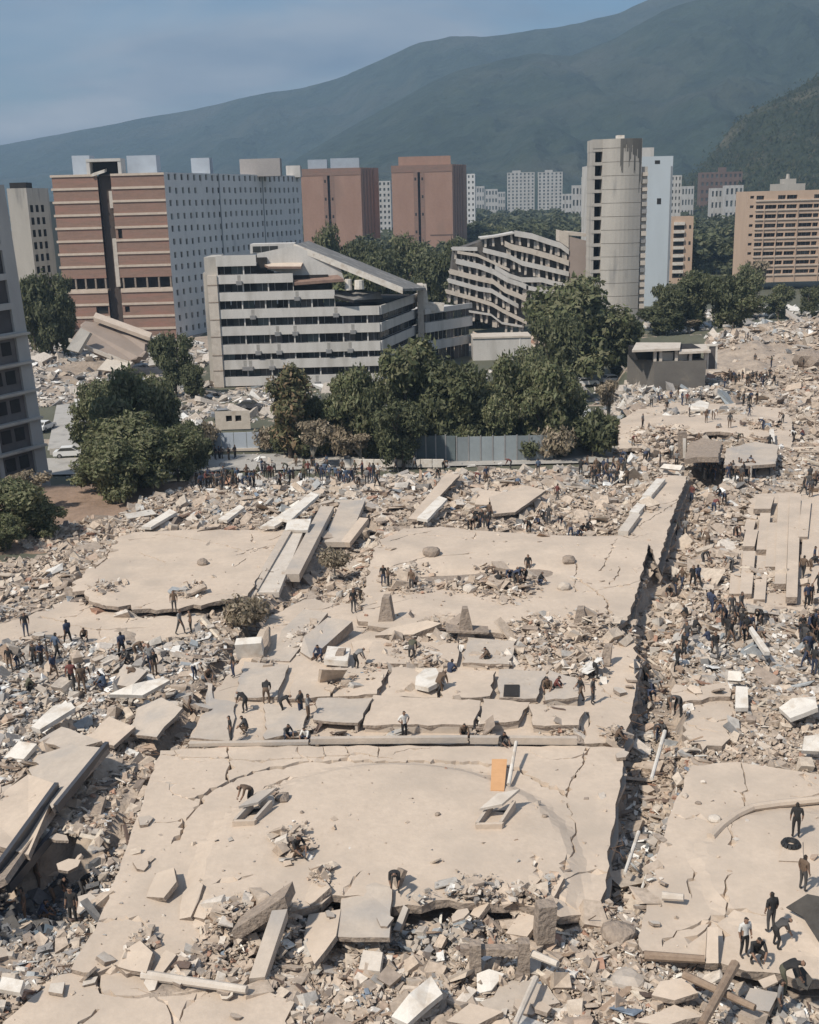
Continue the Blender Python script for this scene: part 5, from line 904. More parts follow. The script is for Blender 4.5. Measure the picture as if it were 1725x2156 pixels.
# big broken plates at the foot of the front slab (label, corners, heights, material)
FR = [('jagged pale plate by the lower left of biggest slab, upright', [(308, 1888, 1.0), (345, 1890, 1.3), (372, 1856, 1.6), (366, 1826, 1.5), (330, 1838, 1.2)], M_slab), ('long pale plate leaning in lower left heap', [(378, 1935, 1.0), (402, 1930, 1.2), (428, 1862, 1.5), (412, 1850, 1.4), (385, 1880, 1.1)], M_slab), ('pale plate with broken corner in lower left heap', [(408, 1930, 1.1), (430, 1935, 1.3), (462, 1902, 1.5), (448, 1882, 1.4), (415, 1900, 1.2)], M_slab),
      ('triangular plate under the crouching man, edge dark beneath', [(618, 1880, 1.2), (655, 1905, 1.5), (696, 1868, 1.8), (655, 1826, 1.2), (622, 1850, 1.1)], M_slab), ('large square grey plate propped up right of the big beam', [(712, 1972, 1.4), (820, 1974, 1.5), (826, 1868, 1.7), (790, 1858, 1.5), (722, 1872, 1.3)], M_slab2), ('pale plate with ragged left edge, left of the square grey plate', [(640, 1975, 1.0), (662, 2030, 1.2), (708, 1970, 1.5), (718, 1914, 1.4), (650, 1925, 1.1)], M_slab), ('thin plate standing on edge right of the square grey plate', [(828, 1958, 1.0), (842, 1960, 1.0), (860, 1912, 1.7), (850, 1905, 1.7)], M_slab2), ('dark upright plate by the top corner of square grey plate', [(816, 1880, 1.0), (828, 1888, 1.1), (850, 1832, 2.2), (838, 1826, 2.1)], M_edge),
      ('long flat plate sloping at right end of the rubble fringe', [(1130, 1905, 1.2), (1150, 1912, 1.3), (1188, 1848, 1.7), (1170, 1836, 1.6), (1140, 1860, 1.4)], M_slab), ('plate at the top of the rubble fringe', [(1080, 1875, 1.2), (1110, 1880, 1.3), (1140, 1850, 1.5), (1115, 1842, 1.4)], M_slab), ('leaning plate in middle of rubble fringe', [(990, 1925, 1.0), (1008, 1932, 1.2), (1050, 1876, 1.6), (1032, 1868, 1.5)], M_slab), ('broad plate low in rubble fringe', [(1065, 1965, .9), (1110, 1972, 1.1), (1140, 1932, 1.3), (1096, 1920, 1.1)], M_slab), ('big pale plate at the left of bottom heap', [(248, 2035, 1.0), (308, 2048, 1.2), (322, 2005, 1.5), (295, 1980, 1.3), (262, 2000, 1.1)], M_slab), ('rounded pale plate in bottom heap, next to big pale plate', [(312, 2040, .9), (340, 2052, 1.1), (372, 2010, 1.3), (350, 2000, 1.2)], M_slab), ('sandy plate at the very bottom right of centre', [(940, 2150, .7), (1000, 2160, .8), (1060, 2130, .9), (990, 2112, .8)], M_slab), ('pale flat plate beside the crossed timbers', [(1372, 2095, .8), (1420, 2106, .9), (1470, 2090, 1.0), (1440, 2058, 1.0), (1390, 2066, .9)], M_slab), ('large pale plate under the lower right rubble', [(1330, 2150, .6), (1400, 2160, .7), (1480, 2140, .8), (1420, 2115, .7)], M_slab), ('grey plate at bottom right below dark figures', [(1560, 2120, .7), (1620, 2130, .8), (1640, 2090, .9), (1580, 2080, .8)], M_slab2), ('square pale plate below the square grey one', [(755, 2040, .8), (800, 2045, .9), (806, 2005, 1.1), (765, 2000, 1.0)], M_pale), ('pale plate at lower left edge, box like', [(-5, 2082, 1.4), (42, 2090, 1.5), (50, 2064, 1.6), (5, 2056, 1.5)], M_whitep), ('rounded grey boulder plate in the dark left pit edge', [(140, 1915, .3), (170, 1925, .4), (212, 1895, .6), (190, 1880, .5), (155, 1890, .3)], M_slab2), ('rectangular pale sheet lying on biggest slab near its left edge', [(328, 1722, zA + .12), (384, 1724, zA + .12), (398, 1630, zA + .12), (352, 1632, zA + .12)], M_slab2),
      ('tilted grey plate with dark face in left rubble', [(270, 1545, .8), (330, 1552, 1.1), (385, 1490, 1.8), (340, 1468, 1.5), (290, 1490, 1.1)], M_slab2), ('block shaped plate in left grey rubble', [(236, 1440, 1.0), (275, 1446, 1.1), (310, 1412, 1.7), (262, 1398, 1.5)], M_slab2), ('sandy plate left of the ravine', [(180, 1555, .9), (240, 1570, 1.0), (285, 1530, 1.3), (230, 1508, 1.1)], M_slab), ('grey plate with cracked face, far left', [(80, 1560, .8), (150, 1580, 1.0), (215, 1560, 1.2), (130, 1530, 1.0)], M_slab2), ('dark block in the left ravine', [(272, 1680, .2), (310, 1684, .3), (318, 1660, .5), (280, 1652, .4)], M_edge), ('brown broken plate in the left ravine below the dark rail', [(150, 1720, .2), (200, 1745, .4), (222, 1680, .8), (180, 1650, .6)], M_edge), ('sheet like grey plate by ravine at left of middle slab', [(432, 1500, .6), (450, 1520, .7), (448, 1440, .8), (438, 1440, .7)], M_slab2)]
for lb, q, m in FR: plate('broken_plate', lb, [(x, y, z - 0.15) for x, y, z in q], m, .22, 'concrete plate', ragged=.16)
# heavy beam with snapped head, log, crossed timbers, frames
T = thing('snapped_beam', 'heavy concrete beam snapped at its head, leaning out of the rubble toward the camera', 'beam', onpx(545, 2070))
a, b = P(540, 2078, .3), P(588, 1935, 1.9); d = b - a; s = np.array([1.0, 0.1, 0]); mb = MB(); mb.obox(a - s * .25, d, s * .62, (0, -.1, .5)); mb.build('shaft', M_slab2, T)
a2, b2 = P(495, 1985, 1.0), P(606, 1912, 2.3); d = b2 - a2; mb = MB(); mb.obox(a2, d, (.25, .9, .1), (-.1, 0, .55)); mb.build('head', M_edge, T)
for lb, a, b, r, z in (('round log lying along front edge of right slab', (1357, 2012), (1484, 2020), .2, zD + .15), ('long thin timber crossing another at the bottom right', (1440, 2052), (1590, 2122), .16, 1.2), ('paddle shaped timber crossing the long thin timber', (1548, 2030), (1478, 2158), .2, 1.45), ('pole lying among right ravine debris, white', (1400, 1540), (1372, 1640), .12, .6), ('white pole deep in the right ravine', (1345, 1752), (1316, 1838), .1, .1), ('second white pole low in the right ravine', (1370, 1820), (1352, 1872), .09, .2), ('curved pipe along back of the bottom left slab', (300, 2052), (520, 2084), .2, zF + .25), ('pole sticking from the rubble at the bottom centre', (1128, 2060), (1085, 2156), .14, 1.0), ('pale short pole right of the dark frame', (1122, 2008), (1175, 2030), .16, 1.3), ('pale beam in rubble at lower left of right slab', (1395, 1886), (1440, 1890), .2, 1.0)):
    mb = MB(); mb.tube(P(*a, z), P(*b, z + .1), r, r * .8, 8); tag(mb.build('pole', M_whitep if 'white' in lb else (M_wood if 'timber' in lb or 'log' in lb else M_pale)), lb, 'pole')
T = thing('broken_doorway', 'dark broken door frame over a pit at the bottom centre, white sheet inside', 'frame', onpx(1040, 2075)); zf_ = 1.3
p = [P(970, 2012, zf_), P(1115, 2014, zf_)]; mb = MB(); mb.obox(p[0], p[1] - p[0], (0, .35, 0), (0, 0, .3)); mb.build('lintel', M_edge, T)
for x, y in ((990, 2075), (1092, 2070)):
    q = P(x, y, .1); mb = MB(); mb.box(q[0], q[0] + .45, q[1], q[1] + .4, 0.1, 1.9); mb.build('post', M_edge, T)
plate('white_sheet', 'white sheet lying inside the broken door frame', [(1005, 2092, .4), (1035, 2085, .5), (1062, 2050, .7), (1030, 2040, .8), (1004, 2050, .7)], M_whitep, .1, 'sheet')
mb = MB(); mb.obox(P(1130, 1990, .7), (.75, .1, 0), (-.1, .6, 0), (.1, 0, 1.7)); tag(mb.build('concrete_stump', M_edge), 'dark stump of a column standing in the rubble fringe', 'column')
# raised curved rib and pale column on the right slab
pts = [(1497, 1762), (1520, 1738), (1550, 1716), (1584, 1700), (1640, 1692), (1725, 1684), (1800, 1684)]; mb = MB(); q = [P(x, y, zD + .22) for x, y in pts]
for a, b in zip(q[:-1], q[1:]): mb.tube(a, b, .2, .2, 8)
tag(mb.build('slab_rib', M_slab), 'raised curved rib on the right foreground slab behind the man in black', 'rib')
plate('pale_column', 'tilted pale column end breaking through right slab, cracks fanning round it', [(1486, 2028, zD + .2), (1513, 2028, zD + .2), (1512, 1952, zD + .7), (1490, 1952, zD + .7)], M_slab, .4, 'column')
plate('dark_tarp', 'dark grey sheet draped at right edge behind the bending person', [(1655, 1910, 1.3), (1690, 1930, 1.2), (1725, 1985, 1.1), (1740, 1890, 1.9), (1700, 1882, 1.9)], M_tarp, .1, 'sheet')
plate('dark_tarp', 'dark sheet in the bottom right corner held by the dark figure', [(1680, 2075, 1.0), (1700, 2085, 1.0), (1712, 2062, 1.3), (1690, 2035, 1.5), (1668, 2040, 1.4)], M_tarp, .1, 'sheet')
c = onpx(1665, 1783); mb = MB()
for k in range(14):
    a = 2 * math.pi * k / 14; b = 2 * math.pi * (k + 1) / 14; mb.tube(c + np.array([.31 * math.cos(a), .31 * math.sin(a), .15]), c + np.array([.31 * math.cos(b), .31 * math.sin(b), .15]), .15, .15, 6)
tag(mb.build('black_ring', M_black), 'black rubber ring lying on right slab below the man in black', 'tyre')
plate('slab_step', 'raised square of slab with dark front edge under the black ring', [(1640, 1812, zD + .3), (1692, 1814, zD + .3), (1690, 1770, zD + .35), (1652, 1772, zD + .35)], M_slab, .3, 'slab piece')
# holes and stones lying on the slabs
for lb, x, y, s in (('small dark stone at the middle of biggest slab', 921, 1716, .14), ('small dark stone by the hollow block on biggest slab', 1148, 1720, .15), ('dark box shaped stone beside the bending man', 594, 1684, .4), ('pale stone in front of the bending man', 560, 1692, .45), ('dark stone by the crouching man', 636, 1712, .13), ('small stone on the right slab', 1443, 1678, .18), ('dark stone on right slab left of the rib', 1470, 1692, .16), ('white stone at the rib end', 1505, 1728, .3), ('black lump on second slab near its right edge', 1198, 1184, .6), ('black lump on second slab near its back', 908, 1168, .7), ('round stone at front of second slab', 1186, 1240, .55), ('white stone in trench of second slab', 988, 1245, .6), ('dark lump on the front part of second slab', 1072, 1316, .2), ('dark bush like lump at the right edge beside the road', 1706, 768, 2.6), ('dark lump beside left slab planks', 428, 1188, .5), ('brown stump at bottom right ravine end', 1300, 1975, .8), ('brown round stone by the crossed timbers', 1325, 2075, .7)):
    c = onpx(x, y); bm = bmesh.new(); bmesh.ops.create_icosphere(bm, subdivisions=2, radius=s)
    for v in bm.verts: v.co *= 0.75 + 0.5 * float(vnoise(v.co.x / s * 1.3 + x, v.co.y / s * 1.3 + v.co.z / s, 3)); v.co.z *= .7
    me = bpy.data.meshes.new('stone'); bm.to_mesh(me); bm.free(); me.materials.append(M_pale if 'white' in lb or 'pale' in lb else (M_slab2 if 'round' in lb or lb.startswith('small stone') else M_edge)); tag(link('stone', me, tuple(c + Z3 * s * .3)), lb, 'stone')
# ------------------------------------------------------------------ trees
def leafmesh(name, blobs, n, size, m, seed, flat=0.6, droop=0.0):
    """a crown: n small leaf sprays spread through the blobs (cx,cy,cz,rx,ry,rz), thick outside, thin inside"""
    r = np.random.default_rng(seed); B = np.array(blobs, float); vol = B[:, 3] * B[:, 4] * B[:, 5]; k = r.choice(len(B), n, p=vol**0.8 / (vol**0.8).sum())
    d = r.normal(size=(n, 3)); d /= np.linalg.norm(d, axis=1)[:, None]; rr = r.random(n)**0.38
    # clumps: pull each spray towards one of a few tufts on its blob
    tuft = r.normal(size=(len(B), 26, 3)); tuft /= np.linalg.norm(tuft, axis=2)[:, :, None]; tj = tuft[k, r.integers(0, 26, n)]
    d = d * 0.42 + tj * 0.95; d /= np.linalg.norm(d, axis=1)[:, None]
    C = B[k, :3] + d * B[k, 3:] * (rr * (0.82 + 0.3 * r.random(n)))[:, None]
    nr = d * 0.8 + r.normal(size=(n, 3)) * flat + np.array([0, 0, 0.35]); nr /= np.linalg.norm(nr, axis=1)[:, None]
    a = np.cross(nr, r.normal(size=(n, 3))); a /= np.linalg.norm(a, axis=1)[:, None]; b = np.cross(nr, a); s = size * (0.5 + r.random(n))[:, None]
    V = np.stack([C - a * s, C - b * s * 0.45 + a * s * .1, C + a * s * 1.1 - np.array([0, 0, droop]) * s, C + b * s * 0.45 - a * s * .1], 1).reshape(-1, 3)
    return rawmesh(name, V, np.arange(n * 4).reshape(n, 4), [m])
def limbs(mb, base, tips, r0_, lean=(0, 0)):
    h = min(t[2] for t in tips) * 0.45; fork = np.array([base[0] + lean[0], base[1] + lean[1], h]); mb.tube(base, fork, r0_, r0_ * 0.75, 8)
    for t in tips:
        t = np.array(t, float); mid = fork + (t - fork) * 0.5 + np.array([0, 0, 0.08 * np.linalg.norm(t - fork)]); mb.tube(fork, mid, r0_ * 0.5, r0_ * 0.34, 6); mb.tube(mid, t, r0_ * 0.34, r0_ * 0.12, 5)
        for q in range(2): mb.tube(mid, t + (rng.random(3) - 0.5) * 2.2, r0_ * 0.2, r0_ * 0.06, 4)
def mk(kind, seed, m, n, size, trunk=M_bark):
    r = random.Random(seed); bl = []
    if kind == 'broad':
        for k in range(17): a = r.random() * 6.28; q = r.random()**.6 * 3.1; bl.append((math.cos(a) * q, math.sin(a) * q, (4.6 + r.random() * 2.3 - q * .25) if k < 10 else (1.6 + r.random() * 2.2), 1.2 + r.random(), 1.2 + r.random(), 0.9 + r.random() * .9))
    elif kind == 'tall':
        for k in range(16): a = r.random() * 6.28; q = r.random()**.7 * 2.1; bl.append((math.cos(a) * q, math.sin(a) * q, 1.6 + r.random() * 6.3, 1.1 + r.random() * .8, 1.1 + r.random() * .8, 1.0 + r.random() * .8))
    elif kind == 'bush':
        for k in range(6): a = r.random() * 6.28; q = r.random() * 1.2; bl.append((math.cos(a) * q, math.sin(a) * q, 0.9 + r.random() * .8, .9 + r.random() * .5, .9 + r.random() * .5, .7 + r.random() * .4))
    elif kind == 'thin':
        for k in range(9): a = r.random() * 6.28; q = r.random() * 2.2; bl.append((math.cos(a) * q, math.sin(a) * q, 3.0 + r.random() * 2.5, .7 + r.random() * .5, .7 + r.random() * .5, .5 + r.random() * .4))
    lm = leafmesh('crown', bl, n, size, m, seed)
    mb = MB(); tips = [(b[0] * .9, b[1] * .9, b[2] * .95) for b in bl[:8]]; limbs(mb, (0, 0, -0.6), tips, 0.28 if kind != 'bush' else 0.1)
    tm = bpy.data.meshes.new('trunk'); tm.from_pydata(mb.v, [], mb.f); tm.materials.append(trunk); return lm, tm
TREES = {'broad': mk('broad', 3, M_leaf, 10500, .25), 'broad2': mk('broad', 8, M_leafd, 10500, .25), 'tall': mk('tall', 5, M_leaf, 12000, .27), 'red': mk('tall', 15, M_leafr, 11000, .25), 'bush': mk('bush', 6, M_leafd, 2500, .24), 'dusty': mk('thin', 9, M_leafg, 2600, .2, M_barkp), 'dbush': mk('bush', 19, M_leafg, 1800, .2, M_barkp), 'far': mk('broad', 21, M_leafd, 1500, .6), 'far2': mk('tall', 22, M_leaf, 1500, .6)}
def tree(kind, label, px, py_base, py_top, Y=None, z=None, width=None, group=None, name='tree'):
    """px: picture column of the trunk; py_base/py_top: where foot and top show; width: crown width in picture points"""
    if Y is None: p = P(px, py_base, -2.4 if z is None else z)
    else: p = PY(px, py_base, Y)
    if z is None or Y is not None: p = np.array([p[0], p[1], g1(p[0], p[1])])
    h = zt(px, py_top, p[1]) - p[2]; nat = {'broad': 7.6, 'broad2': 7.6, 'tall': 9.0, 'red': 9.0, 'bush': 2.4, 'dusty': 6.0, 'dbush': 2.4, 'far': 7.6, 'far2': 9.0}[kind]; wn_ = {'broad': 9.2, 'broad2': 9.2, 'tall': 6.6, 'red': 6.6, 'bush': 4.6, 'dusty': 6.2, 'dbush': 4.6, 'far': 9.2, 'far2': 6.6}[kind]
    sc = max(h, .5) / nat; sw = sc if width is None else width * p[1] / FPX / wn_
    T = thing(name, label, 'tree' if 'bush' not in kind else 'bush', tuple(p), group); T.rotation_euler = (0, 0, random.random() * 6.28); T.scale = (sw, sw, sc)
    lm, tm = TREES[kind]
    for nm, me in (('trunk', tm), ('crown', lm)):
        o = bpy.data.objects.new(nm, me); COL.objects.link(o); o.parent = T
    return T
for k, lb, x, yb, yt, w in (
        ('broad', 'big green tree in front of the side road, left of the street crowd', 300, 1062, 872, 210), ('broad', 'green tree behind the biggest left tree, higher up by the road', 275, 975, 778, 170), ('broad2', 'low dark tree crown touching the right side of biggest left tree', 395, 1010, 878, 110), ('broad2', 'dark tree against the left end of the striped white block', 372, 832, 690, 105), ('broad', 'low tree leaning over the side road at left', 225, 900, 800, 110),
        ('broad', 'low tree before the apartment block in the left bottom corner of its base', 30, 1185, 1010, 170), ('dusty', 'dusty pale tree before the foot of the grey apartment block', 60, 1120, 985, 130), ('red', 'green tree with reddish leaves in front of striped white block', 612, 965, 768, 140), ('broad', 'tree between reddish tree and the tallest clump', 755, 960, 778, 150),
        ('tall', 'tallest tree of the middle clump, beside the white wing', 868, 955, 698, 150), ('broad2', 'broad dark tree in the middle clump under the white wing', 960, 955, 742, 190), ('broad2', 'dark tree at the foot of middle clump behind the grey fence', 850, 985, 838, 150), ('broad', 'tree right of the middle clump before the whitewashed building', 1062, 945, 752, 140), ('broad', 'tree below the great tree, right part of the clump', 1150, 955, 765, 160), ('broad', 'great round tree before the stained concrete tower', 1228, 800, 588, 245), ('broad2', 'lower crown on the right flank of the great round tree', 1290, 800, 655, 130), ('broad2', 'lower left crown under the great round tree', 1165, 850, 650, 130),
        ('bush', 'round bush at the end of the grey fence', 1248, 962, 872, 115), ('bush', 'bush between the round bush and the clump', 1180, 960, 885, 110), ('bush', 'low dark bush left of the street crowd', 420, 985, 915, 90), ('dusty', 'thin dusty young tree by the parked cars near the low hall', 1282, 905, 785, 85), ('dusty', 'bare grey twiggy tree standing before the fence', 660, 985, 872, 130), ('dusty', 'pale twiggy tree in front of the grey teal fence', 760, 975, 905, 110),
        ('dbush', 'grey dusty bush in the rubble left of white box', 520, 1325, 1248, 130), ('dbush', 'dusty bush among rubble below the fallen planks', 705, 1200, 1150, 95), ('dusty', 'dusty leafy tree in front of the low hall', 1400, 850, 782, 90)):
    if 'rubble' in lb: tree(k, lb, x, yb, yt, z=0.0, width=w, name='bush')
    else: tree(k, lb, x, yb, yt, width=w, name='bush' if 'bush' in k and 'tree' not in lb else 'tree')
for k, lb, x, yb, yt, w in (('broad2', 'dark wide tree right of the concrete tower foot', 1470, 672, 560, 130), ('broad2', 'tree in front of pale slab tower foot', 1400, 690, 590, 90), ('broad', 'tree left of the rubble hill at right', 1560, 690, 600, 120), ('broad2', 'second tree behind the rubble hill', 1520, 660, 568, 110), ('broad2', 'dark tree beside low hall, behind its roof', 1395, 715, 640, 110), ('dusty', 'dusty shrub row tree behind the low hall roof', 1450, 722, 668, 100), ('broad', 'tree below the tan block', 1640, 640, 600, 70), ('broad2', 'tree at right edge below the tan block', 1710, 640, 598, 60), ('dusty', 'bare twiggy tree before tan block left corner', 1600, 600, 535, 70), ('broad', 'green tree before tan block left end', 1565, 640, 560, 80), ('broad2', 'tree by the left foot of the brick block', 105, 690, 560, 120), ('broad', 'tree at left behind the white shed', 70, 690, 590, 100), ('broad2', 'dark tree right of white shed roof', 130, 685, 610, 70), ('broad', 'tree behind slanting roof, left', 700, 600, 478, 90), ('broad2', 'tree behind slanting roof, middle', 770, 610, 492, 110), ('broad', 'wide tree behind slanting roof, right', 850, 620, 500, 130), ('broad2', 'tree left of the sagging white block', 925, 640, 518, 110), ('broad2', 'darker tree below the red towers', 810, 640, 512, 120), ('broad', 'tree hard against the sagging block left end', 890, 650, 545, 90), ('broad2', 'tree before the second red tower foot', 960, 560, 490, 80)):
    tree(k, lb, x, yb, yt, Y={640: 300, 672: 250}.get(yb, None) or (330 if yb < 660 else 245), width=w)
# undergrowth closing the belt along the street
for i, x in enumerate(range(180, 1300, 30)):
    if 440 < x < 560 or 800 < x < 830: continue
    y = 945 + (i * 37 % 24) - (20 if x > 1180 else 0); h = 46 + (i * 53 % 40)
    tree(('bush', 'bush', 'broad', 'dbush', 'bush')[i % 5], ('dark', 'leafy', 'green', 'dusty', 'low')[i % 5] + ' bush in the hedge line behind the street, ' + ('under the left trees' if x < 440 else 'under the reddish tree' if x < 700 else 'behind the grey teal fence' if x < 960 else 'behind the paler fence' if x < 1170 else 'by the round bush') + (', %s part' % ('left', 'middle', 'right')[i % 3]), x, y, y - h, width=75 + (i * 29 % 40), name='bush', group='bushes behind the street')
for x, yb, yt, w, lb in ((330, 1075, 905, 170, 'near dark part of the big left tree pair, over the rubble edge'), (215, 1085, 930, 130, 'low tree at left of the big left trees, over red soil'), (100, 1175, 1050, 120, 'second low tree at the foot of the grey apartment block'), (20, 1215, 1085, 110, 'lowest tree at the left edge by the rubble'), (415, 840, 760, 70, 'small tree between dark tree and striped white block'), (1005, 930, 800, 110, 'green crown filling the middle clump gap'), (700, 945, 830, 90, 'crown filling the gap right of the reddish tree'), (920, 940, 780, 110, 'round crown in middle of the clump'), (725, 955, 790, 120, 'wide crown between the reddish tree and clump, filling down to the street'), (800, 965, 800, 100, 'leafy crown before left end of the grey teal fence'), (1110, 900, 735, 130, 'crown behind right part of the clump'), (1045, 960, 830, 110, 'low crown above the paler fence'), (1180, 930, 790, 120, 'crown between great round tree and the round bush'), (665, 955, 820, 90, 'small crown just right of the reddish tree'), (380, 1060, 900, 120, 'near crown at right of the big left trees'), (260, 1100, 930, 150, 'lowest crown of the big left trees over the rubble'), (200, 960, 810, 110, 'crown at the left of big left trees by the car'), (340, 960, 800, 110, 'upper crown of big left trees toward the pale wall')):
    tree('broad' if w > 100 else 'broad2', lb, x, yb, yt, width=w)
# palm beside the sagging block
p = P(1129, 752, -2.4); T = thing('palm_tree', 'tall palm with hanging fronds before the sagging white block', 'palm tree', tuple(p)); h = zt(1129, 640, p[1]) - p[2]
mb = MB(); mb.tube(p - Z3 * .5, p + np.array([.3, 0, h * .5]), .35, .28, 8); mb.tube(p + np.array([.3, 0, h * .5]), p + np.array([.2, 0, h]), .28, .22, 8); mb.build('trunk', M_bark, T)
for k in range(22):
    a = 2.4 * k; el = 1.1 - 1.9 * (k / 22); q = p + np.array([.2, 0, h]); mb = MB(); pv = q
    for j in range(5):
        e_ = el - j * .38; nq = pv + np.array([math.cos(a) * math.cos(e_), math.sin(a) * math.cos(e_), math.sin(e_)]) * .75; s = np.array([-math.sin(a), math.cos(a), 0]); w0, w1 = .38 * (1 - j / 6), .38 * (1 - (j + 1) / 6)
        mb.face([pv - s * w0 - Z3 * .12, pv, nq, nq - s * w1 - Z3 * .12]); mb.face([pv, pv + s * w0 - Z3 * .12, nq + s * w1 - Z3 * .12, nq]); pv = nq
    mb.build('frond', M_leaf, T)
mb = MB()
for k in range(40): a = k * 2.4; q = p + np.array([.2, 0, h * (.62 + .36 * random.random())]); mb.face([q, q + np.array([math.cos(a) * .7, math.sin(a) * .7, -1.3]), q + np.array([math.cos(a + .3) * .5, math.sin(a + .3) * .5, -1.5])])
mb.build('dead_fronds', M_wood, T)
# labels that say where: nearest thing one can find, and on which side of it
USED = set()
def where(px, py, marks, head, tail=''):
    m = sorted(marks, key=lambda k: (k[1] - px)**2 + ((k[2] - py) * 1.5)**2)
    for nm, x, y in m[:9]:
        dx, dy = px - x, py - y; side = ('left of' if dx < 0 else 'right of') if abs(dx) > abs(dy) * 1.3 else ('behind' if dy < 0 else 'in front of')
        for far_ in ('just ', '', 'a little farther '):
            lb = f'{head} {far_}{side} the {nm}{tail}'
            if lb not in USED and len(lb.split()) <= 16: USED.add(lb); return lb
    return f'{head} near the {m[0][0]}'
BMARK = [(n, x, 430) for n, x in (('white shed', 100), ('brick block', 230), ('grey windowed facade', 480), ('left red tower', 690), ('gap between red towers', 812), ('right red tower', 890), ('grey block right of red towers', 992), ('small white houses', 1040), ('left twin tower', 1097), ('right twin tower', 1160), ('stepped white blocks', 1215), ('stained tower', 1310), ('pale slab tower', 1390), ('beige block', 1440), ('far brown block', 1520), ('white houses by brown block', 1545), ('tan block left corner', 1575), ('tan block middle', 1650), ('tan block right part', 1715), ('slanting roof top', 625), ('slanting roof foot', 850), ('white wing', 940), ('sagging block left end', 950), ('sagging block top', 1090), ('brown gable wall', 1220), ('seaside gap', 110))]
# belts of trees on the plain behind
r = random.Random(5); n = 0
def belt(lb, grp, x0, x1, y0, y1, Y0, Y1, count, h0, h1):
    for i in range(count):
        px = x0 + (x1 - x0) * r.random(); Y = Y0 * (Y1 / Y0)**r.random(); p = PY(px, 430, Y); z = g1(p[0], Y); s = h0 + (h1 - h0) * r.random()
        kd = r.choice(['far', 'far', 'far2']); T = thing('tree', where(px, 430 + (Y0 * 1.3 - Y) * .05, BMARK, ('low ' if s < h0 + (h1 - h0) * .33 else 'tall ' if s > h0 + (h1 - h0) * .7 else '') + ('round ' if kd == 'far' else 'slender ') + 'tree ' + lb), 'tree', (p[0], Y, z), grp); lm, tm = TREES[kd]; nat = 7.6 if kd == 'far' else 9.0; T.scale = (s / nat * 1.25, s / nat * 1.25, s / nat); T.rotation_euler = (0, 0, r.random() * 6.28)
        for nm, me in (('trunk', tm), ('crown', lm)):
            o = bpy.data.objects.new(nm, me); COL.objects.link(o); o.parent = T
belt('in the near belt', 'trees behind the collapsed blocks', 640, 1250, 0, 0, 300, 620, 62, 9, 15)
belt('in the far belt', 'trees below the twin towers', 985, 1260, 0, 0, 620, 1300, 70, 11, 17)
belt('in the right belt', 'trees between beige and tan blocks', 1415, 1570, 0, 0, 440, 900, 40, 10, 16)
belt('in the left strip', 'trees left of the brick block', -20, 150, 0, 0, 320, 620, 26, 9, 15)
belt('toward the sea', 'trees toward the sea', -60, 640, 0, 0, 620, 1300, 40, 9, 14)
# scrub wood on the near hill
hv = HV.reshape(-1, 3); kk = rng.integers(0, len(hv), 34000); hp_ = hv[kk] + rng.normal(0, 5, (34000, 3)) * (1, 1, .12); hp_ = hp_[(hp_[:, 2] > 2)]; n_ = len(hp_)
a_ = rng.random(n_) * 6.28; s_ = 1.3 + 2.4 * rng.random(n_)**2; dx_, dy_ = np.cos(a_) * s_, np.sin(a_) * s_; hh = s_ * (.7 + .6 * rng.random(n_))
Vq = np.stack([hp_ + np.stack([-dx_, -dy_, -hh * .2], 1), hp_ + np.stack([dx_ * .2, dy_ * .2 - s_ * .5, hh * .3], 1), hp_ + np.stack([dx_, dy_, -hh * .2 + 0 * hh], 1), hp_ + np.stack([0 * hh, 0 * hh, hh], 1)], 1)
tag(link('woods', rawmesh('woods', Vq.reshape(-1, 3), np.arange(n_ * 4).reshape(-1, 4), [M_scrub])), 'scrub wood covering the near right hill', None, None, 'stuff')
# distant woods on the flat ground: one mass
N_ = 9000; px = -700 + 3100 * rng.random(N_); Yy = 640 * (2500 / 640)**rng.random(N_); X = np.array([(ray(a, 430)[0] / ray(a, 430)[1]) for a in px]) * Yy; zz = gz(X, Yy)
d = rng.normal(size=(N_, 3)); hgt = 3 + 8 * rng.random(N_); s = (3.5 + 3.5 * rng.random(N_)) * (0.6 + Yy / 2500); keep = (fbm(X / 130, Yy / 200, 3, 77) > -0.12) & (X > -0.34 * Yy)
tri = np.stack([np.stack([X + s * np.cos(a + d[:, 0] * 3) * (0.5 + 0.5 * np.abs(d[:, 1])), Yy + s * np.sin(a + d[:, 0] * 3), zz + hgt + s * 0.6 * np.sin(2 * a + d[:, 2] * 3)], 1) for a in (0, 1.57, 3.14, 4.71)], 1)[keep]
tag(link('woods', rawmesh('woods', tri.reshape(-1, 3), np.arange(len(tri) * 4).reshape(-1, 4), [M_leafd])), 'dark woods covering the flat ground before the mountain', None, None, 'stuff')
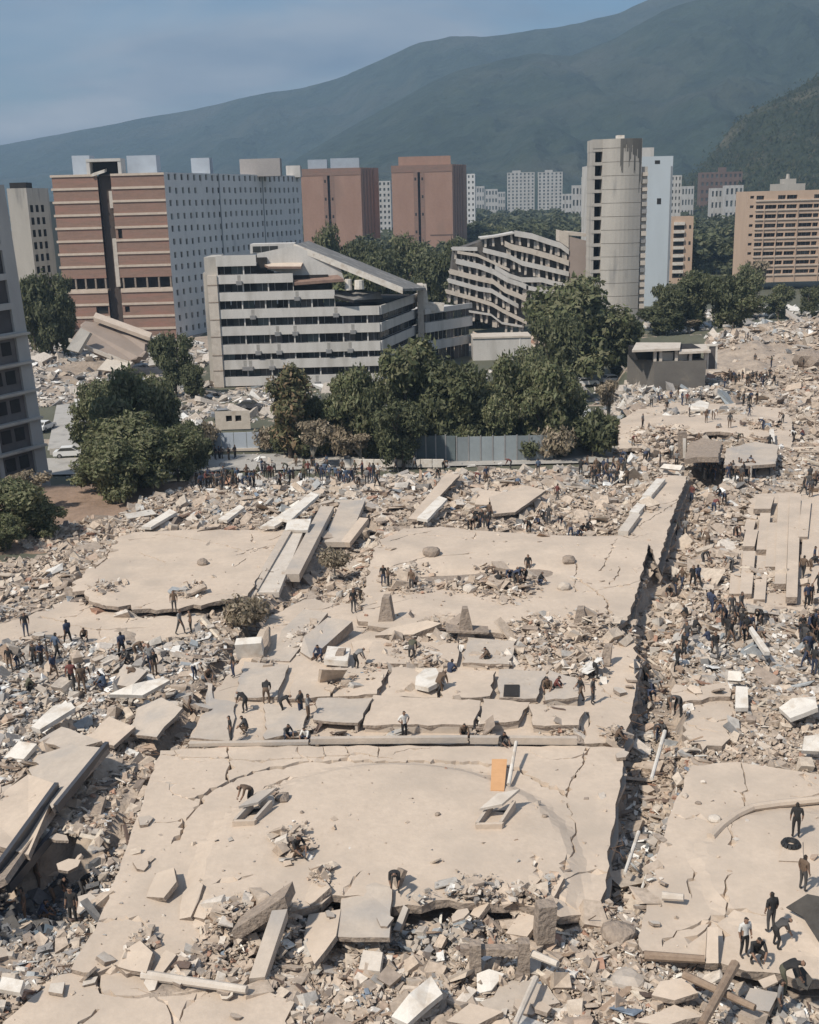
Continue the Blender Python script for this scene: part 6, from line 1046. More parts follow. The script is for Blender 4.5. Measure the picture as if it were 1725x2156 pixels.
# ------------------------------------------------------------------ rubble: countless small pieces
def chunks(name, x, y, z, s, m, flat=0.5, tilt=0.35, seed=1, lng=1.7):
    r = np.random.default_rng(seed); n = len(x)
    base = np.array([(-1, -1, -1), (1, -1, -1), (1, 1, -1), (-1, 1, -1), (-1, -1, 1), (1, -1, 1), (1, 1, 1), (-1, 1, 1)], float) * 0.5
    dim = np.stack([s * (0.6 + lng * r.random(n)**2), s * (0.5 + 0.6 * r.random(n)), s * flat * (0.35 + 0.9 * r.random(n))], 1)
    V = base[None] * dim[:, None, :] * (1 + (r.random((n, 8, 3)) - 0.5) * 0.75)
    yaw = r.random(n) * 6.283; ax = r.normal(0, tilt, n); ay = r.normal(0, tilt, n)
    cy_, sy_ = np.cos(yaw), np.sin(yaw)
    X, Y_, Zz = V[..., 0], V[..., 1], V[..., 2]
    c, s_ = np.cos(ax)[:, None], np.sin(ax)[:, None]; Y_, Zz = Y_ * c - Zz * s_, Y_ * s_ + Zz * c
    c, s_ = np.cos(ay)[:, None], np.sin(ay)[:, None]; X, Zz = X * c + Zz * s_, -X * s_ + Zz * c
    X, Y_ = X * cy_[:, None] - Y_ * sy_[:, None], X * sy_[:, None] + Y_ * cy_[:, None]
    V = np.stack([X + x[:, None], Y_ + y[:, None], Zz + z[:, None]], -1).reshape(-1, 3)
    q = np.array([(0, 3, 2, 1), (4, 5, 6, 7), (0, 1, 5, 4), (1, 2, 6, 5), (2, 3, 7, 6), (3, 0, 4, 7)]); F = (q[None] + (np.arange(n) * 8)[:, None, None]).reshape(-1, 4)
    return link(name, rawmesh(name, V, F, [m]))
def surf(x, y):
    z = gz(x, y); on = np.zeros(x.shape, bool)
    for poly, hf in SLABS:
        k = inpoly(x, y, poly); z = np.where(k, np.maximum(z, hf(x, y)), z); on |= k
    return z, on
HEAPS = [((300, 2000), 40, .35), ((490, 1985), 70, .7), ((600, 1975), 45, .8), ((1000, 1965), 80, .9), ((1110, 1940), 50, .8), ((900, 1975), 60, .7), ((1160, 1890), 20, .5), ((1040, 1890), 25, .3), ((1620, 1210), 60, .35), ((1680, 1120), 40, .3), ((1570, 1090), 40, .3), ((780, 1420), 40, .5), ((1000, 1525), 35, .35), ((830, 1530), 40, .3), ((720, 1555), 35, .3), ((1190, 1545), 40, .4), ((1080, 1455), 35, .3), ((850, 1455), 40, .3), ((1120, 1440), 25, .3), ((940, 1340), 60, .4), ((560, 1400), 30, .3), ((620, 1800), 45, .5), ((575, 1688), 30, .3), ((1060, 1235), 70, .6), ((860, 1230), 60, .5), ((960, 1240), 40, .4), ((720, 1440), 45, .6), ((900, 1390), 60, .5), ((1150, 1360), 80, .7), ((1220, 1400), 50, .6), ((1160, 1510), 45, .5), ((860, 1370), 70, .5), ((1040, 1385), 50, .4), ((640, 1540), 40, .4), ((400, 1245), 40, .3), ((230, 1240), 40, .3), ((1580, 940), 40, .9), ((1400, 930), 60, .7), ((1350, 1080), 30, .3), ((1600, 905), 40, .5), ((1250, 1330), 60, .5), ((1290, 1540), 30, .4), ((1130, 1385), 40, .4), ((960, 1500), 60, .35), ((1060, 1500), 30, .3), ((660, 1340), 50, .5), ((1010, 1540), 40, .4), ((680, 1880), 30, .4), ((760, 1995), 50, .5)]
HW = [(P(c[0], c[1], .6)[:2], r_ * P(c[0], c[1], .6)[1] / FPX, h) for c, r_, h in HEAPS]
def heap(x, y):
    t = 0 * x
    for c, r_, h in HW: t = np.maximum(t, h * np.exp(-(((x - c[0]) / r_)**2 + ((y - c[1]) / (r_ * 1.6))**2)))
    return t
GREYZ = [(P(x, y, 0)[:2], r_) for x, y, r_ in ((60, 1400, 11), (150, 1450, 8), (30, 1500, 7), (60, 1880, 5), (40, 1960, 5), (130, 1900, 3), (600, 1000, 14), (780, 1000, 12), (1250, 1000, 10), (1550, 1000, 8), (1460, 830, 10), (1650, 720, 30), (1590, 1390, 6), (1700, 1380, 6), (1370, 1740, 3.0), (1330, 1480, 3), (420, 1400, 6), (480, 1000, 9), (1640, 2130, 3), (900, 1960, 3))]
def greyness(x, y):
    t = 0 * x
    for c, r_ in GREYZ: t = np.maximum(t, np.exp(-(((x - c[0])**2 + (y - c[1])**2) / r_**2)))
    return t
# candidates: thinner with distance
N0 = 640000; u = rng.random(N0); e1 = -0.25; Ya, Yb = 30.0, 232.0; Yc_ = (Ya**e1 + u * (Yb**e1 - Ya**e1))**(1 / e1); Xc = (rng.random(N0) - 0.5) * 2 * (Yc_ * 0.52 + 8)
zz, on = surf(Xc, Yc_); hp = heap(Xc, Yc_); fld = inpoly(Xc + 2.5 * fbm(Xc / 4, Yc_ / 4, 2, 91), Yc_ + 2.5 * fbm(Xc / 4, Yc_ / 4, 2, 92), FIELD)
road = inpoly(Xc, Yc_, wpoly([(1375, 800), (1500, 800), (1690, 796), (1690, 757), (1480, 760)], -.2)); clump = vnoise(Xc / 2.2, Yc_ / 2.2, 51)
prob = np.where(on, np.clip(hp * 1.5 - 0.12, 0, .85) + 0.005, 0.20 + 0.5 * clump) * fld
prob = np.where(road, 0.03, prob); keep = rng.random(N0) < prob
Xk, Yk, zk, hk, onk = Xc[keep], Yc_[keep], zz[keep], hp[keep], on[keep]
sz = (0.05 + 0.00135 * Yk) * np.exp(rng.normal(0, .66, len(Xk))); sz = np.where(onk & (hk < .12), sz * .55, sz); sz = np.minimum(sz, .75 + .004 * Yk)
zk = zk + hk * rng.random(len(Xk)) + sz * .12 + np.where(onk, 0, .35 * clump[keep]) * rng.random(len(Xk))
g = rng.random(len(Xk)) < greyness(Xk, Yk) * 0.85; dk = (rng.random(len(Xk)) < .8) & inpoly(Xk, Yk, wpoly([(-80, 1850), (40, 1840), (130, 1820), (215, 1850), (205, 1930), (150, 1990), (60, 2010), (-80, 2000)], -1))  # dk: pit pieces that carry shade in their colour
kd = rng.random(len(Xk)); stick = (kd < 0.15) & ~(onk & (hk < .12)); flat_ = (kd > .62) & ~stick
for nm, sel, m, fl, tl, lg, f in (('rubble', dk, M_rubshade, .7, .45, 1.2, 1.5), ('rubble', ~dk & ~g & ~stick & ~flat_, M_rub, .75, .45, 1.2, 1.0), ('rubble', ~dk & ~g & flat_, M_rub, .2, .32, 1.3, 1.45), ('rubble', ~dk & g & ~stick & ~flat_, M_rubg, .75, .45, 1.2, 1.0), ('rubble', ~dk & g & flat_, M_rubg, .2, .35, 1.3, 1.4), ('debris', stick, M_stick, .2, .3, 6.5, .85)):
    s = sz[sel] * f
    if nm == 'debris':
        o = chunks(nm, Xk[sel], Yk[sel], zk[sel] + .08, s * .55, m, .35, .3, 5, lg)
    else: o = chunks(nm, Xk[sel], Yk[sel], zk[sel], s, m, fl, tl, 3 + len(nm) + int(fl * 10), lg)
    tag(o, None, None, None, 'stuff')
print('rubble pieces', len(Xk))
# other rubble: at the brick block, round the white block, behind the fence
def field(n, cx_, cy_, rx, ry, s0, m, seed, thr=0.0):
    a = rng.random(n) * 6.283; q = np.sqrt(rng.random(n)); x = cx_ + rx * q * np.cos(a); y = cy_ + ry * q * np.sin(a); k = (vnoise(x / 5, y / 5, seed) > thr) & ~((x > -70) & (x < -50) & (y > 224) & (y < 236)); x, y = x[k], y[k]
    s = s0 * np.exp(rng.normal(0, .5, len(x))); tag(chunks('rubble', x, y, gz(x, y) + s * .15, s, m, .45, .4, seed, 1.8), None, None, None, 'stuff')
field(8000, -72, 240, 30, 52, .6, M_rubg, 61, .2); field(2600, -35, 190, 16, 24, .5, M_rubg, 62, .3); field(1800, 12, 190, 40, 30, .5, M_rubg, 63, .45); field(2200, 40, 165, 9, 22, .5, M_rubg, 64, .3); field(2500, 25, 262, 22, 10, .8, M_rub, 65, .2); field(1800, -20, 143, 40, 6, .3, M_rubg, 66, .5); field(900, -31, 104, 6, 6, .3, M_rub, 68, .4); field(2500, 100, 290, 40, 40, .8, M_rubg, 69, .4)
PMARK = [('orange door leaf', 1050, 1630), ('hollow pale block', 1035, 1740), ('hollow dark block', 519, 1735), ('crouching man', 626, 1800), ('square grey plate', 765, 1920), ('snapped beam', 560, 2000), ('dark broken doorway', 1040, 2050), ('bright white slab', 870, 2110), ('concrete stump', 1140, 1960), ('crossed timbers', 1520, 2090), ('round log', 1420, 2012), ('bottom left slab', 250, 2110), ('big pale plate', 285, 2015), ('black ring', 1665, 1783), ('dark corner sheet', 1690, 2060), ('boulder plate', 175, 1900), ('upper dark rail', 175, 1640), ('tilted left slab', 50, 1740), ('tilted grey plate', 330, 1520), ('block shaped plate', 270, 1420), ('long grey white slab', 300, 1445), ('left white slab', 115, 1505), ('big white box', 523, 1365), ('dusty bush', 520, 1290), ('fallen planks', 640, 1160), ('long white slab', 595, 1085), ('sandy roof slab', 1090, 1050), ('pale leaning slab', 910, 1045), ('roof strip kerb', 1350, 1070), ('white barrier', 825, 980), ('round bush', 1248, 930), ('flat slab piece', 1475, 1455), ('sandy slab piece', 1490, 1520), ('upright white plate', 1562, 1470), ('white framed panel', 1680, 1490), ('pointed sheet', 1600, 1345), ('square roof patch', 1578, 1135), ('leftmost roof strip', 1548, 1205), ('dark upright fin', 1272, 1385), ('white ravine pole', 1386, 1590), ('deep ravine pole', 1330, 1800), ('right slab back edge', 1560, 1610), ('white pole', 1079, 1600), ('second slab corner', 1330, 1300), ('grey pale stump', 1300, 1975), ('low slab far left', 60, 1330), ('three people in grey rubble', 88, 1385), ('ravine plate', 185, 1700), ('rectangular pale sheet', 365, 1675)]
TONE = ['beige', 'grey', 'sandy', 'pale', 'brownish', 'dusty']
# broken pieces big enough to pick out, one by one
BG = random.Random(77); meshes = []
for v in range(14):
    k = BG.choice((4, 5, 5, 6)); pts = []
    for i in range(k): a = 6.283 * (i + .5 * BG.random()) / k; q = .75 + .5 * BG.random(); pts.append((math.cos(a) * q, math.sin(a) * q * .75, 0))
    mb = MB(); mb.prism(pts, (0, 0, .16 + .3 * BG.random()), 0, 1); me = bpy.data.meshes.new('concrete_piece'); me.from_pydata(mb.v, [], mb.f); me.materials.append(None); me.materials.append(M_edge); me.polygons.foreach_set('material_index', mb.m); meshes.append(me)
ZN = [('concrete piece lying in the rubble left of the biggest slab', [(-20, 1500, 330, 2100)], 44), ('concrete piece in the rubble of the right ravine', [(1300, 1400, 1430, 2010)], 26), ('concrete piece in the heap along front edge of biggest slab', [(440, 1890, 1190, 2000)], 34), ('concrete piece in the rubble at the bottom edge', [(330, 2020, 1725, 2150)], 44), ('concrete piece in the rubble behind the second slab', [(640, 985, 1330, 1100)], 42), ('concrete piece in the right hand rubble among people', [(1400, 1130, 1725, 1480)], 44), ('concrete piece in the grey rubble at left', [(-20, 1340, 470, 1500)], 36)]
MP = [M_slab, M_slab2, M_slab, M_pale, M_slab2, M_slab]
shared = {}
for lb, ((x0, y0, x1, y1),), cnt in ZN:
    for i in range(cnt):
        x, y = BG.uniform(x0, x1), BG.uniform(y0, y1); p = onpx(x, y); s = BG.uniform(.24, .66) * (0.6 + p[1] / 125)
        k = (BG.randrange(14), BG.randrange(6))
        if k not in shared: me = meshes[k[0]].copy(); me.materials[0] = MP[k[1]]; shared[k] = me
        o = bpy.data.objects.new('concrete_piece', shared[k]); COL.objects.link(o); o.location = (p[0], p[1], p[2] + .05 + float(heap(p[0], p[1])) * .5); o.scale = (s, s, s * .8); o.rotation_euler = (BG.gauss(0, .3), BG.gauss(0, .3), BG.random() * 6.28)
        tag(o, where(x, y, PMARK, ('small ' if s < .5 else 'large ' if s > .8 else '') + TONE[k[1]] + ' concrete piece'), 'concrete piece', 'loose pieces: ' + lb.split(' in the ')[-1].split(' lying ')[-1])
# ------------------------------------------------------------------ street edge: walls, fence, barrier, cars
def wall_run(name, label, cat, a, b, n, h, th, m, part, post=None, base=None):
    a = np.asarray(a, float); b = np.asarray(b, float); d = b - a; L_ = np.linalg.norm(d); u = d / L_; s = np.cross(u, Z3); T = thing(name, label, cat, tuple(a)); w = L_ / n
    for i in range(n):
        mb = MB(); mb.obox(a + u * (i * w + .04), u * (w - .08), -s * th, Z3 * h * (1 + .03 * (random.random() - .5))); mb.build(part, m, T)
        if post: mb = MB(); mb.obox(a + u * (i * w - .08) + s * .05, u * .16, -s * (th + .1), Z3 * (h + .15)); mb.build('post', post, T)
    if base: mb = MB(); mb.obox(a + s * .25, d, -s * (th + .5), Z3 * base); mb.build('plinth', M_pale, T)
    return T
def gp(x, y, z=-2.4): p = P(x, y, z); return np.array([p[0], p[1], z])
wall_run('street_wall', 'pale blue grey wall panels on a white plinth behind the street crowd at left', 'wall', gp(440, 950), gp(548, 948), 4, 2.5, .2, M_bluew, 'wall_panel', None, .35)
wall_run('street_fence', 'grey teal fence panels across the street behind the middle of crowd', 'fence', gp(815, 972), gp(960, 972), 7, 3.4, .12, M_teal, 'fence_panel', M_metal)
wall_run('street_fence', 'paler grey fence panels at the right end of the street', 'fence', gp(962, 972), gp(1165, 968), 8, 3.2, .12, mat('pale_grey_panel', (0.235, 0.26, 0.265), (0.18, 0.20, 0.205), scale=.4, objrand=.25), 'fence_panel', M_metal)
wall_run('low_barrier', 'low white concrete barrier at near edge of the street', 'barrier', gp(715, 984), gp(935, 984), 9, 1.0, .35, M_whitep, 'barrier_block')
wall_run('low_barrier', 'thin grey kerb wall crossing the side road at left', 'barrier', gp(105, 958), gp(225, 956), 5, .9, .2, M_raw, 'barrier_block')
def car(label, px, py, yaw, paint, z=-2.4, truck=False, group='parked cars'):
    p = P(px, py, z); T = thing('parked_car' if not truck else 'parked_truck', label, 'car' if not truck else 'truck', (p[0], p[1], z), group); T.rotation_euler = (0, 0, yaw); ORG[T.name] = np.zeros(3)
    Lc, Wc = (4.4, 1.75) if not truck else (5.6, 2.0); hx = Lc / 2; wy = Wc / 2
    prof = [(-hx, .35), (-hx, .85), (-hx + .15, .95), (hx - 1.2, .98), (hx - .1, .80), (hx, .6), (hx, .35)] if not truck else [(-hx, .5), (-hx, 1.1), (hx - 2.6, 1.1), (hx - 1.1, 1.15), (hx - .1, 1.0), (hx, .8), (hx, .4)]
    mb = MB(); mb.prism([(x, -wy, q) for x, q in prof], (0, Wc, 0)); mb.build('body', paint, T)
    cab = [(-hx + .5, .96), (-hx + 1.0, 1.45), (hx - 1.9, 1.47), (hx - 1.15, .99)] if not truck else [(hx - 2.9, 1.12), (hx - 2.7, 1.8), (hx - 1.7, 1.8), (hx - 1.1, 1.16)]
    mb = MB(); mb.prism([(x, -wy + .12, q) for x, q in cab], (0, Wc - .24, 0)); mb.build('cabin', paint, T)
    c = [(x * .93 + .07 * np.mean([k[0] for k in cab]), 1.0 + (q - 1.0) * .84 + (0.02 if not truck else .1)) for x, q in cab]
    mb = MB(); mb.prism([(x, -wy + .11, q) for x, q in c], (0, Wc - .22, 0)); mb.build('side_window', M_glass, T)
    for i, j, nm in ((2, 3, 'windscreen'), (0, 1, 'rear_window')):
        a, b = cab[i], cab[j]; mb = MB(); o_ = .012 if i == 2 else -.012; mb.face([(a[0] * .9 + b[0] * .1 + o_, -wy + .2, a[1] * .9 + b[1] * .1 + .012), (a[0] * .1 + b[0] * .9 + o_, -wy + .2, a[1] * .1 + b[1] * .9 + .012), (a[0] * .1 + b[0] * .9 + o_, wy - .2, a[1] * .1 + b[1] * .9 + .012), (a[0] * .9 + b[0] * .1 + o_, wy - .2, a[1] * .9 + b[1] * .1 + .012)]); mb.build(nm, M_glass, T)
    for x in (-hx + .85, hx - .85):
        for s in (-1, 1):
            mb = MB(); mb.tube((x, s * (wy - .2), .33), (x, s * (wy + .01), .33), .33, .33, 14); w = mb.build('wheel', M_black, T); mb = MB(); mb.tube((x, s * (wy + .011), .33), (x, s * (wy + .03), .33), .19, .17, 10); r_ = mb.build('rim', M_metal, w) if False else mb.build('rim', M_metal, T); r_.parent = w
    for s in (-1, 1):
        mb = MB(); mb.box(hx - .04, hx + .02, s * (wy - .4) - .15, s * (wy - .4) + .15, .6, .75); mb.build('headlight', M_whitep, T)
for a in (('white car parked across the side road mouth at left', 150, 962, .1, M_car), ('white car on side road, partly hidden by apartment block', 95, 905, 1.4, M_car), ('dark car under the tree on the side road', 190, 868, 1.5, M_cardark), ('grey car among rubble in front of the white block end wall', 475, 880, .2, M_carg), ('dark car beside the grey car in rubble below white block', 528, 862, -.3, M_cardark), ('white car parked by the young dusty tree', 1235, 812, .1, M_car), ('second white car right of the young dusty tree', 1290, 806, .25, M_car), ('grey car nearest the low hall wall', 1322, 790, .0, M_carg), ('dark car behind the grey fence', 900, 915, .05, M_cardark)):
    car(*a)
car('white pickup truck at the near end of the street, left', 372, 1000, .15, M_car, truck=True)
wl = gp(455, 905); mb = MB(); wall_holes(mb, wl, UX, 5.2, 2.8, [(1.6, 2.5, 1.2, 2.1), (3.0, 3.9, 1.2, 2.1)], .4); T = thing('holed_wall', 'broken pale wall with two round dark holes below the white block', 'wall', tuple(wl)); mb.build('wall', [M_pale], T)
for x in (1.6, 3.0): pane(T, wl, UX, (x, x + .9, 1.2, 2.1), .35, M_dark, 'hole', bars=0)
# ------------------------------------------------------------------ people
def pose(kind):
    J = {}; S_ = lambda n, *p: J.__setitem__(n, p)
    if kind in ('stand', 'stand2', 'walk', 'arms'):
        S_('pel', 0, 0, .96); S_('spi', 0, .01, 1.16); S_('che', 0, 0, 1.36); S_('nec', 0, -.01, 1.5); S_('hea', 0, -.035, 1.62); S_('top', 0, -.01, 1.73)
        for s, q in ((1, 'l'), (-1, 'r')):
            st = .0 if kind != 'walk' else .26 * s
            S_('hip' + q, .1 * s, 0, .92); S_('kne' + q, .11 * s, -st * .6 - .02, .5); S_('ank' + q, .12 * s, -st + .03, .09); S_('toe' + q, .13 * s, -st - .13, .04)
            S_('sho' + q, .185 * s, .01, 1.42)
            if kind == 'stand2': S_('elb' + q, .34 * s, .05, 1.2); S_('han' + q, .17 * s, -.08, 1.02)
            elif kind == 'arms': S_('elb' + q, .24 * s, -.12, 1.17); S_('han' + q, .13 * s, -.34, 1.15)
            else: S_('elb' + q, .24 * s, .02 + st * .4, 1.15); S_('han' + q, .24 * s, -.06 + st * .8, .88)
    elif kind == 'bend':
        S_('pel', 0, .12, .92); S_('spi', 0, -.02, 1.06); S_('che', 0, -.2, 1.14); S_('nec', 0, -.34, 1.16); S_('hea', 0, -.45, 1.14); S_('top', 0, -.55, 1.13)
        for s, q in ((1, 'l'), (-1, 'r')):
            S_('hip' + q, .1 * s, .12, .88); S_('kne' + q, .14 * s, .0, .48); S_('ank' + q, .15 * s, .06, .09); S_('toe' + q, .16 * s, -.1, .04)
            S_('sho' + q, .18 * s, -.25, 1.12); S_('elb' + q, .2 * s, -.34, .84); S_('han' + q, .14 * s, -.46, .6)
    elif kind == 'crouch':
        S_('pel', 0, .1, .36); S_('spi', 0, .05, .54); S_('che', 0, -.06, .72); S_('nec', 0, -.13, .84); S_('hea', 0, -.18, .95); S_('top', 0, -.19, 1.06)
        for s, q in ((1, 'l'), (-1, 'r')):
            S_('hip' + q, .11 * s, .08, .34); S_('kne' + q, .17 * s, -.26, .50); S_('ank' + q, .15 * s, .02, .09); S_('toe' + q, .17 * s, -.14, .04)
            S_('sho' + q, .18 * s, -.07, .77); S_('elb' + q, .22 * s, -.24, .54); S_('han' + q, .12 * s, -.42, .36)
    elif kind == 'sit':
        S_('pel', 0, .1, .14); S_('spi', 0, .12, .34); S_('che', 0, .06, .54); S_('nec', 0, .02, .67); S_('hea', 0, -.02, .78); S_('top', 0, -.01, .89)
        for s, q in ((1, 'l'), (-1, 'r')):
            S_('hip' + q, .11 * s, .07, .14); S_('kne' + q, .16 * s, -.34, .42); S_('ank' + q, .16 * s, -.52, .08); S_('toe' + q, .17 * s, -.68, .06)
            S_('sho' + q, .18 * s, .05, .6); S_('elb' + q, .24 * s, -.12, .38); S_('han' + q, .13 * s, -.32, .38)
    return J
BONES = [('pel', 'spi', 1), ('spi', 'che', 1), ('che', 'nec', 1), ('nec', 'hea', 0), ('hea', 'top', 0)] + [b for q in 'lr' for b in (('pel', 'hip' + q, 2), ('hip' + q, 'kne' + q, 2), ('kne' + q, 'ank' + q, 2), ('ank' + q, 'toe' + q, 3), ('che', 'sho' + q, 1), ('sho' + q, 'elb' + q, 1), ('elb' + q, 'han' + q, 0))]
RADS = {'pel': (.15, .115), 'spi': (.135, .10), 'che': (.155, .115), 'nec': (.06, .06), 'hea': (.085, .10), 'top': (.06, .07), 'hip': (.095, .095), 'kne': (.062, .062), 'ank': (.043, .043), 'toe': (.045, .035), 'sho': (.07, .07), 'elb': (.048, .048), 'han': (.034, .03)}
M_skin = mat('skin', (0.24, 0.145, 0.10), (0.20, 0.12, 0.08), scale=4); M_hair = mat('dark_hair', (0.022, 0.018, 0.016), (0.03, 0.025, 0.02), scale=9); M_shoe = mat('dark_shoe', (0.04, 0.035, 0.03), (0.06, 0.05, 0.045), scale=6)
CL = {'black': (.03, .028, .027), 'dark grey': (.075, .07, .067), 'navy': (.045, .055, .09), 'brown': (.14, .095, .065), 'white': (.66, .63, .58), 'grey': (.22, .21, .2), 'olive': (.10, .095, .065), 'red': (.17, .06, .05), 'blue': (.09, .12, .17)}
CLM = {k: mat(k.replace(' ', '_') + '_cloth', v, tuple(c * .75 for c in v), scale=5, bump=.3, bscale=9, bdist=.03) for k, v in CL.items()}
POSES = {}
def person_mesh(kind):
    if kind in POSES: return POSES[kind]
    J = pose(kind); names = list(J); idx = {n: i for i, n in enumerate(names)}
    me = bpy.data.meshes.new('skeleton'); me.from_pydata([J[n] for n in names], [(idx[a], idx[b]) for a, b, _ in BONES], []); o = bpy.data.objects.new('skeleton', me); COL.objects.link(o)
    sk = o.modifiers.new('skin', 'SKIN'); sk.use_smooth_shade = True
    if not me.skin_vertices:
        bpy.context.view_layer.objects.active = o
    sv = me.skin_vertices[0].data if me.skin_vertices else None
    for n in names:
        r_ = RADS[n] if n in RADS else RADS[n[:-1]]
        sv[idx[n]].radius = r_; sv[idx[n]].use_root = n == 'pel'
    ss = o.modifiers.new('sub', 'SUBSURF'); ss.levels = 1; ss.render_levels = 1
    bpy.context.view_layer.update(); dg = bpy.context.evaluated_depsgraph_get(); m2 = bpy.data.meshes.new_from_object(o.evaluated_get(dg)); bpy.data.objects.remove(o)
    V = [tuple(v.co) for v in m2.vertices]; F = [tuple(p.vertices) for p in m2.polygons]; mi = []
    H = np.array(J['hea']); Np = np.array(J['nec']); updir = H - Np; updir = updir / np.linalg.norm(updir)
    for f in F:
        c = np.mean([V[i] for i in f], 0); best = (9, 1, None)
        for a, b, k in BONES:
            A, B = np.array(J[a]), np.array(J[b]); t = np.clip(np.dot(c - A, B - A) / np.dot(B - A, B - A), 0, 1); d_ = np.linalg.norm(c - A - (B - A) * t)
            if d_ < best[0]: best = (d_, k, (a, b))
        k = best[1]
        if best[2] and best[2][0] in ('nec', 'hea') and (np.dot(c - H, updir) > .055 or c[1] > H[1] + .03): k = 4
        if best[2] == ('elbl', 'hanl') or best[2] == ('elbr', 'hanr'): k = 0
        if best[2] == ('nec', 'hea') and np.dot(c - Np, updir) < .02: k = 1
        mi.append(k)
    mb = MB()        # fingers, nose, ears
    for q, s in (('l', 1), ('r', -1)):
        h = np.array(J['han' + q]); d = h - np.array(J['elb' + q]); d = d / np.linalg.norm(d); sd_ = np.cross(d, (s * .9, .2, .1)); sd_ /= np.linalg.norm(sd_); pn = np.cross(d, sd_)
        for j, ln in enumerate((.075, .085, .08, .06)):
            b = h + d * .03 + sd_ * (j - 1.5) * .019; m_ = b + d * ln * .55; e_ = m_ + d * ln * .4 + pn * .025; mb.tube(b, m_, .0095, .009, 5); mb.tube(m_, e_, .009, .0065, 5)
        mb.tube(h - d * .01 + sd_ * -.03, h + d * .035 + sd_ * -.06, .012, .008, 5)
    fwd = np.array([0, -1.0, 0]) - updir * np.dot(np.array([0, -1.0, 0]), updir); fwd = fwd / max(np.linalg.norm(fwd), .01)
    mb.tube(H + fwd * .07 + updir * .025, H + fwd * .115 - updir * .01, .012, .018, 5)
    for s in (1, -1): mb.tube(H + np.array([.075 * s, 0, 0]), H + np.array([.1 * s, 0, 0]) , .03, .022, 6)
    n = len(V); V += mb.v; F += [tuple(i + n for i in f) for f in mb.f]; mi += [0] * len(mb.f)
    m3 = bpy.data.meshes.new('person'); m3.from_pydata(V, [], F)
    for mm in (M_skin, CLM['black'], CLM['navy'], M_shoe, M_hair): m3.materials.append(mm)
    m3.polygons.foreach_set('material_index', mi); m3.polygons.foreach_set('use_smooth', [True] * len(F)); m3.update(); POSES[kind] = m3; bpy.data.meshes.remove(m2); return m3
PR = random.Random(404); used = {}
WORD = {'stand': 'standing', 'stand2': 'hands on hips', 'walk': 'walking', 'arms': 'reaching forward', 'bend': 'bending forward', 'crouch': 'crouching', 'sit': 'sitting'}
def person(px, py, where, kind='stand', shirt=None, legs=None, face=None, group=None, hgt=1.0, z=None):
    """feet at the picture point; face: heading in degrees (0 looks at the camera)"""
    shirt = shirt or PR.choice(['black', 'dark grey', 'dark grey', 'navy', 'navy', 'brown', 'olive', 'grey', 'white', 'grey', 'blue', 'red']); legs = legs or PR.choice(['black', 'black', 'navy', 'dark grey', 'brown'])
    p = onpx(px, py) if z is None else P(px, py, z)
    pts_ = [f'person in {shirt} {WORD[kind]} {where}']
    if group: pts_ += [f'person in {shirt} and {legs} trousers {WORD[kind]} {where}'] + [f'person in {shirt}, {WORD[kind]}, {where}, {q}' for q in ('left part', 'middle', 'right part', 'front', 'back')]
    pts_ += [f'person in {shirt} and {legs}, {WORD[kind]}, {w}' for w in ((group or where),)]
    lb = next((q for q in pts_ if q not in USED and len(q.split()) <= 16), pts_[0]); USED.add(lb)
    o = bpy.data.objects.new('person', person_mesh(kind)); COL.objects.link(o); o.location = tuple(p + Z3 * (0.02 if z is None else 0)); o.rotation_euler = (0, 0, rad(PR.uniform(0, 360) if face is None else face)); s = hgt * PR.uniform(.96, 1.06) * (1.13 if group else 1.04); o.scale = (s * 1.06, s * 1.06, s)
    for i, mm in ((1, CLM[shirt]), (2, CLM[legs])): o.material_slots[i].link = 'OBJECT'; o.material_slots[i].material = mm
    tag(o, lb, 'person', group); return o
person(527, 1702, 'over the dark hollow block', 'bend', 'brown', 'black', -60, hgt=1.1); person(626, 1806, 'on the heap at front of biggest slab', 'crouch', 'black', 'brown', 40, hgt=1.15)
person(1675, 1764, 'on right slab above the black ring', 'stand', 'black', 'black', 170, hgt=1.05); person(1690, 1876, 'below the black ring on right slab', 'stand', 'brown', 'dark grey', 120); person(1622, 1962, 'alone above the crouched pair at lower right', 'stand', 'black', 'dark grey', 200); person(1636, 1996, 'right behind the one in black at lower right', 'bend', 'dark grey', 'black', 100)
person(1566, 2014, 'at lower right beside the crouched one', 'stand', 'white', 'black', 20); person(1592, 2026, 'beside the one in white at lower right', 'crouch', 'black', 'black', 0, hgt=1.2); person(1652, 2092, 'holding the dark sheet in the bottom right corner', 'bend', 'black', 'olive', 80, hgt=1.1); person(1640, 2150, 'low at the bottom right edge', 'stand', 'grey', 'dark grey', 60)
W1 = 'ringing the slanting panel'
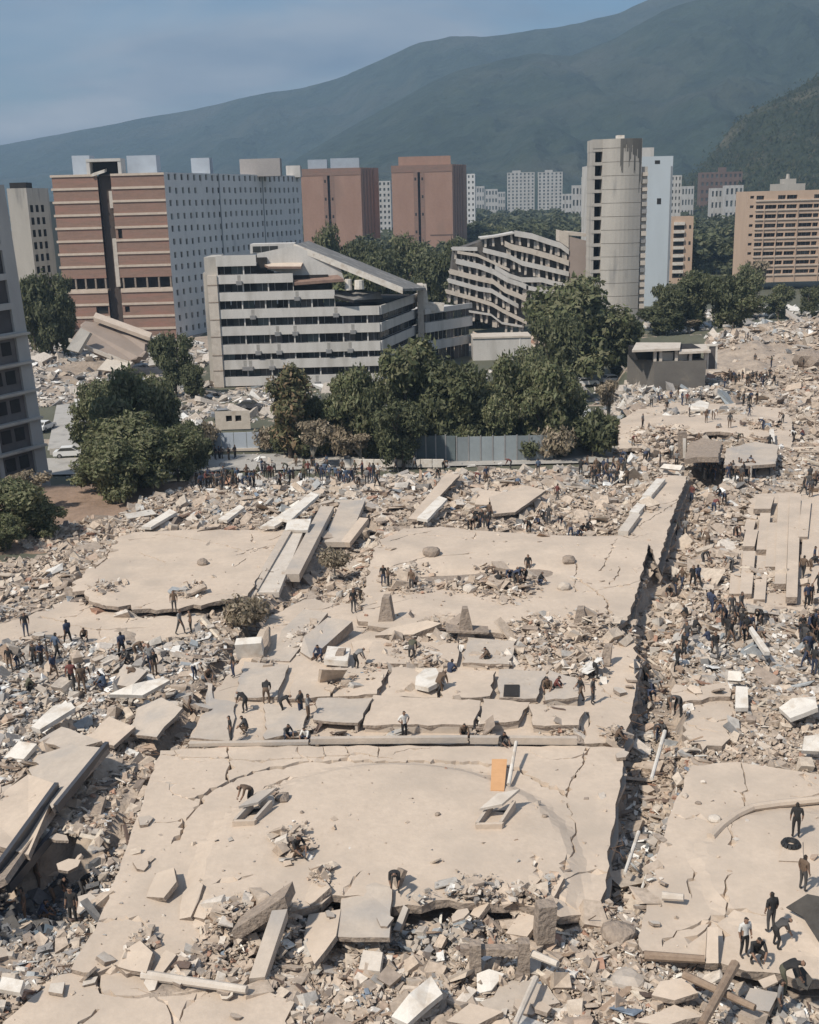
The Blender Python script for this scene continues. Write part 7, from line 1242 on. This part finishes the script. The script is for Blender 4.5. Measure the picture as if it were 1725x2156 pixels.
for x, y, k, s, f, w in ((487, 1566, 'stand', 'black', -70, 'alone at left of the slanting panel'), (516, 1500, 'bend', 'black', -120, 'at top left of the slanting panel'), (562, 1482, 'bend', 'black', 180, 'at the back of slanting panel'), (596, 1506, 'bend', 'black', 100, 'at the right of slanting panel'), (650, 1522, 'arms', 'grey', 80, 'right of slanting panel'), (634, 1512, 'stand2', 'dark grey', 60, 'behind the other by slanting panel'), (605, 1560, 'crouch', 'dark grey', 40, 'before slanting panel by the hollow'), (646, 1566, 'crouch', 'white', -30, 'at the mouth of hollow panel'), (518, 1545, 'crouch', 'dark grey', -100, 'at left front of slanting panel'), (852, 1556, 'stand2', 'white', 30, 'on the wide front panel'), (978, 1558, 'crouch', 'brown', 0, 'on kerb between front panels'), (1057, 1578, 'crouch', 'black', 40, 'at the foot of white pole'), (1222, 1480, 'walk', 'black', -80, 'on the flat strip, left one of two'), (1248, 1482, 'stand', 'dark grey', 60, 'on flat strip, right one of two'), (1255, 1428, 'bend', 'white', 120, 'behind the two on flat strip'), (492, 1426, 'stand', 'black', -60, 'before the big white box'), (327, 1424, 'stand', 'black', 40, 'on the tilted block in left rubble'), (56, 1340, 'stand', 'black', 20, 'alone on the low slab far left'), (381, 1336, 'walk', 'grey', 70, 'on the low broken slab, left of the dusty bush'), (403, 1334, 'stand', 'brown', -70, 'on low broken slab beside the dusty bush'), (368, 1290, 'stand', 'brown', 0, 'at the front of cracked left slab'), (115, 1430, 'walk', 'navy', 50, 'in left grey rubble, right of the three'), (22, 1412, 'stand', 'black', 0, 'at left edge in grey rubble, outer one'), (40, 1410, 'bend', 'dark grey', 80, 'at left edge in grey rubble, inner one'), (74, 1406, 'stand', 'black', -20, 'left one of three in grey rubble'), (88, 1402, 'arms', 'navy', 40, 'middle one of three in grey rubble'), (102, 1404, 'stand', 'dark grey', 110, 'right one of three in grey rubble'), (176, 1442, 'bend', 'black', 60, 'beside the pale debris in left rubble'), (440, 1438, 'crouch', 'brown', 20, 'in rubble left of the slab with the big panel'), (412, 1432, 'bend', 'white', 70, 'in rubble left of the crouching one'), (288, 1388, 'bend', 'brown', 90, 'on the left rubble top'), (180, 1350, 'crouch', 'brown', 0, 'on low broken slab in the left'), (404, 1520, 'stand', 'brown', 90, 'in left ravine by middle slab'), (1112, 1212, 'stand', 'black', 0, 'tall beside the trench of second slab'), (1137, 1232, 'crouch', 'black', 80, 'right end of trench group'), (808, 1234, 'stand', 'black', 10, 'left pair at back of second slab, left one'), (818, 1240, 'arms', 'brown', 100, 'left pair at back of second slab, right one'), (867, 1246, 'stand', 'brown', -30, 'on second slab right of the pair'), (897, 1210, 'crouch', 'black', 60, 'on second slab near the black lump'), (1028, 1225, 'bend', 'brown', 90, 'at left end of the trench group'), (745, 1290, 'stand', 'black', 30, 'left of the second slab in rubble'), (758, 1268, 'bend', 'dark grey', -80, 'left of second slab, farther one'), (832, 1880, 'bend', 'black', 0, 'in shade behind the square grey plate'), (1404, 870, 'stand', 'black', 0, 'alone on back edge of rounded slab'), (1487, 890, 'stand', 'brown', 20, 'alone in middle of rounded slab'), (1353, 900, 'stand', 'grey', 50, 'by the pale plate on rounded slab'), (1492, 985, 'stand', 'black', 0, 'before the dark torn arch'), (1307, 990, 'stand', 'black', -20, 'at near corner of the rounded slab'), (1640, 900, 'crouch', 'black', 0, 'at right side of the rounded slab'), (1621, 1002, 'bend', 'brown', 70, 'right of the short pale post'), (1563, 1352, 'bend', 'brown', 0, 'in right rubble by pointed sheet'), (1688, 1345, 'stand', 'black', 10, 'left of the right edge group'), (1540, 1300, 'stand', 'dark grey', 0, 'in right rubble below the low roof strip'), (1707, 1275, 'stand', 'black', 30, 'on pale roof at the right edge'), (1300, 1568, 'crouch', 'brown', 80, 'at right back corner of biggest slab'), (1376, 1470, 'bend', 'grey', 60, 'in the right ravine by flat slab piece'), (1422, 1378, 'bend', 'dark grey', 60, 'by dark sheets left of right rubble'), (1440, 1384, 'stand', 'black', -60, 'by dark sheets in the right rubble')):
    person(x, y, w, k, s, None, f)
def crowd(n, x0, x1, y0, y1, where, group, kinds=('stand', 'stand', 'stand2', 'arms', 'walk', 'bend'), dark=False):
    for i in range(n):
        x = x0 + (x1 - x0) * (i + PR.random()) / n; y = PR.uniform(y0, y1); person(x, y, where, PR.choice(kinds), PR.choice(['black', 'black', 'dark grey', 'navy', 'brown']) if dark else None, None, None, group)
crowd(26, 416, 545, 1012, 1036, 'in the left street crowd', 'left street crowd')
crowd(9, 398, 500, 968, 974, 'in the back row of left street', 'row behind the left street crowd', ('stand', 'stand2'), True)
crowd(24, 545, 700, 985, 1030, 'in the crowd under the bare twigs', 'crowd under the bare trees')
crowd(18, 705, 800, 1000, 1030, 'in the crowd at the white barrier', 'crowd at the white barrier')
crowd(20, 1222, 1320, 990, 1026, 'in the crowd before the round bush', 'crowd before the round bush', dark=True)
crowd(26, 1478, 1590, 996, 1020, 'in the crowd below the torn arch', 'crowd below the torn arch', ('stand', 'stand', 'stand2', 'arms'), True)
crowd(8, 1690, 1735, 1010, 1052, 'in the dark group at right edge of the roofs', 'group at the right edge', dark=True)
crowd(18, 1525, 1630, 800, 818, 'in the row along the upper road', 'row along the upper road', ('stand', 'stand2', 'walk'), True)
crowd(5, 1552, 1598, 850, 858, 'in the group at the back edge of rounded slab', 'group at the back of the rounded slab', ('stand', 'stand2'), True)
crowd(8, 1360, 1475, 838, 858, 'in the loose line left of rounded slab group', 'line behind the rounded slab')
crowd(8, 985, 1036, 1094, 1122, 'in the dark hollow behind second slab, left part', 'diggers behind second slab, left', ('bend', 'crouch', 'stand'), True)
crowd(9, 1105, 1250, 1098, 1138, 'in the dark hollow behind second slab, right part', 'diggers behind second slab, right', ('bend', 'crouch', 'stand'), True)
crowd(7, 1046, 1106, 1224, 1238, 'in the trench group on second slab', 'trench group', ('crouch', 'bend', 'sit'), True)
crowd(16, 1498, 1600, 1290, 1390, 'in the right rubble line', 'line in the right rubble', ('stand', 'bend', 'walk'), True)
crowd(16, 1688, 1740, 1330, 1440, 'in the right edge group in rubble', 'right edge rubble group', ('stand', 'arms', 'walk'), True)
crowd(8, 1310, 1440, 930, 990, 'in the rubble before rounded slab', 'people before the rounded slab', ('stand', 'bend', 'walk'))

crowd(12, 60, 330, 1350, 1480, 'in the grey rubble at left', 'people spread over the left rubble', ('stand', 'bend', 'walk', 'crouch'))
crowd(10, 820, 1200, 985, 1060, 'in the rubble before the fence', 'people before the fence', ('stand', 'bend', 'walk'))
crowd(12, 1440, 1700, 870, 960, 'on the rounded slab right half', 'people on the rounded slab', ('stand', 'bend', 'walk', 'crouch'))
crowd(10, 1420, 1560, 1030, 1240, 'in the rubble strip beside the roof strips', 'people in the right rubble strip', ('stand', 'bend', 'walk', 'crouch'))
crowd(8, 660, 1230, 1390, 1470, 'among the roof tiles', 'people among the roof tiles', ('bend', 'crouch', 'stand'))
crowd(8, 1500, 1720, 690, 780, 'on the rubble hill at right', 'people on the rubble hill', ('stand', 'walk'))
crowd(12, 1405, 1500, 1180, 1420, 'in the rubble right of the ravine', 'people along the right channel', ('stand', 'bend', 'walk', 'crouch'), True)
crowd(6, 1350, 1430, 1430, 1580, 'in the right ravine', 'people in the right ravine', ('bend', 'crouch', 'stand'), True)
crowd(7, 15, 190, 1860, 1960, 'in the dark left pit', 'people in the left pit', ('bend', 'crouch', 'crouch', 'stand'), True)
crowd(6, 1690, 1735, 1180, 1300, 'at the right edge on the pale roof', 'people on the right edge roof', ('stand', 'walk', 'bend'), True)
